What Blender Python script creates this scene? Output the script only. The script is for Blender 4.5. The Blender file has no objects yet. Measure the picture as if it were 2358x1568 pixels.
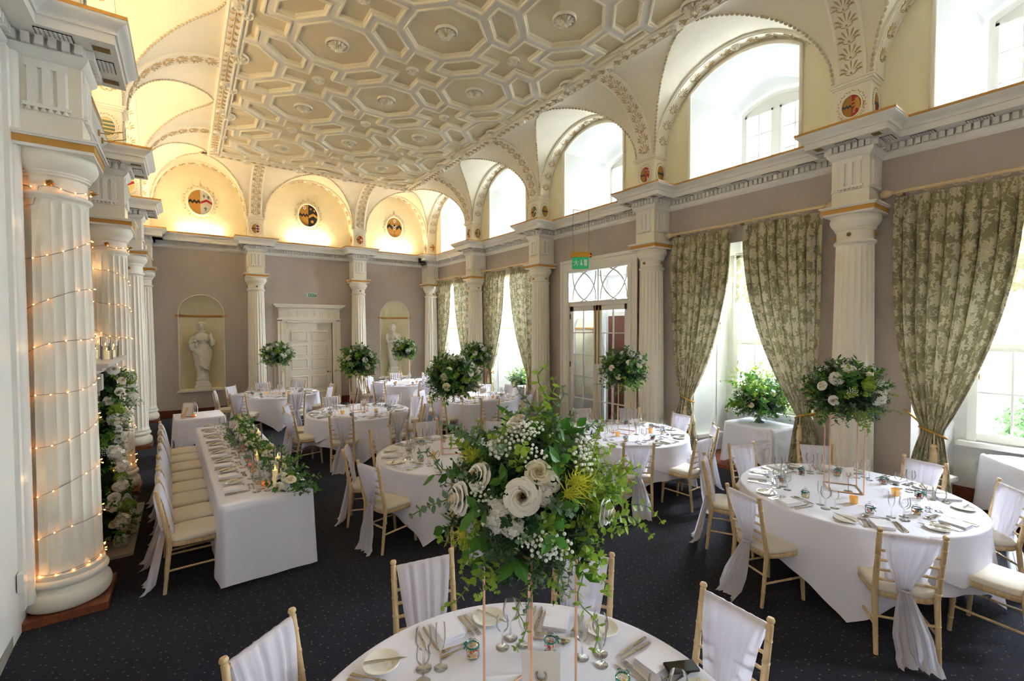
import bpy, bmesh, math, random
from mathutils import Vector, Matrix, geometry
from math import pi, sin, cos, sqrt, radians, atan2, hypot

sc = bpy.context.scene
COL = sc.collection

# ------------------------------------------------------------------ camera
cam_d = bpy.data.cameras.new('camera')
cam_d.sensor_width = 36.0
cam_d.lens = 1045.05 / 2358 * 36.0
cam_d.clip_start = 0.05
cam_d.clip_end = 200
cam = bpy.data.objects.new('camera', cam_d)
COL.objects.link(cam)
_ya, _pi, _ro = radians(35.7638), radians(-1.6322), radians(-0.1503)
_f = Vector((sin(_ya) * cos(_pi), cos(_ya) * cos(_pi), sin(_pi)))
_r = Vector((cos(_ya), -sin(_ya), 0))
_u = _r.cross(_f)
_r2 = _r * cos(_ro) + _u * sin(_ro)
_u2 = -_r * sin(_ro) + _u * cos(_ro)
cam.matrix_world = Matrix(((_r2.x, _u2.x, -_f.x, 0), (_r2.y, _u2.y, -_f.y, 0), (_r2.z, _u2.z, -_f.z, 2.35), (0, 0, 0, 1)))
sc.camera = cam

# ------------------------------------------------------------------ world, exposure
SKY = 0.7
w = bpy.data.worlds.new('sky')
sc.world = w
w.use_nodes = True
_bg = w.node_tree.nodes['Background']
_bg.inputs[0].default_value = (0.80, 0.90, 1.0, 1)
_bg.inputs[1].default_value = SKY
vs = sc.view_settings
vs.view_transform = 'Standard'
vs.look = 'None'
vs.gamma = 1.0
vs.use_curve_mapping = False
vs.exposure = 2.82
try:
    cy = sc.cycles
    cy.max_bounces = 7
    cy.diffuse_bounces = 4
    cy.glossy_bounces = 2
    cy.use_adaptive_sampling = True
    cy.adaptive_threshold = 0.14
    cy.adaptive_min_samples = 12
    cy.transmission_bounces = 2
    cy.transparent_max_bounces = 8
    cy.caustics_reflective = False
    cy.light_sampling_threshold = 0.04
    cy.caustics_refractive = False
    cy.sample_clamp_indirect = 6.0
    cy.sample_clamp_direct = 0.0
    cy.use_denoising = True
except Exception:
    pass


def area_light(name, loc, direction, sx, sy, power, col, portal=False, parent=None, spread=180):
    d = bpy.data.lights.new(name, 'AREA')
    d.shape = 'RECTANGLE'
    d.size, d.size_y = sx, sy
    d.energy = power
    d.color = col
    d.spread = radians(spread)
    if portal:
        d.cycles.is_portal = True
    o = bpy.data.objects.new(name, d)
    o.location = loc
    o.rotation_euler = Vector(direction).to_track_quat('-Z', 'Y').to_euler()
    COL.objects.link(o)
    if parent:
        o.parent = parent
        o.matrix_parent_inverse = Matrix.Identity(4)
    return o


# ------------------------------------------------------------------ room dimensions (metres)
XW, XLW, YW, YB = 7.25, -1.10, 14.85, -4.60      # inner wall planes
RC = [14.575, 11.58, 8.53, 5.31, 2.18, -0.95, -4.08]     # columns along the long walls (y)
FC = [-0.85, 1.64, 4.49, 7.0]                     # columns along the far wall (x)
XCR, XCL, YCF = 7.0, -0.85, 14.575                # column axis lines
HB = 0.20                                         # half width of blocks and piers
LR, LL, LF = 7.10, -0.95, 14.70                   # lunette wall planes
PR, PL, PF = 6.80, -0.65, 14.375                  # pier / block front planes
ZL, ZS, ZC = 4.83, 5.42, 6.53                     # ledge, springing, ceiling
CX0, CX1, CY1 = 0.73, 5.47, 13.0                  # coffered field
UN = 1.185
BO = 0.21                                         # border width
EX0, EX1, EY1 = CX0 - BO, CX1 + BO, CY1 + 0.2     # ceiling edge
XG = 8.30                                         # plane of the windows
CY0 = CY1 - 13 * UN

# area lamps added outside every window, standing in for overcast sky
LOWER, UPPER = 24.0, 3.7
for _i in range(6):
    _m = (RC[_i] + RC[_i + 1]) / 2
    _w, _h = (1.9, 2.1) if _i != 2 else (1.1, .17)     # door-bay lamp cut small so the fanlight does not burn out
    area_light('sky_light', (8.85, _m, 3.42), (-1, 0, -.30), _w, _h, LOWER * pi * _w * _h, (.80, .88, 1.0))
    area_light('sky_light', (XG + .45, _m, 5.85), (-1, 0, -.15), 1.5, 1.9, UPPER * pi * 1.5 * 1.9, (.82, .91, 1.0))


# ------------------------------------------------------------------ mesh builder
class MB:
    def __init__(s):
        s.v, s.f, s.m, s.mi = [], [], [], 0
        s.uv = None

    def add(s, vs_, fs, M=None):
        b = len(s.v)
        if M is None:
            s.v.extend(vs_)
        else:
            s.v.extend([tuple(M @ Vector(p)) for p in vs_])
        for f in fs:
            s.f.append([i + b for i in f])
            s.m.append(s.mi)
        return s

    def merge(s, o, M=None, mi=None):
        b = len(s.v)
        s.v.extend(o.v if M is None else [tuple(M @ Vector(p)) for p in o.v])
        s.f.extend([[i + b for i in f] for f in o.f])
        s.m.extend(o.m if mi is None else [mi] * len(o.f))
        return s

    def box(s, x0, x1, y0, y1, z0, z1, M=None):
        return s.add([(x0, y0, z0), (x1, y0, z0), (x1, y1, z0), (x0, y1, z0), (x0, y0, z1), (x1, y0, z1), (x1, y1, z1), (x0, y1, z1)],
                     [(0, 3, 2, 1), (4, 5, 6, 7), (0, 1, 5, 4), (1, 2, 6, 5), (2, 3, 7, 6), (3, 0, 4, 7)], M)

    def cbox(s, c, d, M=None):
        return s.box(c[0] - d[0] / 2, c[0] + d[0] / 2, c[1] - d[1] / 2, c[1] + d[1] / 2, c[2] - d[2] / 2, c[2] + d[2] / 2, M)

    def grid(s, fn, nu, nv, wrap=False, M=None, flip=False):
        vs_, fs = [], []
        for j in range(nv + 1):
            for i in range(nu if wrap else nu + 1):
                vs_.append(tuple(fn(i / nu, j / nv)))
        W = nu if wrap else nu + 1
        for j in range(nv):
            for i in range(nu):
                a, b = j * W + i, j * W + (i + 1) % W
                q = (a, b, b + W, a + W)
                fs.append(q[::-1] if flip else q)
        return s.add(vs_, fs, M)

    def lathe(s, prof, n=24, M=None, cap=True):
        vs_, fs = [], []
        k = len(prof)
        for r, z in prof:
            for i in range(n):
                a = 2 * pi * i / n
                vs_.append((r * cos(a), r * sin(a), z))
        for j in range(k - 1):
            for i in range(n):
                a, b = j * n + i, j * n + (i + 1) % n
                fs.append((a, b, b + n, a + n))
        if cap:
            if prof[0][0] > 1e-4:
                fs.append(list(range(n))[::-1])
            if prof[-1][0] > 1e-4:
                fs.append([(k - 1) * n + i for i in range(n)])
        return s.add(vs_, fs, M)

    def tube(s, pts, r, n=8, closed=False, cap=True, M=None, up=None):
        P = [Vector(p) for p in pts]
        k = len(P)
        rad = r if isinstance(r, (list, tuple)) else [r] * k
        vs_, fs = [], []
        t = None
        nrm = None
        for i in range(k):
            if closed:
                d = P[(i + 1) % k] - P[i - 1]
            else:
                d = P[min(i + 1, k - 1)] - P[max(i - 1, 0)]
            if d.length < 1e-9:
                d = t or Vector((0, 0, 1))
            t = d.normalized()
            if nrm is None:
                a = Vector((0, 0, 1)) if abs(t.z) < .9 else Vector((1, 0, 0))
                nrm = t.cross(a).normalized()
            else:
                nrm = (nrm - t * nrm.dot(t))
                nrm = nrm.normalized() if nrm.length > 1e-6 else t.orthogonal().normalized()
            b = t.cross(nrm)
            for q in range(n):
                a = 2 * pi * q / n
                vs_.append(tuple(P[i] + (nrm * cos(a) + b * sin(a)) * rad[i]))
        for i in range(k if closed else k - 1):
            for q in range(n):
                a, b2 = i * n + q, i * n + (q + 1) % n
                c, d2 = ((i + 1) % k) * n + (q + 1) % n, ((i + 1) % k) * n + q
                fs.append((a, b2, c, d2))
        if cap and not closed:
            fs.append(list(range(n))[::-1])
            fs.append([(k - 1) * n + q for q in range(n)])
        return s.add(vs_, fs, M)

    def ell(s, c, rx, ry, rz, nu=10, nv=6, M=None):
        pr = []
        vs_, fs = [], []
        vs_.append((c[0], c[1], c[2] - rz))
        for j in range(1, nv):
            t = -pi / 2 + pi * j / nv
            for i in range(nu):
                a = 2 * pi * i / nu
                vs_.append((c[0] + rx * cos(t) * cos(a), c[1] + ry * cos(t) * sin(a), c[2] + rz * sin(t)))
        vs_.append((c[0], c[1], c[2] + rz))
        for i in range(nu):
            fs.append((0, 1 + (i + 1) % nu, 1 + i))
        for j in range(nv - 2):
            for i in range(nu):
                a, b = 1 + j * nu + i, 1 + j * nu + (i + 1) % nu
                fs.append((a, b, b + nu, a + nu))
        L = len(vs_) - 1
        o = 1 + (nv - 2) * nu
        for i in range(nu):
            fs.append((L, o + i, o + (i + 1) % nu))
        return s.add(vs_, fs, M)

    def prism(s, poly, h, M=None, base=0.0):
        """2-D polygon (x,y) extruded from z=base to z=base+h."""
        n = len(poly)
        vs_ = [(p[0], p[1], base) for p in poly] + [(p[0], p[1], base + h) for p in poly]
        fs = [list(range(n))[::-1], list(range(n, 2 * n))]
        for i in range(n):
            fs.append((i, (i + 1) % n, (i + 1) % n + n, i + n))
        return s.add(vs_, fs, M)

    def mesh(s, name, mats, smooth=None):
        me = bpy.data.meshes.new(name)
        me.from_pydata(s.v, [], s.f)
        if not isinstance(mats, (list, tuple)):
            mats = [mats]
        for m in mats:
            me.materials.append(m)
        if len(mats) > 1:
            me.polygons.foreach_set('material_index', [min(i, len(mats) - 1) for i in s.m])
        if smooth is not None:
            me.polygons.foreach_set('use_smooth', [True] * len(me.polygons))
            if smooth < 179:
                me.set_sharp_from_angle(angle=radians(smooth))
        if s.uv is not None:
            l = me.uv_layers.new(name='UVMap')
            for lp in me.loops:
                l.data[lp.index].uv = s.uv[lp.vertex_index]
        me.update()
        return me

    def build(s, name, mats, parent=None, smooth=None, loc=None, M=None):
        return link(name, s.mesh(name, mats, smooth), parent, loc, M)


def link(name, me, parent=None, loc=None, M=None):
    o = bpy.data.objects.new(name, me)
    COL.objects.link(o)
    if parent is not None:
        o.parent = parent
    if M is not None:
        o.matrix_local = M
    elif loc is not None:
        o.location = loc
    return o


def tag(o, label=None, cat=None, group=None, kind=None):
    if label:
        o['label'] = label
    if cat:
        o['category'] = cat
    if group:
        o['group'] = group
    if kind:
        o['kind'] = kind
    return o


def empty(name, loc=(0, 0, 0), rz=0.0, label=None, cat=None, group=None, kind=None):
    o = bpy.data.objects.new(name, None)
    COL.objects.link(o)
    o.location = loc
    o.rotation_euler = (0, 0, rz)
    return tag(o, label, cat, group, kind)


CH = {}


def kids(o):
    return [c for c in o.children]


def dup(o, parent=None):
    c = o.copy()
    COL.objects.link(c)
    if parent is not None:
        c.parent = parent
    for k in kids(o):
        dup(k, c)
    return c


def T(x=0, y=0, z=0):
    return Matrix.Translation((x, y, z))


def RZ(a):
    return Matrix.Rotation(a, 4, 'Z')


def RX(a):
    return Matrix.Rotation(a, 4, 'X')


def RY(a):
    return Matrix.Rotation(a, 4, 'Y')


def S(x, y=None, z=None):
    y = x if y is None else y
    z = x if z is None else z
    return Matrix.Diagonal((x, y, z, 1))


def frame(o, xd, yd, zd):
    xd, yd, zd, o = Vector(xd), Vector(yd), Vector(zd), Vector(o)
    return Matrix(((xd.x, yd.x, zd.x, o.x), (xd.y, yd.y, zd.y, o.y), (xd.z, yd.z, zd.z, o.z), (0, 0, 0, 1)))


def aim(o, zdir, roll=0.0):
    """matrix at o whose +Z points along zdir"""
    q = Vector(zdir).to_track_quat('Z', 'Y').to_matrix().to_4x4()
    return Matrix.Translation(o) @ q @ RZ(roll)


# ------------------------------------------------------------------ materials
def lin(c):
    return tuple(((x / 255 + .055) / 1.055) ** 2.4 if x / 255 > .04045 else x / 255 / 12.92 for x in c)


MT = {}


def mat(name, rgb, rough=.6, metal=0.0, spec=.35, bump=0.0, bscale=40.0, var=0.0, vscale=3.0, rand=0.0, sheen=0.0, trans=0.0, emit=None):
    """principled procedural material; rgb is sRGB 0-255"""
    m = bpy.data.materials.new(name)
    m.use_nodes = True
    nt = m.node_tree
    N, L = nt.nodes, nt.links
    p = N['Principled BSDF']
    c = lin(rgb)
    p.inputs['Base Color'].default_value = (*c, 1)
    p.inputs['Roughness'].default_value = rough
    p.inputs['Metallic'].default_value = metal
    p.inputs['Specular IOR Level'].default_value = spec
    if sheen:
        p.inputs['Sheen Weight'].default_value = sheen
    tc = N.new('ShaderNodeTexCoord')
    last = None
    if var or rand:
        hs = N.new('ShaderNodeHueSaturation')
        hs.inputs['Color'].default_value = (*c, 1)
        val = None
        if var:
            nz = N.new('ShaderNodeTexNoise')
            nz.inputs['Scale'].default_value = vscale
            nz.inputs['Detail'].default_value = 2
            L.new(tc.outputs['Object'], nz.inputs['Vector'])
            mr = N.new('ShaderNodeMapRange')
            mr.inputs[1].default_value = .3
            mr.inputs[2].default_value = .7
            mr.inputs[3].default_value = 1 - var
            mr.inputs[4].default_value = 1 + var
            L.new(nz.outputs['Fac'], mr.inputs[0])
            val = mr.outputs[0]
        if rand:
            oi = N.new('ShaderNodeObjectInfo')
            mr2 = N.new('ShaderNodeMapRange')
            mr2.inputs[3].default_value = 1 - rand
            mr2.inputs[4].default_value = 1 + rand
            L.new(oi.outputs['Random'], mr2.inputs[0])
            if val is None:
                val = mr2.outputs[0]
            else:
                mu = N.new('ShaderNodeMath')
                mu.operation = 'MULTIPLY'
                L.new(val, mu.inputs[0])
                L.new(mr2.outputs[0], mu.inputs[1])
                val = mu.outputs[0]
        L.new(val, hs.inputs['Value'])
        L.new(hs.outputs[0], p.inputs['Base Color'])
        last = hs.outputs[0]
    if bump:
        nb = N.new('ShaderNodeTexNoise')
        nb.inputs['Scale'].default_value = bscale
        nb.inputs['Detail'].default_value = 1
        L.new(tc.outputs['Object'], nb.inputs['Vector'])
        b = N.new('ShaderNodeBump')
        b.inputs['Strength'].default_value = bump
        b.inputs['Distance'].default_value = .01
        L.new(nb.outputs['Fac'], b.inputs['Height'])
        L.new(b.outputs[0], p.inputs['Normal'])
    if trans:
        t = N.new('ShaderNodeBsdfTranslucent')
        t.inputs[0].default_value = (*c, 1)
        if last:
            L.new(last, t.inputs[0])
        mx = N.new('ShaderNodeMixShader')
        mx.inputs[0].default_value = trans
        L.new(p.outputs[0], mx.inputs[1])
        L.new(t.outputs[0], mx.inputs[2])
        L.new(mx.outputs[0], N['Material Output'].inputs[0])
    if emit:
        p.inputs['Emission Color'].default_value = (*lin(emit[0]), 1)
        p.inputs['Emission Strength'].default_value = emit[1]
        m.cycles.emission_sampling = 'NONE'
    MT[name] = m
    return m


def thin_glass(name, tint=(255, 255, 255), refl=.95, base=.06):
    m = bpy.data.materials.new(name)
    m.use_nodes = True
    nt = m.node_tree
    N, L = nt.nodes, nt.links
    N.remove(N['Principled BSDF'])
    tr = N.new('ShaderNodeBsdfTransparent')
    tr.inputs[0].default_value = (*lin(tint), 1)
    gl = N.new('ShaderNodeBsdfGlossy')
    gl.inputs['Roughness'].default_value = .03
    gl.inputs[0].default_value = (refl, refl, refl, 1)
    lw = N.new('ShaderNodeLayerWeight')
    lw.inputs[0].default_value = .22
    mr = N.new('ShaderNodeMapRange')
    mr.inputs[3].default_value = base
    mr.inputs[4].default_value = .8
    L.new(lw.outputs['Fresnel'], mr.inputs[0])
    mx = N.new('ShaderNodeMixShader')
    L.new(mr.outputs[0], mx.inputs[0])
    L.new(tr.outputs[0], mx.inputs[1])
    L.new(gl.outputs[0], mx.inputs[2])
    L.new(mx.outputs[0], N['Material Output'].inputs[0])
    MT[name] = m
    return m


def wood(name, c1, c2, scale=6.0, rough=.5, axis=2, stretch=14.0):
    m = bpy.data.materials.new(name)
    m.use_nodes = True
    nt = m.node_tree
    N, L = nt.nodes, nt.links
    p = N['Principled BSDF']
    p.inputs['Roughness'].default_value = rough
    p.inputs['Specular IOR Level'].default_value = .35
    tc = N.new('ShaderNodeTexCoord')
    mp = N.new('ShaderNodeMapping')
    sc_ = [scale * stretch / 2] * 3
    sc_[axis] = scale / 3
    mp.inputs['Scale'].default_value = sc_
    nz = N.new('ShaderNodeTexNoise')
    nz.inputs['Scale'].default_value = 1.0
    nz.inputs['Detail'].default_value = 6
    cr = N.new('ShaderNodeValToRGB')
    cr.color_ramp.elements[0].position = .3
    cr.color_ramp.elements[1].position = .7
    cr.color_ramp.elements[0].color = (*lin(c1), 1)
    cr.color_ramp.elements[1].color = (*lin(c2), 1)
    L.new(tc.outputs['Object'], mp.inputs[0])
    L.new(mp.outputs[0], nz.inputs['Vector'])
    L.new(nz.outputs['Fac'], cr.inputs[0])
    L.new(cr.outputs[0], p.inputs['Base Color'])
    MT[name] = m
    return m


mat('white_paint', (238, 235, 226), .45)
mat('column_paint', (240, 233, 215), .45)
mat('vault_plaster', (244, 234, 210), .8, var=.02)
mat('lunette_plaster', (246, 237, 204), .8, var=.03)
mat('reveal_plaster', (232, 231, 228), .8)
mat('ornament_plaster', (246, 238, 218), .65)
mat('ornament_gilt', (206, 176, 124), .6)
mat('bead_plaster', (214, 198, 164), .7)
mat('coffer_panel', (226, 209, 174), .8, var=.03)
mat('coffer_rib', (232, 225, 210), .75)
mat('coffer_moulding', (246, 236, 208), .7)
mat('wall_taupe', (190, 177, 167), .85, bump=.25, bscale=60, var=.04, vscale=2)
mat('gilt', (205, 152, 72), .55)
mat('gold_metal', (196, 150, 70), .35, metal=.7)
mat('brass', (190, 150, 80), .3, metal=.9)
mat('grille_dark', (40, 38, 36), .9)
mat('grille_ochre', (150, 118, 66), .8, bump=.8, bscale=90)
wood('brown_wood', (92, 44, 24), (124, 64, 38), 5, .45, 0)
wood('plinth_wood', (110, 60, 36), (138, 80, 50), 5, .45, 0)
wood('lime_wood', (196, 164, 118), (222, 196, 152), 8, .45, 2)
wood('pole_wood', (214, 186, 140), (230, 206, 164), 8, .45, 1)
wood('easel_wood', (96, 52, 30), (130, 74, 44), 6, .5, 2)
mat('seat_fabric', (226, 217, 201), .9)
mat('linen', (236, 235, 246), .85, spec=.15)
mat('napkin', (240, 239, 248), .85, spec=.15)
mat('black_metal', (14, 14, 15), .5)
mat('porcelain', (240, 236, 224), .2, spec=.5)
mat('steel', (196, 186, 168), .22, metal=.9)
mat('rose_gold', (236, 188, 156), .28, metal=.6)
mat('ribbon_teal', (10, 132, 124), .45)
mat('kraft', (222, 198, 158), .8)
mat('card', (244, 238, 230), .8)
mat('candle_wax', (244, 232, 196), .6, emit=((255, 220, 150), .05))
mat('flame', (255, 200, 90), .5, emit=((255, 190, 80), 4))
mat('candle_glow', (250, 190, 110), .4, emit=((255, 170, 80), .15))
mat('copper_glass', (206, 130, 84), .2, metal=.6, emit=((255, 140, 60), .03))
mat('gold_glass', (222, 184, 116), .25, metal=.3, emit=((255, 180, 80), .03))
mat('marble', (214, 208, 200), .35, var=.06, vscale=4)
mat('statue_stone', (226, 222, 208), .75, bump=.2, bscale=25)
mat('black_plastic', (16, 16, 17), .3)
mat('phone_glass', (14, 14, 13), .06, spec=.6)
mat('exit_green', (28, 122, 84), .5)
mat('exit_lit', (46, 158, 104), .5, emit=((40, 160, 100), .06))
mat('exit_white', (236, 244, 238), .6)
mat('exit_lamp', (214, 164, 52), .5)
mat('red_lamp', (200, 30, 20), .4, emit=((255, 40, 20), 3))
mat('stone', (150, 142, 132), .8, bump=.4, bscale=30, var=.12)
mat('radiator', (240, 240, 238), .4)
mat('socket', (240, 238, 234), .4)
mat('wire_grey', (150, 142, 128), .6)
mat('bulb', (255, 214, 140), .4, emit=((255, 160, 70), 3))
mat('uplight_tube', (255, 214, 150), .4, emit=((255, 190, 110), 1.2))
mat('urn', (120, 122, 132), .6, bump=.3, bscale=60)
thin_glass('glass')
thin_glass('window_glass', (250, 252, 252), base=.02)

mat('petal_white', (249, 246, 237), .6, spec=.2, trans=.1)
mat('petal_heart', (242, 226, 190), .6, spec=.2, trans=.12)  # cream heart of the rose, with the cavity's shade put into it
mat('petal_cream', (244, 234, 204), .6, spec=.2, trans=.12)
mat('berry_white', (246, 246, 236), .5)
mat('spider_yellow', (214, 214, 74), .6, trans=.3)
mat('bud_pink', (238, 214, 196), .6)
mat('leaf_lime', (152, 182, 66), .5, rand=.18, trans=.35)
mat('leaf_green', (78, 130, 50), .45, rand=.2, trans=.3)
mat('leaf_dark', (44, 84, 38), .35, rand=.25, trans=.18)
mat('leaf_grey', (122, 148, 118), .6, rand=.15, trans=.25)
mat('stem_green', (96, 128, 60), .6)
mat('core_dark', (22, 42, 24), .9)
mat('tree_leaf', (112, 150, 92), .7, rand=.2, trans=.3)
mat('lawn', (196, 192, 182), .95, var=.2, vscale=1.5)
for _n, _c in dict(h_ochre=(176, 130, 58), h_black=(38, 36, 36), h_red=(168, 34, 42), h_white=(226, 222, 214), h_silver=(196, 190, 182), h_teal=(70, 112, 112),
                   h_gold=(196, 150, 72), h_green=(116, 128, 100), h_cream=(228, 208, 150), h_blue=(52, 60, 84)).items():
    mat(_n, _c, .6)
for _n, _c in dict(sweet_pink=(232, 160, 176), sweet_yellow=(236, 210, 110), sweet_peach=(238, 200, 160), sweet_red=(176, 60, 80), sweet_orange=(222, 110, 40), sweet_dark=(60, 44, 50)).items():
    mat(_n, _c, .6)


def chiffon():
    m = bpy.data.materials.new('chiffon')
    m.use_nodes = True
    nt = m.node_tree
    N, L = nt.nodes, nt.links
    N.remove(N['Principled BSDF'])
    d = N.new('ShaderNodeBsdfDiffuse')
    d.inputs[0].default_value = (*lin((240, 238, 248)), 1)
    t = N.new('ShaderNodeBsdfTranslucent')
    t.inputs[0].default_value = (*lin((240, 238, 248)), 1)
    tr = N.new('ShaderNodeBsdfTransparent')
    m1, m2 = N.new('ShaderNodeMixShader'), N.new('ShaderNodeMixShader')
    m1.inputs[0].default_value = .42
    m2.inputs[0].default_value = .10
    L.new(d.outputs[0], m1.inputs[1])
    L.new(t.outputs[0], m1.inputs[2])
    L.new(m1.outputs[0], m2.inputs[1])
    L.new(tr.outputs[0], m2.inputs[2])
    L.new(m2.outputs[0], N['Material Output'].inputs[0])
    MT['chiffon'] = m


chiffon()


def carpet():
    m = bpy.data.materials.new('carpet')
    m.use_nodes = True
    nt = m.node_tree
    N, L = nt.nodes, nt.links
    p = N['Principled BSDF']
    p.inputs['Roughness'].default_value = .95
    p.inputs['Specular IOR Level'].default_value = .1
    p.inputs['Sheen Weight'].default_value = .1
    tc = N.new('ShaderNodeTexCoord')
    vo = N.new('ShaderNodeTexVoronoi')
    vo.voronoi_dimensions = '2D'
    vo.inputs['Scale'].default_value = 12
    vo.inputs['Randomness'].default_value = .8
    L.new(tc.outputs['Object'], vo.inputs['Vector'])
    lt = N.new('ShaderNodeMath')
    lt.operation = 'LESS_THAN'
    lt.inputs[1].default_value = .075
    L.new(vo.outputs['Distance'], lt.inputs[0])
    nz = N.new('ShaderNodeTexNoise')
    nz.inputs['Scale'].default_value = 2.5
    nz.inputs['Detail'].default_value = 8
    L.new(tc.outputs['Object'], nz.inputs['Vector'])
    cr = N.new('ShaderNodeValToRGB')
    cr.color_ramp.elements[0].color = (*lin((12, 12, 18)), 1)
    cr.color_ramp.elements[1].color = (*lin((24, 25, 42)), 1)
    L.new(nz.outputs['Fac'], cr.inputs[0])
    mx = N.new('ShaderNodeMix')
    mx.data_type = 'RGBA'
    mx.inputs['B'].default_value = (*lin((104, 84, 64)), 1)
    L.new(lt.outputs[0], mx.inputs['Factor'])
    L.new(cr.outputs[0], mx.inputs['A'])
    L.new(mx.outputs['Result'], p.inputs['Base Color'])
    n2 = N.new('ShaderNodeTexNoise')
    n2.inputs['Scale'].default_value = 160
    L.new(tc.outputs['Object'], n2.inputs['Vector'])
    b = N.new('ShaderNodeBump')
    b.inputs['Strength'].default_value = .5
    b.inputs['Distance'].default_value = .01
    L.new(n2.outputs['Fac'], b.inputs['Height'])
    L.new(b.outputs[0], p.inputs['Normal'])
    MT['carpet'] = m


carpet()


def damask():
    """sage curtain cloth with pale flower heads, leaves and winding stems (UV in metres)"""
    m = bpy.data.materials.new('damask')
    m.use_nodes = True
    nt = m.node_tree
    N, L = nt.nodes, nt.links
    p = N['Principled BSDF']
    p.inputs['Roughness'].default_value = .75
    p.inputs['Specular IOR Level'].default_value = .25

    def math_(op, a, b=None, v=None):
        n = N.new('ShaderNodeMath')
        n.operation = op
        if isinstance(a, (int, float)):
            n.inputs[0].default_value = a
        else:
            L.new(a, n.inputs[0])
        if b is not None:
            if isinstance(b, (int, float)):
                n.inputs[1].default_value = b
            else:
                L.new(b, n.inputs[1])
        return n.outputs[0]

    uv = N.new('ShaderNodeUVMap')
    nz = N.new('ShaderNodeTexNoise')
    nz.noise_dimensions = '2D'
    nz.inputs['Scale'].default_value = 9
    nz.inputs['Detail'].default_value = 2
    L.new(uv.outputs[0], nz.inputs['Vector'])
    wob = N.new('ShaderNodeVectorMath')
    wob.operation = 'MULTIPLY_ADD'
    wob.inputs[1].default_value = (.05, .05, 0)
    L.new(nz.outputs['Color'], wob.inputs[0])
    L.new(uv.outputs[0], wob.inputs[2])

    def flowers(scale, petals, r0, amp, rnd):
        vo = N.new('ShaderNodeTexVoronoi')
        vo.voronoi_dimensions = '2D'
        vo.inputs['Scale'].default_value = scale
        vo.inputs['Randomness'].default_value = rnd
        L.new(wob.outputs[0], vo.inputs['Vector'])
        sub = N.new('ShaderNodeVectorMath')
        sub.operation = 'SUBTRACT'
        sca = N.new('ShaderNodeVectorMath')
        sca.operation = 'SCALE'
        sca.inputs['Scale'].default_value = 1.0
        L.new(vo.outputs['Position'], sca.inputs[0])
        L.new(wob.outputs[0], sub.inputs[0])
        L.new(sca.outputs[0], sub.inputs[1])
        sx = N.new('ShaderNodeSeparateXYZ')
        L.new(sub.outputs[0], sx.inputs[0])
        ang = math_('ARCTAN2', sx.outputs[1], sx.outputs[0])
        rr = vo.outputs['Distance']
        pet = math_('ABSOLUTE', math_('SINE', math_('MULTIPLY', ang, petals)))
        lim = math_('ADD', math_('MULTIPLY', pet, amp), r0)
        inside = math_('LESS_THAN', rr, lim)
        # gaps between petals and rings show the ground
        veins = math_('GREATER_THAN', math_('ABSOLUTE', math_('SINE', math_('ADD', math_('MULTIPLY', ang, petals * 2), math_('MULTIPLY', rr, 16)))), .38)
        return math_('MULTIPLY', inside, veins)

    big = flowers(4.4, 3.5, .20, .17, .6)
    leaf = flowers(9.0, 1.0, .06, .30, .9)
    wv = N.new('ShaderNodeTexNoise')
    wv.noise_dimensions = '2D'
    wv.inputs['Scale'].default_value = 9
    wv.inputs['Detail'].default_value = 1
    L.new(uv.outputs[0], wv.inputs['Vector'])
    vine = math_('LESS_THAN', math_('ABSOLUTE', math_('SUBTRACT', wv.outputs['Fac'], .5)), .016)
    allm = math_('MAXIMUM', math_('MAXIMUM', big, leaf), vine)
    mx = N.new('ShaderNodeMix')
    mx.data_type = 'RGBA'
    mx.inputs['A'].default_value = (*lin((138, 132, 100)), 1)
    mx.inputs['B'].default_value = (*lin((204, 194, 164)), 1)
    L.new(math_('MULTIPLY', allm, .85), mx.inputs['Factor'])
    L.new(mx.outputs['Result'], p.inputs['Base Color'])
    t = N.new('ShaderNodeBsdfTranslucent')
    L.new(mx.outputs['Result'], t.inputs[0])
    ms = N.new('ShaderNodeMixShader')
    ms.inputs[0].default_value = .06
    L.new(p.outputs[0], ms.inputs[1])
    L.new(t.outputs[0], ms.inputs[2])
    L.new(ms.outputs[0], N['Material Output'].inputs[0])
    MT['damask'] = m


damask()
# ================================================================== ROOM SHELL
def in_poly(p, poly):
    x, y = p
    c = False
    n = len(poly)
    for i in range(n):
        x1, y1 = poly[i][0], poly[i][1]
        x2, y2 = poly[(i + 1) % n][0], poly[(i + 1) % n][1]
        if (y1 > y) != (y2 > y) and x < (x2 - x1) * (y - y1) / (y2 - y1) + x1:
            c = not c
    return c


def sheet(outer, holes, to3d, mb=None, flip=False):
    """flat sheet with holes; to3d maps (s,t) to a point"""
    mb = mb or MB()
    vs_, es = [], []
    for poly in [outer] + list(holes):
        b = len(vs_)
        vs_ += [Vector((p[0], p[1])) for p in poly]
        es += [(b + i, b + (i + 1) % len(poly)) for i in range(len(poly))]
    r = geometry.delaunay_2d_cdt(vs_, es, [], 0, 1e-5)
    co, fs = r[0], r[2]
    keep = []
    for f in fs:
        c = sum((co[i] for i in f), Vector((0, 0))) / len(f)
        if in_poly(c, outer) and not any(in_poly(c, h) for h in holes):
            keep.append(list(f)[::-1] if flip else list(f))
    mb.add([tuple(to3d(p.x, p.y)) for p in co], keep)
    return mb


def rect(a0, a1, b0, b1):
    return [(a0, b0), (a1, b0), (a1, b1), (a0, b1)]


def loft(mb, A, B, closed=True):
    n = len(A)
    vs_ = [tuple(p) for p in A] + [tuple(p) for p in B]
    fs = [(i, (i + 1) % n, (i + 1) % n + n, i + n) for i in range(n if closed else n - 1)]
    return mb.add(vs_, fs)


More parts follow.
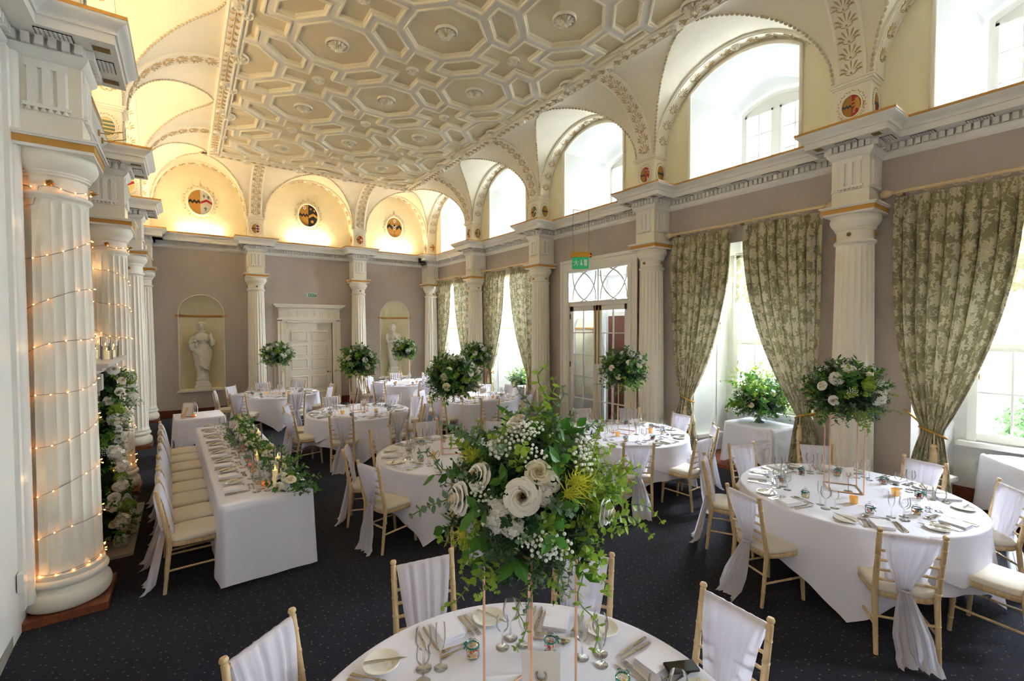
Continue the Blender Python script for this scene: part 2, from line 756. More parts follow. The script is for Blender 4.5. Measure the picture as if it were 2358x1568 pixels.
BAYS = [((RC[i + 1] + RC[i]) / 2, RC[i + 1] + HB, RC[i] - HB) for i in range(6)]   # mid, lo, hi
BAYS[0] = ((RC[1] + HB + PF) / 2, RC[1] + HB, PF)
MID = [b[0] for b in BAYS]
DOORBAY = 2

# ---- floor
fl = MB().box(XLW - .3, XW + .02, YB - .2, YW + .3, -.12, 0).build('floor', MT['carpet'])
tag(fl, 'dark charcoal carpet dotted with small tan flecks', 'floor', kind='structure')

# ---- right wall: lower sheet with openings, lunette sheet, outer shell
HW, HT = 1.03, 3.72
holes = [rect(m - HW, m + HW, -.1, HT) for i, m in enumerate(MID) if i != DOORBAY]
holes.append(rect(MID[2] - .93, MID[2] + .93, -.1, 3.66))
wr = MB()
sheet(rect(YB - .2, YW + .2, -.3, 4.83), holes, lambda s, t: (XW, s, t), wr)
wall_r = wr.build('wall_right', MT['wall_taupe'])
tag(wall_r, 'taupe window wall with tall curtained openings', 'wall', kind='structure')

ARC = 24


def arch_rise(a, A):
    return 1.11 + .20 * max(0.0, 1 - a / A)


def lunette_outline(m, lo, hi, n=ARC):
    """window opening in the lunette: arch concentric with the band, cut by vertical jambs"""
    half = (hi - lo) / 2
    c = (lo + hi) / 2
    hw = .87
    R = arch_rise(0, 1) - .11
    hb = half - .07
    pts = [(c - hw, 4.86)]
    ph = math.asin(hw / hb)
    for i in range(n + 1):
        a = -ph + 2 * ph * i / n
        pts.append((c + hb * sin(a), ZS + R * cos(a)))
    pts.append((c + hw, 4.86))
    return pts


def outer_outline(c, n=ARC):
    """smaller segmental-headed opening where the upper window stands"""
    hw = .60
    pts = [(c - hw, 4.90)]
    for i in range(n + 1):
        s = -1 + 2 * i / n
        pts.append((c + hw * s, 6.22 + .17 * (1 - s * s)))
    pts.append((c + hw, 4.90))
    return pts


up = MB()
hol = [lunette_outline(*b) for b in BAYS]
sheet(rect(YB - .2, YW + .2, 4.825, 7.0), hol, lambda s, t: (LR, s, t), up)
lun_r = up.build('wall_lunettes_right', MT['lunette_plaster'], wall_r)

sh = MB()
sholes = [rect(m - .66, m + .66, .88, 3.62) for i, m in enumerate(MID) if i != DOORBAY]
sholes += [outer_outline(m) for m in MID]
sholes.append(rect(MID[2] - .62, MID[2] + .62, -.1, 3.5))
sheet(rect(YB - .4, YW + 1.0, -.3, 7.3), sholes, lambda s, t: (XG + .06, s, t), sh)
sh.build('outer_face', MT['reveal_plaster'], wall_r)

rv = MB()
for i, (m, lo, hi) in enumerate(BAYS):
    A = lunette_outline(m, lo, hi)
    B = outer_outline(m)
    loft(rv, [(LR, p[0], p[1]) for p in A], [(XG + .06, p[0], p[1]) for p in B])
    if i != DOORBAY:
        A = [(XW, m - HW, 0), (XW, m - HW, HT), (XW, m + HW, HT), (XW, m + HW, 0)]
        B = [(XG, m - .82, 0), (XG, m - .82, HT - .04), (XG, m + .82, HT - .04), (XG, m + .82, 0)]
        loft(rv, A, B, False)
        bw = sheet(rect(m - .84, m + .84, -.05, HT), [rect(m - .66, m + .66, .88, 3.62)], lambda s, t: (XG, s, t), rv)
rv.build('reveal', MT['reveal_plaster'], wall_r, 40)

# arched recess with a gilt string course in the far jamb of each window alcove
for i, m in enumerate(MID):
    if i == DOORBAY:
        continue
    dy = (HW - .82) / (XG - XW)
    Mj = frame((XW + .5, m + HW - dy * .5 - .003, 0), Vector((1, -dy, 0)).normalized(), (0, 0, 1), Vector((-dy, -1, 0)).normalized())
    pts = [(-.3, .42), (.3, .42)] + [(.3 * cos(a * pi / 14), 2.35 + .3 * sin(a * pi / 14)) for a in range(15)]
    ring = MB()
    n = len(pts)
    inn = [((p[0] * .93), .45 + (p[1] - .42) * .985 if p[1] < .5 else p[1] - .02) for p in pts]
    ring.add([(p[0], p[1], 0) for p in pts] + [(p[0], p[1], .012) for p in pts] + [(p[0], p[1], .012) for p in inn] + [(p[0], p[1], 0) for p in inn],
             [(j + k * n, (j + 1) % n + k * n, (j + 1) % n + (k + 1) * n, j + (k + 1) * n) for j in range(n) for k in range(3)], Mj)
    ring.build('jamb_niche_edge', MT['white_paint'], wall_r)
    MB().box(-.34, .34, 2.31, 2.345, 0, .03, Mj).build('gilt_string', MT['gilt'], wall_r)
    MB().box(-.32, .32, .36, .42, 0, .14, Mj).build('jamb_shelf', MT['white_paint'], wall_r)

# alcove floors (wooden step) and skirting under the windows
for i, m in enumerate(MID):
    if i == DOORBAY:
        continue
    A = [(XW - .03, m - HW), (XW - .03, m + HW), (XG, m + .82), (XG, m - .82)]
    o = MB().prism(A, .055).build('alcove_step', MT['plinth_wood'])
    tag(o, 'brown wooden step in the window alcove', 'step', kind='structure')
    MB().box(XG - .025, XG, m - .82, m + .82, .055, .24).build('skirting', MT['brown_wood'], o)

# ---- left wall
NM = (RC[2] + RC[3]) / 2
wl = MB()
sheet(rect(YB - .2, YW + .2, -.3, 4.83), [], lambda s, t: (XLW, s, t), wl, True)
wall_l = wl.build('wall_left', MT['wall_taupe'])
tag(wall_l, 'taupe fireplace wall behind the row of columns wound with lights', 'wall', kind='structure')
MB().box(LL - .05, LL, YB, YW, 4.825, 7.0).build('wall_lunettes_left', MT['lunette_plaster'], wall_l)
# white architrave beside the nearest column
ar = MB()
ar.box(XLW, XLW + .03, 4.4, 5.22, .0, 4.47)
ar.box(XLW, XLW + .06, 4.98, 5.05, .18, 4.47)
ar.tube([(XLW + .05, 5.10, .18), (XLW + .05, 5.10, 4.47)], .05, 12)
o = ar.build('trim_1', MT['white_paint'], None, 40)
tag(o, 'white moulded architrave beside the nearest light-wound column', 'trim', kind='structure')
o = MB().box(XLW + .04, XLW + .075, 4.90, 5.0, .36, .50).build('wall_socket', MT['socket'])
tag(o, 'white wall socket beside the nearest light-wound column', 'socket')
st = MB().prism([(-1.2, 4.2), (-1.05, 4.2), (-1.08, 5.12), (-1.2, 5.12)], .09)
tag(st.build('threshold_stone', MT['stone']), 'worn grey stone threshold at the foot of the white architrave', 'threshold', kind='structure')

# ---- far wall with two statue niches and the door opening
NX = [0.37, 5.79]
NHW, NZ0, NZ1 = .51, .70, 2.74


def niche_outline(c, n=20):
    return [(c - NHW, NZ0)] + [(c - NHW * cos(pi * i / n), NZ1 + NHW * sin(pi * i / n)) for i in range(n + 1)] + [(c + NHW, NZ0)]


DX0, DX1, DZ = 2.45, 3.74, 2.52
wf = MB()
sheet(rect(XLW - .2, XW + .2, -.3, 4.83), [niche_outline(c) for c in NX] + [rect(DX0, DX1, -.1, DZ)], lambda s, t: (s, YW, t), wf)
wall_f = wf.build('wall_far', MT['wall_taupe'])
tag(wall_f, 'taupe end wall with two statue niches and a panelled door', 'wall', kind='structure')
MB().box(XLW, XW, LF, LF + .05, 4.825, 7.0).build('wall_lunettes_far', MT['lunette_plaster'], wall_f)
for c in NX:
    nb = MB()
    n = 16

    def cyl(u, v):
        a = pi * u
        return (c - NHW * cos(a), YW + .46 * sin(a), NZ0 + (NZ1 - NZ0) * v)
    nb.grid(cyl, n, 6)

    def dome(u, v):
        a, e = pi * u, pi / 2 * v
        return (c - NHW * cos(a) * cos(e), YW + .46 * sin(a) * cos(e), NZ1 + NHW * sin(e))
    nb.grid(dome, n, 8)
    nb.add([(c - NHW * cos(pi * i / n), YW + .46 * sin(pi * i / n), NZ0) for i in range(n + 1)], [list(range(n + 1))])
    nb.build('niche', MT['lunette_plaster'], wall_f, 60)
    o = niche_outline(c)
    inn = niche_outline(c)
    e = MB()
    e.tube([(p[0], YW - .006, p[1]) for p in o], .014, 6)
    e.build('niche_edge', MT['white_paint'], wall_f, 60)
    MB().box(c - NHW - .06, c + NHW + .06, YW - .05, YW, NZ0 - .05, NZ0).build('niche_sill', MT['white_paint'], wall_f)
    g = MB()
    for z0, z1, r in ((2.66, 2.685, .03), (2.685, 2.715, .05)):
        for x0, x1 in ((c - NHW - .07, c - NHW), (c + NHW, c + NHW + .07)):
            g.box(x0, x1, YW - r * .7, YW, z0, z1)
        for i in range(n):
            a0, a1 = pi * i / n, pi * (i + 1) / n
            q = []
            for z in (z0, z1):
                for a in (a0, a1):
                    q.append((c - NHW * cos(a), YW + .46 * sin(a), z))
                for a in (a1, a0):
                    q.append((c - (NHW - r) * cos(a), YW + (.46 - r) * sin(a), z))
            g.add(q, [(3, 2, 1, 0), (4, 5, 6, 7), (2, 3, 7, 6)])
    g.build('gilt_string', MT['gilt'], wall_f)

# ---- rear wall, then an added top slab and shell that stop light leaks
o = MB().box(XLW - .3, XG + .1, YB - .25, YB, -.2, 7.2).build('wall_rear', MT['wall_taupe'])
tag(o, 'plain taupe wall behind the camera', 'wall', kind='structure')
o = MB().box(XLW - 1, XG + .3, YB - .4, YW + 1.2, 7.1, 7.4).build('light_block', MT['stone'])
tag(o, 'unseen slab added above the plaster vault to block stray light', 'light_block', kind='structure')
shl = MB()
shl.box(XLW - .5, XLW - .3, YB - .4, YW + 1.2, -.3, 7.2)
shl.box(XLW - .5, XG + .3, YW + .9, YW + 1.1, -.3, 7.2)
shl.box(XLW - .5, XG + .06, YB - .4, YW + 1.1, -.4, -.15)
tag(shl.build('light_shell', MT['stone']), 'unseen outer shell added round the hall against stray light', 'wall', kind='structure')

# ---- skirtings
def skirt(name, segs, fn, label):
    root = empty(name, label=label, cat='skirting', kind='structure')
    for a, b in segs:
        m = MB()
        for z0, z1, d in ((0, .10, .035), (.10, .17, .025), (.17, .20, .04)):
            m.box(*fn(a, b, d), z0, z1)
        m.build('skirting_board', MT['brown_wood'], root)


skirt('baseboard_far', [(XLW, DX0 - .23), (DX1 + .25, XW)], lambda a, b, d: (a, b, YW - d, YW), 'brown stepped skirting along the statue wall')
skirt('baseboard_left', [(YB, 4.4), (5.22, NM - .85), (NM + .85, YW)], lambda a, b, d: (XLW, XLW + d, a, b), 'brown stepped skirting along the fireplace wall')
ys = [YB]
for i in (5, 4, 3, 2, 1, 0):
    q = HW if i != 2 else 1.1
    ys += [MID[i] - q, MID[i] + q]
ys.append(YW)
skirt('baseboard_right', [(ys[k], ys[k + 1]) for k in range(0, len(ys), 2)], lambda a, b, d: (XW - d, XW, a, b), 'brown stepped skirting along the window wall')

# ================================================================== ENTABLATURE
def offset_path(path, d):
    """shift an open polyline to its left by d with mitred corners"""
    out = []
    n = len(path)
    for i in range(n):
        p = Vector(path[i])
        ns = []
        if i > 0:
            e = (p - Vector(path[i - 1])).normalized()
            ns.append(Vector((-e.y, e.x)))
        if i < n - 1:
            e = (Vector(path[i + 1]) - p).normalized()
            ns.append(Vector((-e.y, e.x)))
        if len(ns) == 1:
            out.append(p + ns[0] * d)
        else:
            k = 1 + ns[0].dot(ns[1])
            out.append(p + (ns[0] + ns[1]) * (d / k) if k > .01 else p + ns[0] * d)
    return out


def sweep(mb, path, prof):
    rings = [[(q.x, q.y, z) for q in offset_path(path, d)] for d, z in prof]
    n = len(path)
    vs_ = [p for r in rings for p in r]
    fs = [(j * n + i, j * n + i + 1, (j + 1) * n + i + 1, (j + 1) * n + i) for j in range(len(rings) - 1) for i in range(n - 1)]
    return mb.add(vs_, fs)


def step_r(y):
    return [(XW, y - HB), (PR, y - HB), (PR, y + HB), (XW, y + HB)]


path_r = [(XW, YB)]
for y in reversed(RC[1:]):
    path_r += step_r(y)
path_r += [(XW, PF), (PR, PF), (PR, YW)]
path_f = [(PR, PF + .001), (PR, YW)]
for x in reversed(FC[1:3]):
    path_f += [(x + HB, YW), (x + HB, PF), (x - HB, PF), (x - HB, YW)]
path_f += [(PL, YW), (PL, PF)]
path_l = [(PL, YW), (PL, PF), (XLW, PF)]
for y in RC[1:]:
    path_l += [(XLW, y + HB), (PL, y + HB), (PL, y - HB), (XLW, y - HB)]
path_l += [(XLW, YB)]

cyma = [(.25 + .07 * (1 - cos(t * pi / 12)) * .5 + .0 * t, 4.715 + .085 * t / 12) for t in range(13)]
PROF = [(0, 4.46), (.012, 4.47), (.03, 4.49), (.05, 4.52), (.05, 4.545), (.035, 4.545), (.035, 4.625), (.235, 4.625), (.235, 4.70), (.25, 4.70), (.25, 4.715)] + cyma + [(.325, 4.802)]
FILL = [(.325, 4.802), (.325, 4.83), (.30, 4.831)]
TOPP = [(.30, 4.831), (.0, 4.832), (-.5, 4.832)]
TRIM = {}
for k, (nm, pth, lb) in enumerate((('trim_2', path_r, 'white dentilled cornice stepping out over the window-wall columns'),
                                   ('trim_3', path_f, 'white dentilled cornice above the statue niches'),
                                   ('trim_4', path_l, 'white dentilled cornice above the light-wound columns'))):
    root = empty(nm, label=lb, cat='cornice', kind='structure')
    TRIM[nm] = root
    sweep(MB(), pth, PROF).build('cornice_moulding', MT['white_paint'], root, 35)
    sweep(MB(), pth, FILL).build('gilt_fillet', MT['gilt'], root)
    sweep(MB(), pth, TOPP).build('cornice_top', MT['lunette_plaster'], root)

dent = MB().box(-.024, .024, 0, .05, 4.548, 4.62).mesh('dentil', MT['white_paint'])


def dentils(root, path, single):
    """dentils along every straight run; 'single' says whether a run is near enough to build one by one"""
    rest = MB()
    n = 0
    for i in range(len(path) - 1):
        a, b = Vector(path[i]), Vector(path[i + 1])
        e = (b - a)
        Ln = e.length
        if Ln < .05:
            continue
        e.normalize()
        nn = Vector((-e.y, e.x))
        # convex corners get a dentil on the corner
        lo, hi = 0.0, Ln
        k = max(1, round((hi - lo) / .072))
        for j in range(k + 1):
            p = a + e * (lo + (hi - lo) * j / k) + nn * .035
            M = frame((p.x, p.y, 0), (e.x, e.y, 0), (nn.x, nn.y, 0), (0, 0, 1))
            if n < 290 and single(p):
                link('dentil', dent, root, M=M)
                n += 1
            else:
                rest.box(-.024, .024, 0, .05, 4.548, 4.62, M)
    if rest.f:
        o = rest.build('dentil_course', MT['white_paint'], root)
        o['kind'] = 'stuff'


dentils(TRIM['trim_2'], path_r, lambda p: 1.0 < p.y < 11.8)
dentils(TRIM['trim_3'], path_f, lambda p: False)
dentils(TRIM['trim_4'], path_l, lambda p: 4.3 < p.y < 9)

# perforated soffit panels and gilt coffers under the corona
def lattice_mesh(nx, ny, c):
    m = MB()
    for i in range(nx):
        for j in range(ny):
            m.lathe([(c * .49, 0), (c * .49, .006)], 8, T((i - (nx - 1) / 2) * c, (j - (ny - 1) / 2) * c, -.007))
    return m


lat_me = lattice_mesh(8, 4, .026).mesh('lattice', MT['white_paint'])
gd_me = MB().box(-.108, .108, -.056, .056, -.004, 0).mesh('soffit_grille', MT['grille_dark'])
go_me = MB().box(-.055, .055, -.04, .04, -.004, 0).mesh('soffit_coffer', MT['grille_ochre'])


def soffit(root, x, y, along):
    M = T(x, y, 4.624) @ RZ(0 if along == 'x' else pi / 2)
    g = link('soffit_grille', gd_me, root, M=M)
    link('lattice', lat_me, g)


def soffit_gold(root, x, y, along):
    link('soffit_coffer', go_me, root, M=T(x, y, 4.624) @ RZ(0 if along == 'x' else pi / 2))


for y in RC[1:5]:
    r = TRIM['trim_2']
    soffit(r, PR - .14, y, 'y')
    soffit_gold(r, PR - .14, y - .3, 'x')
    soffit_gold(r, PR - .14, y + .3, 'x')
    soffit(r, PR + .13, y - HB - .14, 'x')
    soffit(r, PR + .13, y + HB + .14, 'x')
    r = TRIM['trim_4']
    soffit(r, PL + .14, y, 'y')
    soffit_gold(r, PL + .14, y - .3, 'x')
    soffit_gold(r, PL + .14, y + .3, 'x')
    soffit(r, PL - .13, y - HB - .14, 'x')
for m, lo, hi in BAYS[:5]:
    k = 5
    for j in range(k):
        soffit(TRIM['trim_2'], XW - .14, lo + .42 + (hi - lo - .84) * j / (k - 1), 'y')
for x in FC[1:3]:
    r = TRIM['trim_3']
    soffit(r, x, PF - .14, 'x')
    soffit_gold(r, x - .3, PF - .14, 'y')
    soffit_gold(r, x + .3, PF - .14, 'y')
    soffit(r, x - HB - .14, PF + .13, 'y')

# ================================================================== COLUMNS
def fluted_shaft():
    nf, per = 20, 6
    n = nf * per
    zs = [.36, .40, .43] + [.43 + (3.32 - .43) * i / 10 for i in range(1, 11)] + [3.345, 3.365, 3.38, 3.40]
    m = MB()
    vs_, fs = [], []
    for z in zs:
        t = (z - .36) / 3.04
        R = .230 - .031 * (t ** 1.5)
        if z <= .36:
            R += .012
        amp = .016
        if z < .43:
            amp *= max(0, (z - .37) / .06)
        if z > 3.32:
            amp *= max(0, 1 - ((z - 3.32) / .06) ** 2) if z < 3.38 else 0
        for i in range(n):
            ph = (i % per) / per
            a = 2 * pi * i / n
            d = 0.0
            if 0 < (i % per):
                d = amp * sin(pi * (i % per) / per) ** .6
            r = R - d
            vs_.append((r * cos(a), r * sin(a), z))
    for j in range(len(zs) - 1):
        for i in range(n):
            a, b = j * n + i, j * n + (i + 1) % n
            fs.append((a, b, b + n, a + n))
    m.add(vs_, fs)
    return m


def arc(cx, cz, r, a0, a1, n):
    return [(cx + r * cos(radians(a0 + (a1 - a0) * i / n)), cz + r * sin(radians(a0 + (a1 - a0) * i / n))) for i in range(n + 1)]


sh_me = fluted_shaft().mesh('shaft', MT['column_paint'], 28)
base_me = MB().lathe([(.1, .06), (.235, .06)] + [(.235 + .052 * cos(radians(a)), .145 + .082 * sin(radians(a))) for a in range(-80, 81, 16)] +
                     [(.238, .232), (.238, .25)] + [(.236 + .032 * cos(radians(a)), .287 + .034 * sin(radians(a))) for a in range(-80, 81, 20)] +
                     [(.245, .325), (.245, .36), (.236, .362)], 40).mesh('column_base', MT['column_paint'], 50)
cap_me = MB().lathe([(.19, 3.38), (.205, 3.39)] + arc(.205, 3.42, .022, -80, 80, 6) + [(.205, 3.445), (.197, 3.45), (.197, 3.565), (.215, 3.575), (.215, 3.59), (.222, 3.595), (.222, 3.61)] +
                    [(.225 + .045 * sin(t * pi / 12), 3.61 + .09 * t / 6) for t in range(7)] + [(.268, 3.715), (.25, 3.775)], 40).mesh('capital', MT['column_paint'], 40)
plinth_me = MB().box(-.285, .285, -.285, .285, 0, .06).mesh('plinth', MT['plinth_wood'])
ab_me = MB()
ab_me.box(-.272, .272, -.272, .25, 3.76, 3.785)
ab_me.box(-.29, .29, -.29, .25, 3.838, 3.852)
ab_me.box(-.305, .305, -.305, .25, 3.852, 3.872)
ab_me = ab_me.mesh('abacus', MT['white_paint'])
gb_me = MB().box(-.277, .277, -.277, .25, 3.785, 3.838).mesh('gilt_band', MT['gilt'])


def rosette_mesh(r, petals, mname, mat2=None, layers=2, name='rosette', rim=False):
    m = MB()
    if rim:
        m.lathe([(r * .84, .0), (r * .88, .03), (r * .95, .042), (r, .02), (r, 0)], 28, cap=False)
        m.lathe([(0, .012), (r * .86, .008)], 20, cap=False)
    for L in range(layers):
        k = petals
        rr = r * (.82 if L == 0 else .5)
        for i in range(k):
            a = 2 * pi * (i + L * .5) / k
            w_ = rr * sin(pi / k) * .92
            h = (.034 + .022 * L) * max(1, r / .05) ** .6
            P = [(.12 * r, 0, h * .6), (rr * .6, w_, .012 + L * .012), (rr * .6, 0, h), (rr * .6, -w_, .012 + L * .012), (rr, 0, h * .55)]
            m.add(P, [(0, 2, 1), (0, 3, 2), (1, 2, 4), (2, 3, 4)], RZ(a))
    m.ell((0, 0, .04 * max(1, r / .05) ** .6), r * .15, r * .15, .03, 8, 4)
    return m.mesh(name, [MT[mname]], 60)


ros_small = rosette_mesh(.036, 5, 'gold_metal')
# frieze block: architrave band, triglyph with guttae on each visible face
fb = MB()
fb.box(-HB, HB, -HB, .28, 3.87, 4.46)
fb.box(-HB - .008, HB + .008, -HB - .008, .28, 4.06, 4.072)
fb_me = fb.mesh('frieze_block', MT['column_paint'])
tg = MB()
tg.box(-.125, .125, -.012, 0, 4.395, 4.46)
for x in (-.085, 0, .085):
    tg.add([(x - .036, 0, 4.115), (x - .024, -.022, 4.115), (x + .024, -.022, 4.115), (x + .036, 0, 4.115), (x - .036, 0, 4.395), (x - .024, -.022, 4.395), (x + .024, -.022, 4.395), (x + .036, 0, 4.395)],
           [(0, 1, 5, 4), (1, 2, 6, 5), (2, 3, 7, 6), (0, 3, 2, 1)])
tg.box(-.135, .135, -.026, 0, 4.085, 4.115)
for i in range(6):
    tg.lathe([(.011, 0), (.019, -.028)][::-1], 8, T(-.105 + .042 * i, -.014, 4.085))
tg_me = tg.mesh('triglyph', MT['white_paint'])


def column(x, y, rz, label, corner=0):
    c = empty('column', (x, y, 0), rz, label, 'column', 'fluted columns around the hall', 'structure')
    link('plinth', plinth_me, c)
    link('column_base', base_me, c)
    link('shaft', sh_me, c)
    link('capital', cap_me, c)
    link('abacus', ab_me, c)
    link('gilt_band', gb_me, c)
    b = link('frieze_block', fb_me, c)
    for a in (0, pi / 2, -pi / 2):
        link('triglyph', tg_me, b, M=RZ(a) @ T(0, -HB, 0))
    for a in (0, pi / 2, -pi / 2):
        link('neck_rosette', ros_small, c, M=RZ(a) @ T(0, -.197, 3.51) @ RX(pi / 2))
    return c


for k, (y, lb) in enumerate(zip(RC, ('corner column beside the farthest window curtain', 'white fluted column between the two farthest windows', 'white fluted column beside the hinge side of the glazed doors',
                                     'white fluted column between the glazed doors and the urn window', 'large white fluted column between the urn window and the radiator window',
                                     'white fluted column behind the camera on the window wall', 'rearmost white fluted column on the window wall'))):
    if k:
        column(XCR, y, -pi / 2, lb)
for k, (y, lb) in enumerate(zip(RC, ('', 'plain white fluted column without lights nearest the statue wall', 'white fluted column wound with lights behind the mantel flowers',
                                     'largest white fluted column wound with warm fairy lights', 'white fluted column beside the camera on the fireplace wall', 'white fluted column behind the camera on the fireplace wall', 'rearmost white fluted column on the fireplace wall'))):
    if k:
        column(XCL, y, pi / 2, lb)
column(XCL, YCF, 0, 'corner column beside the statue with the flower bundle')
column(FC[1], YCF, 0, 'white fluted column between the flower-bundle statue and the panelled door')
column(FC[2], YCF, 0, 'white fluted column between the panelled door and the crossed-arms statue')
column(XCR, YCF, 0, 'corner column between the crossed-arms statue and the farthest window')

# ================================================================== PIERS AND VAULT
pier_me = MB()
pier_me.box(-HB + .005, HB - .005, -HB + .005, .12, ZL, ZS - .07)
pier_me.box(-HB - .012, HB + .012, -HB - .012, .12, ZS - .07, ZS - .05)
pier_me.box(-HB - .03, HB + .03, -HB - .03, .12, ZS - .05, ZS - .02)
pier_me.box(-HB - .045, HB + .045, -HB - .045, .12, ZS - .02, ZS)
pier_me.box(-HB - .012, HB + .012, -HB - .012, .12, ZL, ZL + .02)
pier_me = pier_me.mesh('pier', MT['ornament_plaster'])
vault = empty('vault', label='cream plaster vault of arched bays around the coffered ceiling', cat='vault', kind='structure')
for y in RC[1:]:
    link('pier', pier_me, vault, M=T(XCR, y, 0) @ RZ(-pi / 2))
    link('pier', pier_me, vault, M=T(XCL, y, 0) @ RZ(pi / 2))
for x in FC:
    link('pier', pier_me, vault, M=T(x, YCF, 0))

WALLS = {
    'r': dict(p=lambda s, a, z: (LR - a, s, z), ap=LR - PR, A=LR - EX1, bays=[(b[1], b[2]) for b in BAYS], n=(-1, 0, 0)),
    'l': dict(p=lambda s, a, z: (LL + a, s, z), ap=PL - LL, A=EX0 - LL, bays=[(b[1], b[2]) for b in BAYS], n=(1, 0, 0)),
    'f': dict(p=lambda s, a, z: (s, LF - a, z), ap=LF - PF, A=LF - EY1, bays=[(PL, FC[1] - HB), (FC[1] + HB, FC[2] - HB), (FC[2] + HB, PR)], n=(0, -1, 0)),
}


def cove_h(w_, a):
    h = min(1.0, max(0.0, (a - w_['ap']) / (w_['A'] - w_['ap'])))
    return 1.11 * sqrt(max(0, 1 - (1 - h) ** 2))


def reg_lim(w_, a):
    q = cove_h(w_, a) / arch_rise(a, w_['A'])
    return sqrt(max(0, 1 - min(1, q) ** 2))


def arch_z(w_, bay, s, a):
    lo, hi = bay
    t = (s - (lo + hi) / 2) / ((hi - lo) / 2)
    return arch_rise(a, w_['A']) * sqrt(max(0, 1 - min(1, t * t)))


def corner_lim(w1, b1, w2, b2, sign1, sign2, a):
    """limit (0..1 of half span) of bay b1 towards the corner it shares with bay b2 of the other wall"""
    m1, h1 = (b1[0] + b1[1]) / 2, (b1[1] - b1[0]) / 2
    P = w1['p'](m1, a, 0)
    # coordinate of this row along wall 2
    s2 = P[0] if w2 is WALLS['f'] else P[1]
    m2 = (b2[0] + b2[1]) / 2
    if (s2 - m2) * sign2 < 0:
        return 0.0
    lo, hi = 0.0, 1.0
    for _ in range(30):
        md = (lo + hi) / 2
        s1 = m1 + sign1 * md * h1
        Q = w1['p'](s1, a, 0)
        a2 = {'r': LR - Q[0], 'l': Q[0] - LL, 'f': LF - Q[1]}[[k for k in WALLS if WALLS[k] is w2][0]]
        if arch_z(w1, b1, s1, a) > arch_z(w2, b2, s2, a2):
            lo = md
        else:
            hi = md
    return (lo + hi) / 2


VR = 18
bead_me = MB()


def beads(mb, pts, step=.062, r=.021):
    P = [Vector(p) for p in pts]
    d = 0
    nxt = step / 2
    for i in range(len(P) - 1):
        L_ = (P[i + 1] - P[i]).length
        while nxt <= d + L_ and L_ > 1e-6:
            q = P[i].lerp(P[i + 1], (nxt - d) / L_)
            M = aim(q, (P[i + 1] - P[i]).normalized())
            mb.ell((0, 0, 0), r, r, step * .46, 6, 4, M)
            nxt += step
        d += L_


# palmette relief: seven leaves fanning from a base
def palmette(hh=.15, ww=.16):
    m = MB()
    for i in range(7):
        a = radians(-75 + 25 * i)
        L_ = hh * (1 - .25 * abs(i - 3) / 3)
        c = Vector((sin(a), cos(a)))
        nrm = Vector((cos(a), -sin(a)))
        b0 = Vector((0, .012)) + c * (.25 * L_)
        w_ = .012
        q1 = b0 + c * (L_ * .55) + nrm * w_
        q2 = b0 + c * (L_ * .55) - nrm * w_
        tip = b0 + c * L_ * .8 + nrm * (.02 * (i - 3) / 3)
        mid = b0 + c * (L_ * .5)
        m.add([(b0.x, b0.y, .004), (q1.x, q1.y, .003), (tip.x, tip.y, .006), (q2.x, q2.y, .003), (mid.x, mid.y, .02)], [(0, 1, 4), (1, 2, 4), (2, 3, 4), (3, 0, 4)])
    m.ell((0, .01, .004), .012, .012, .012, 6, 4)
    m.ell((0, hh + .02, .004), .009, .009, .009, 6, 4)
    for s in (-1, 1):
        m.tube([(s * .01, -.01, .006), (s * .045, .0, .006), (s * .062, .03, .006), (s * .05, .045, .006)], .005, 5)
    return m.mesh('palmette', MT['ornament_gilt'], 60)


pal_me = palmette()
medal_me = rosette_mesh(.05, 8, 'ornament_plaster', layers=1, name='medallion', rim=True)

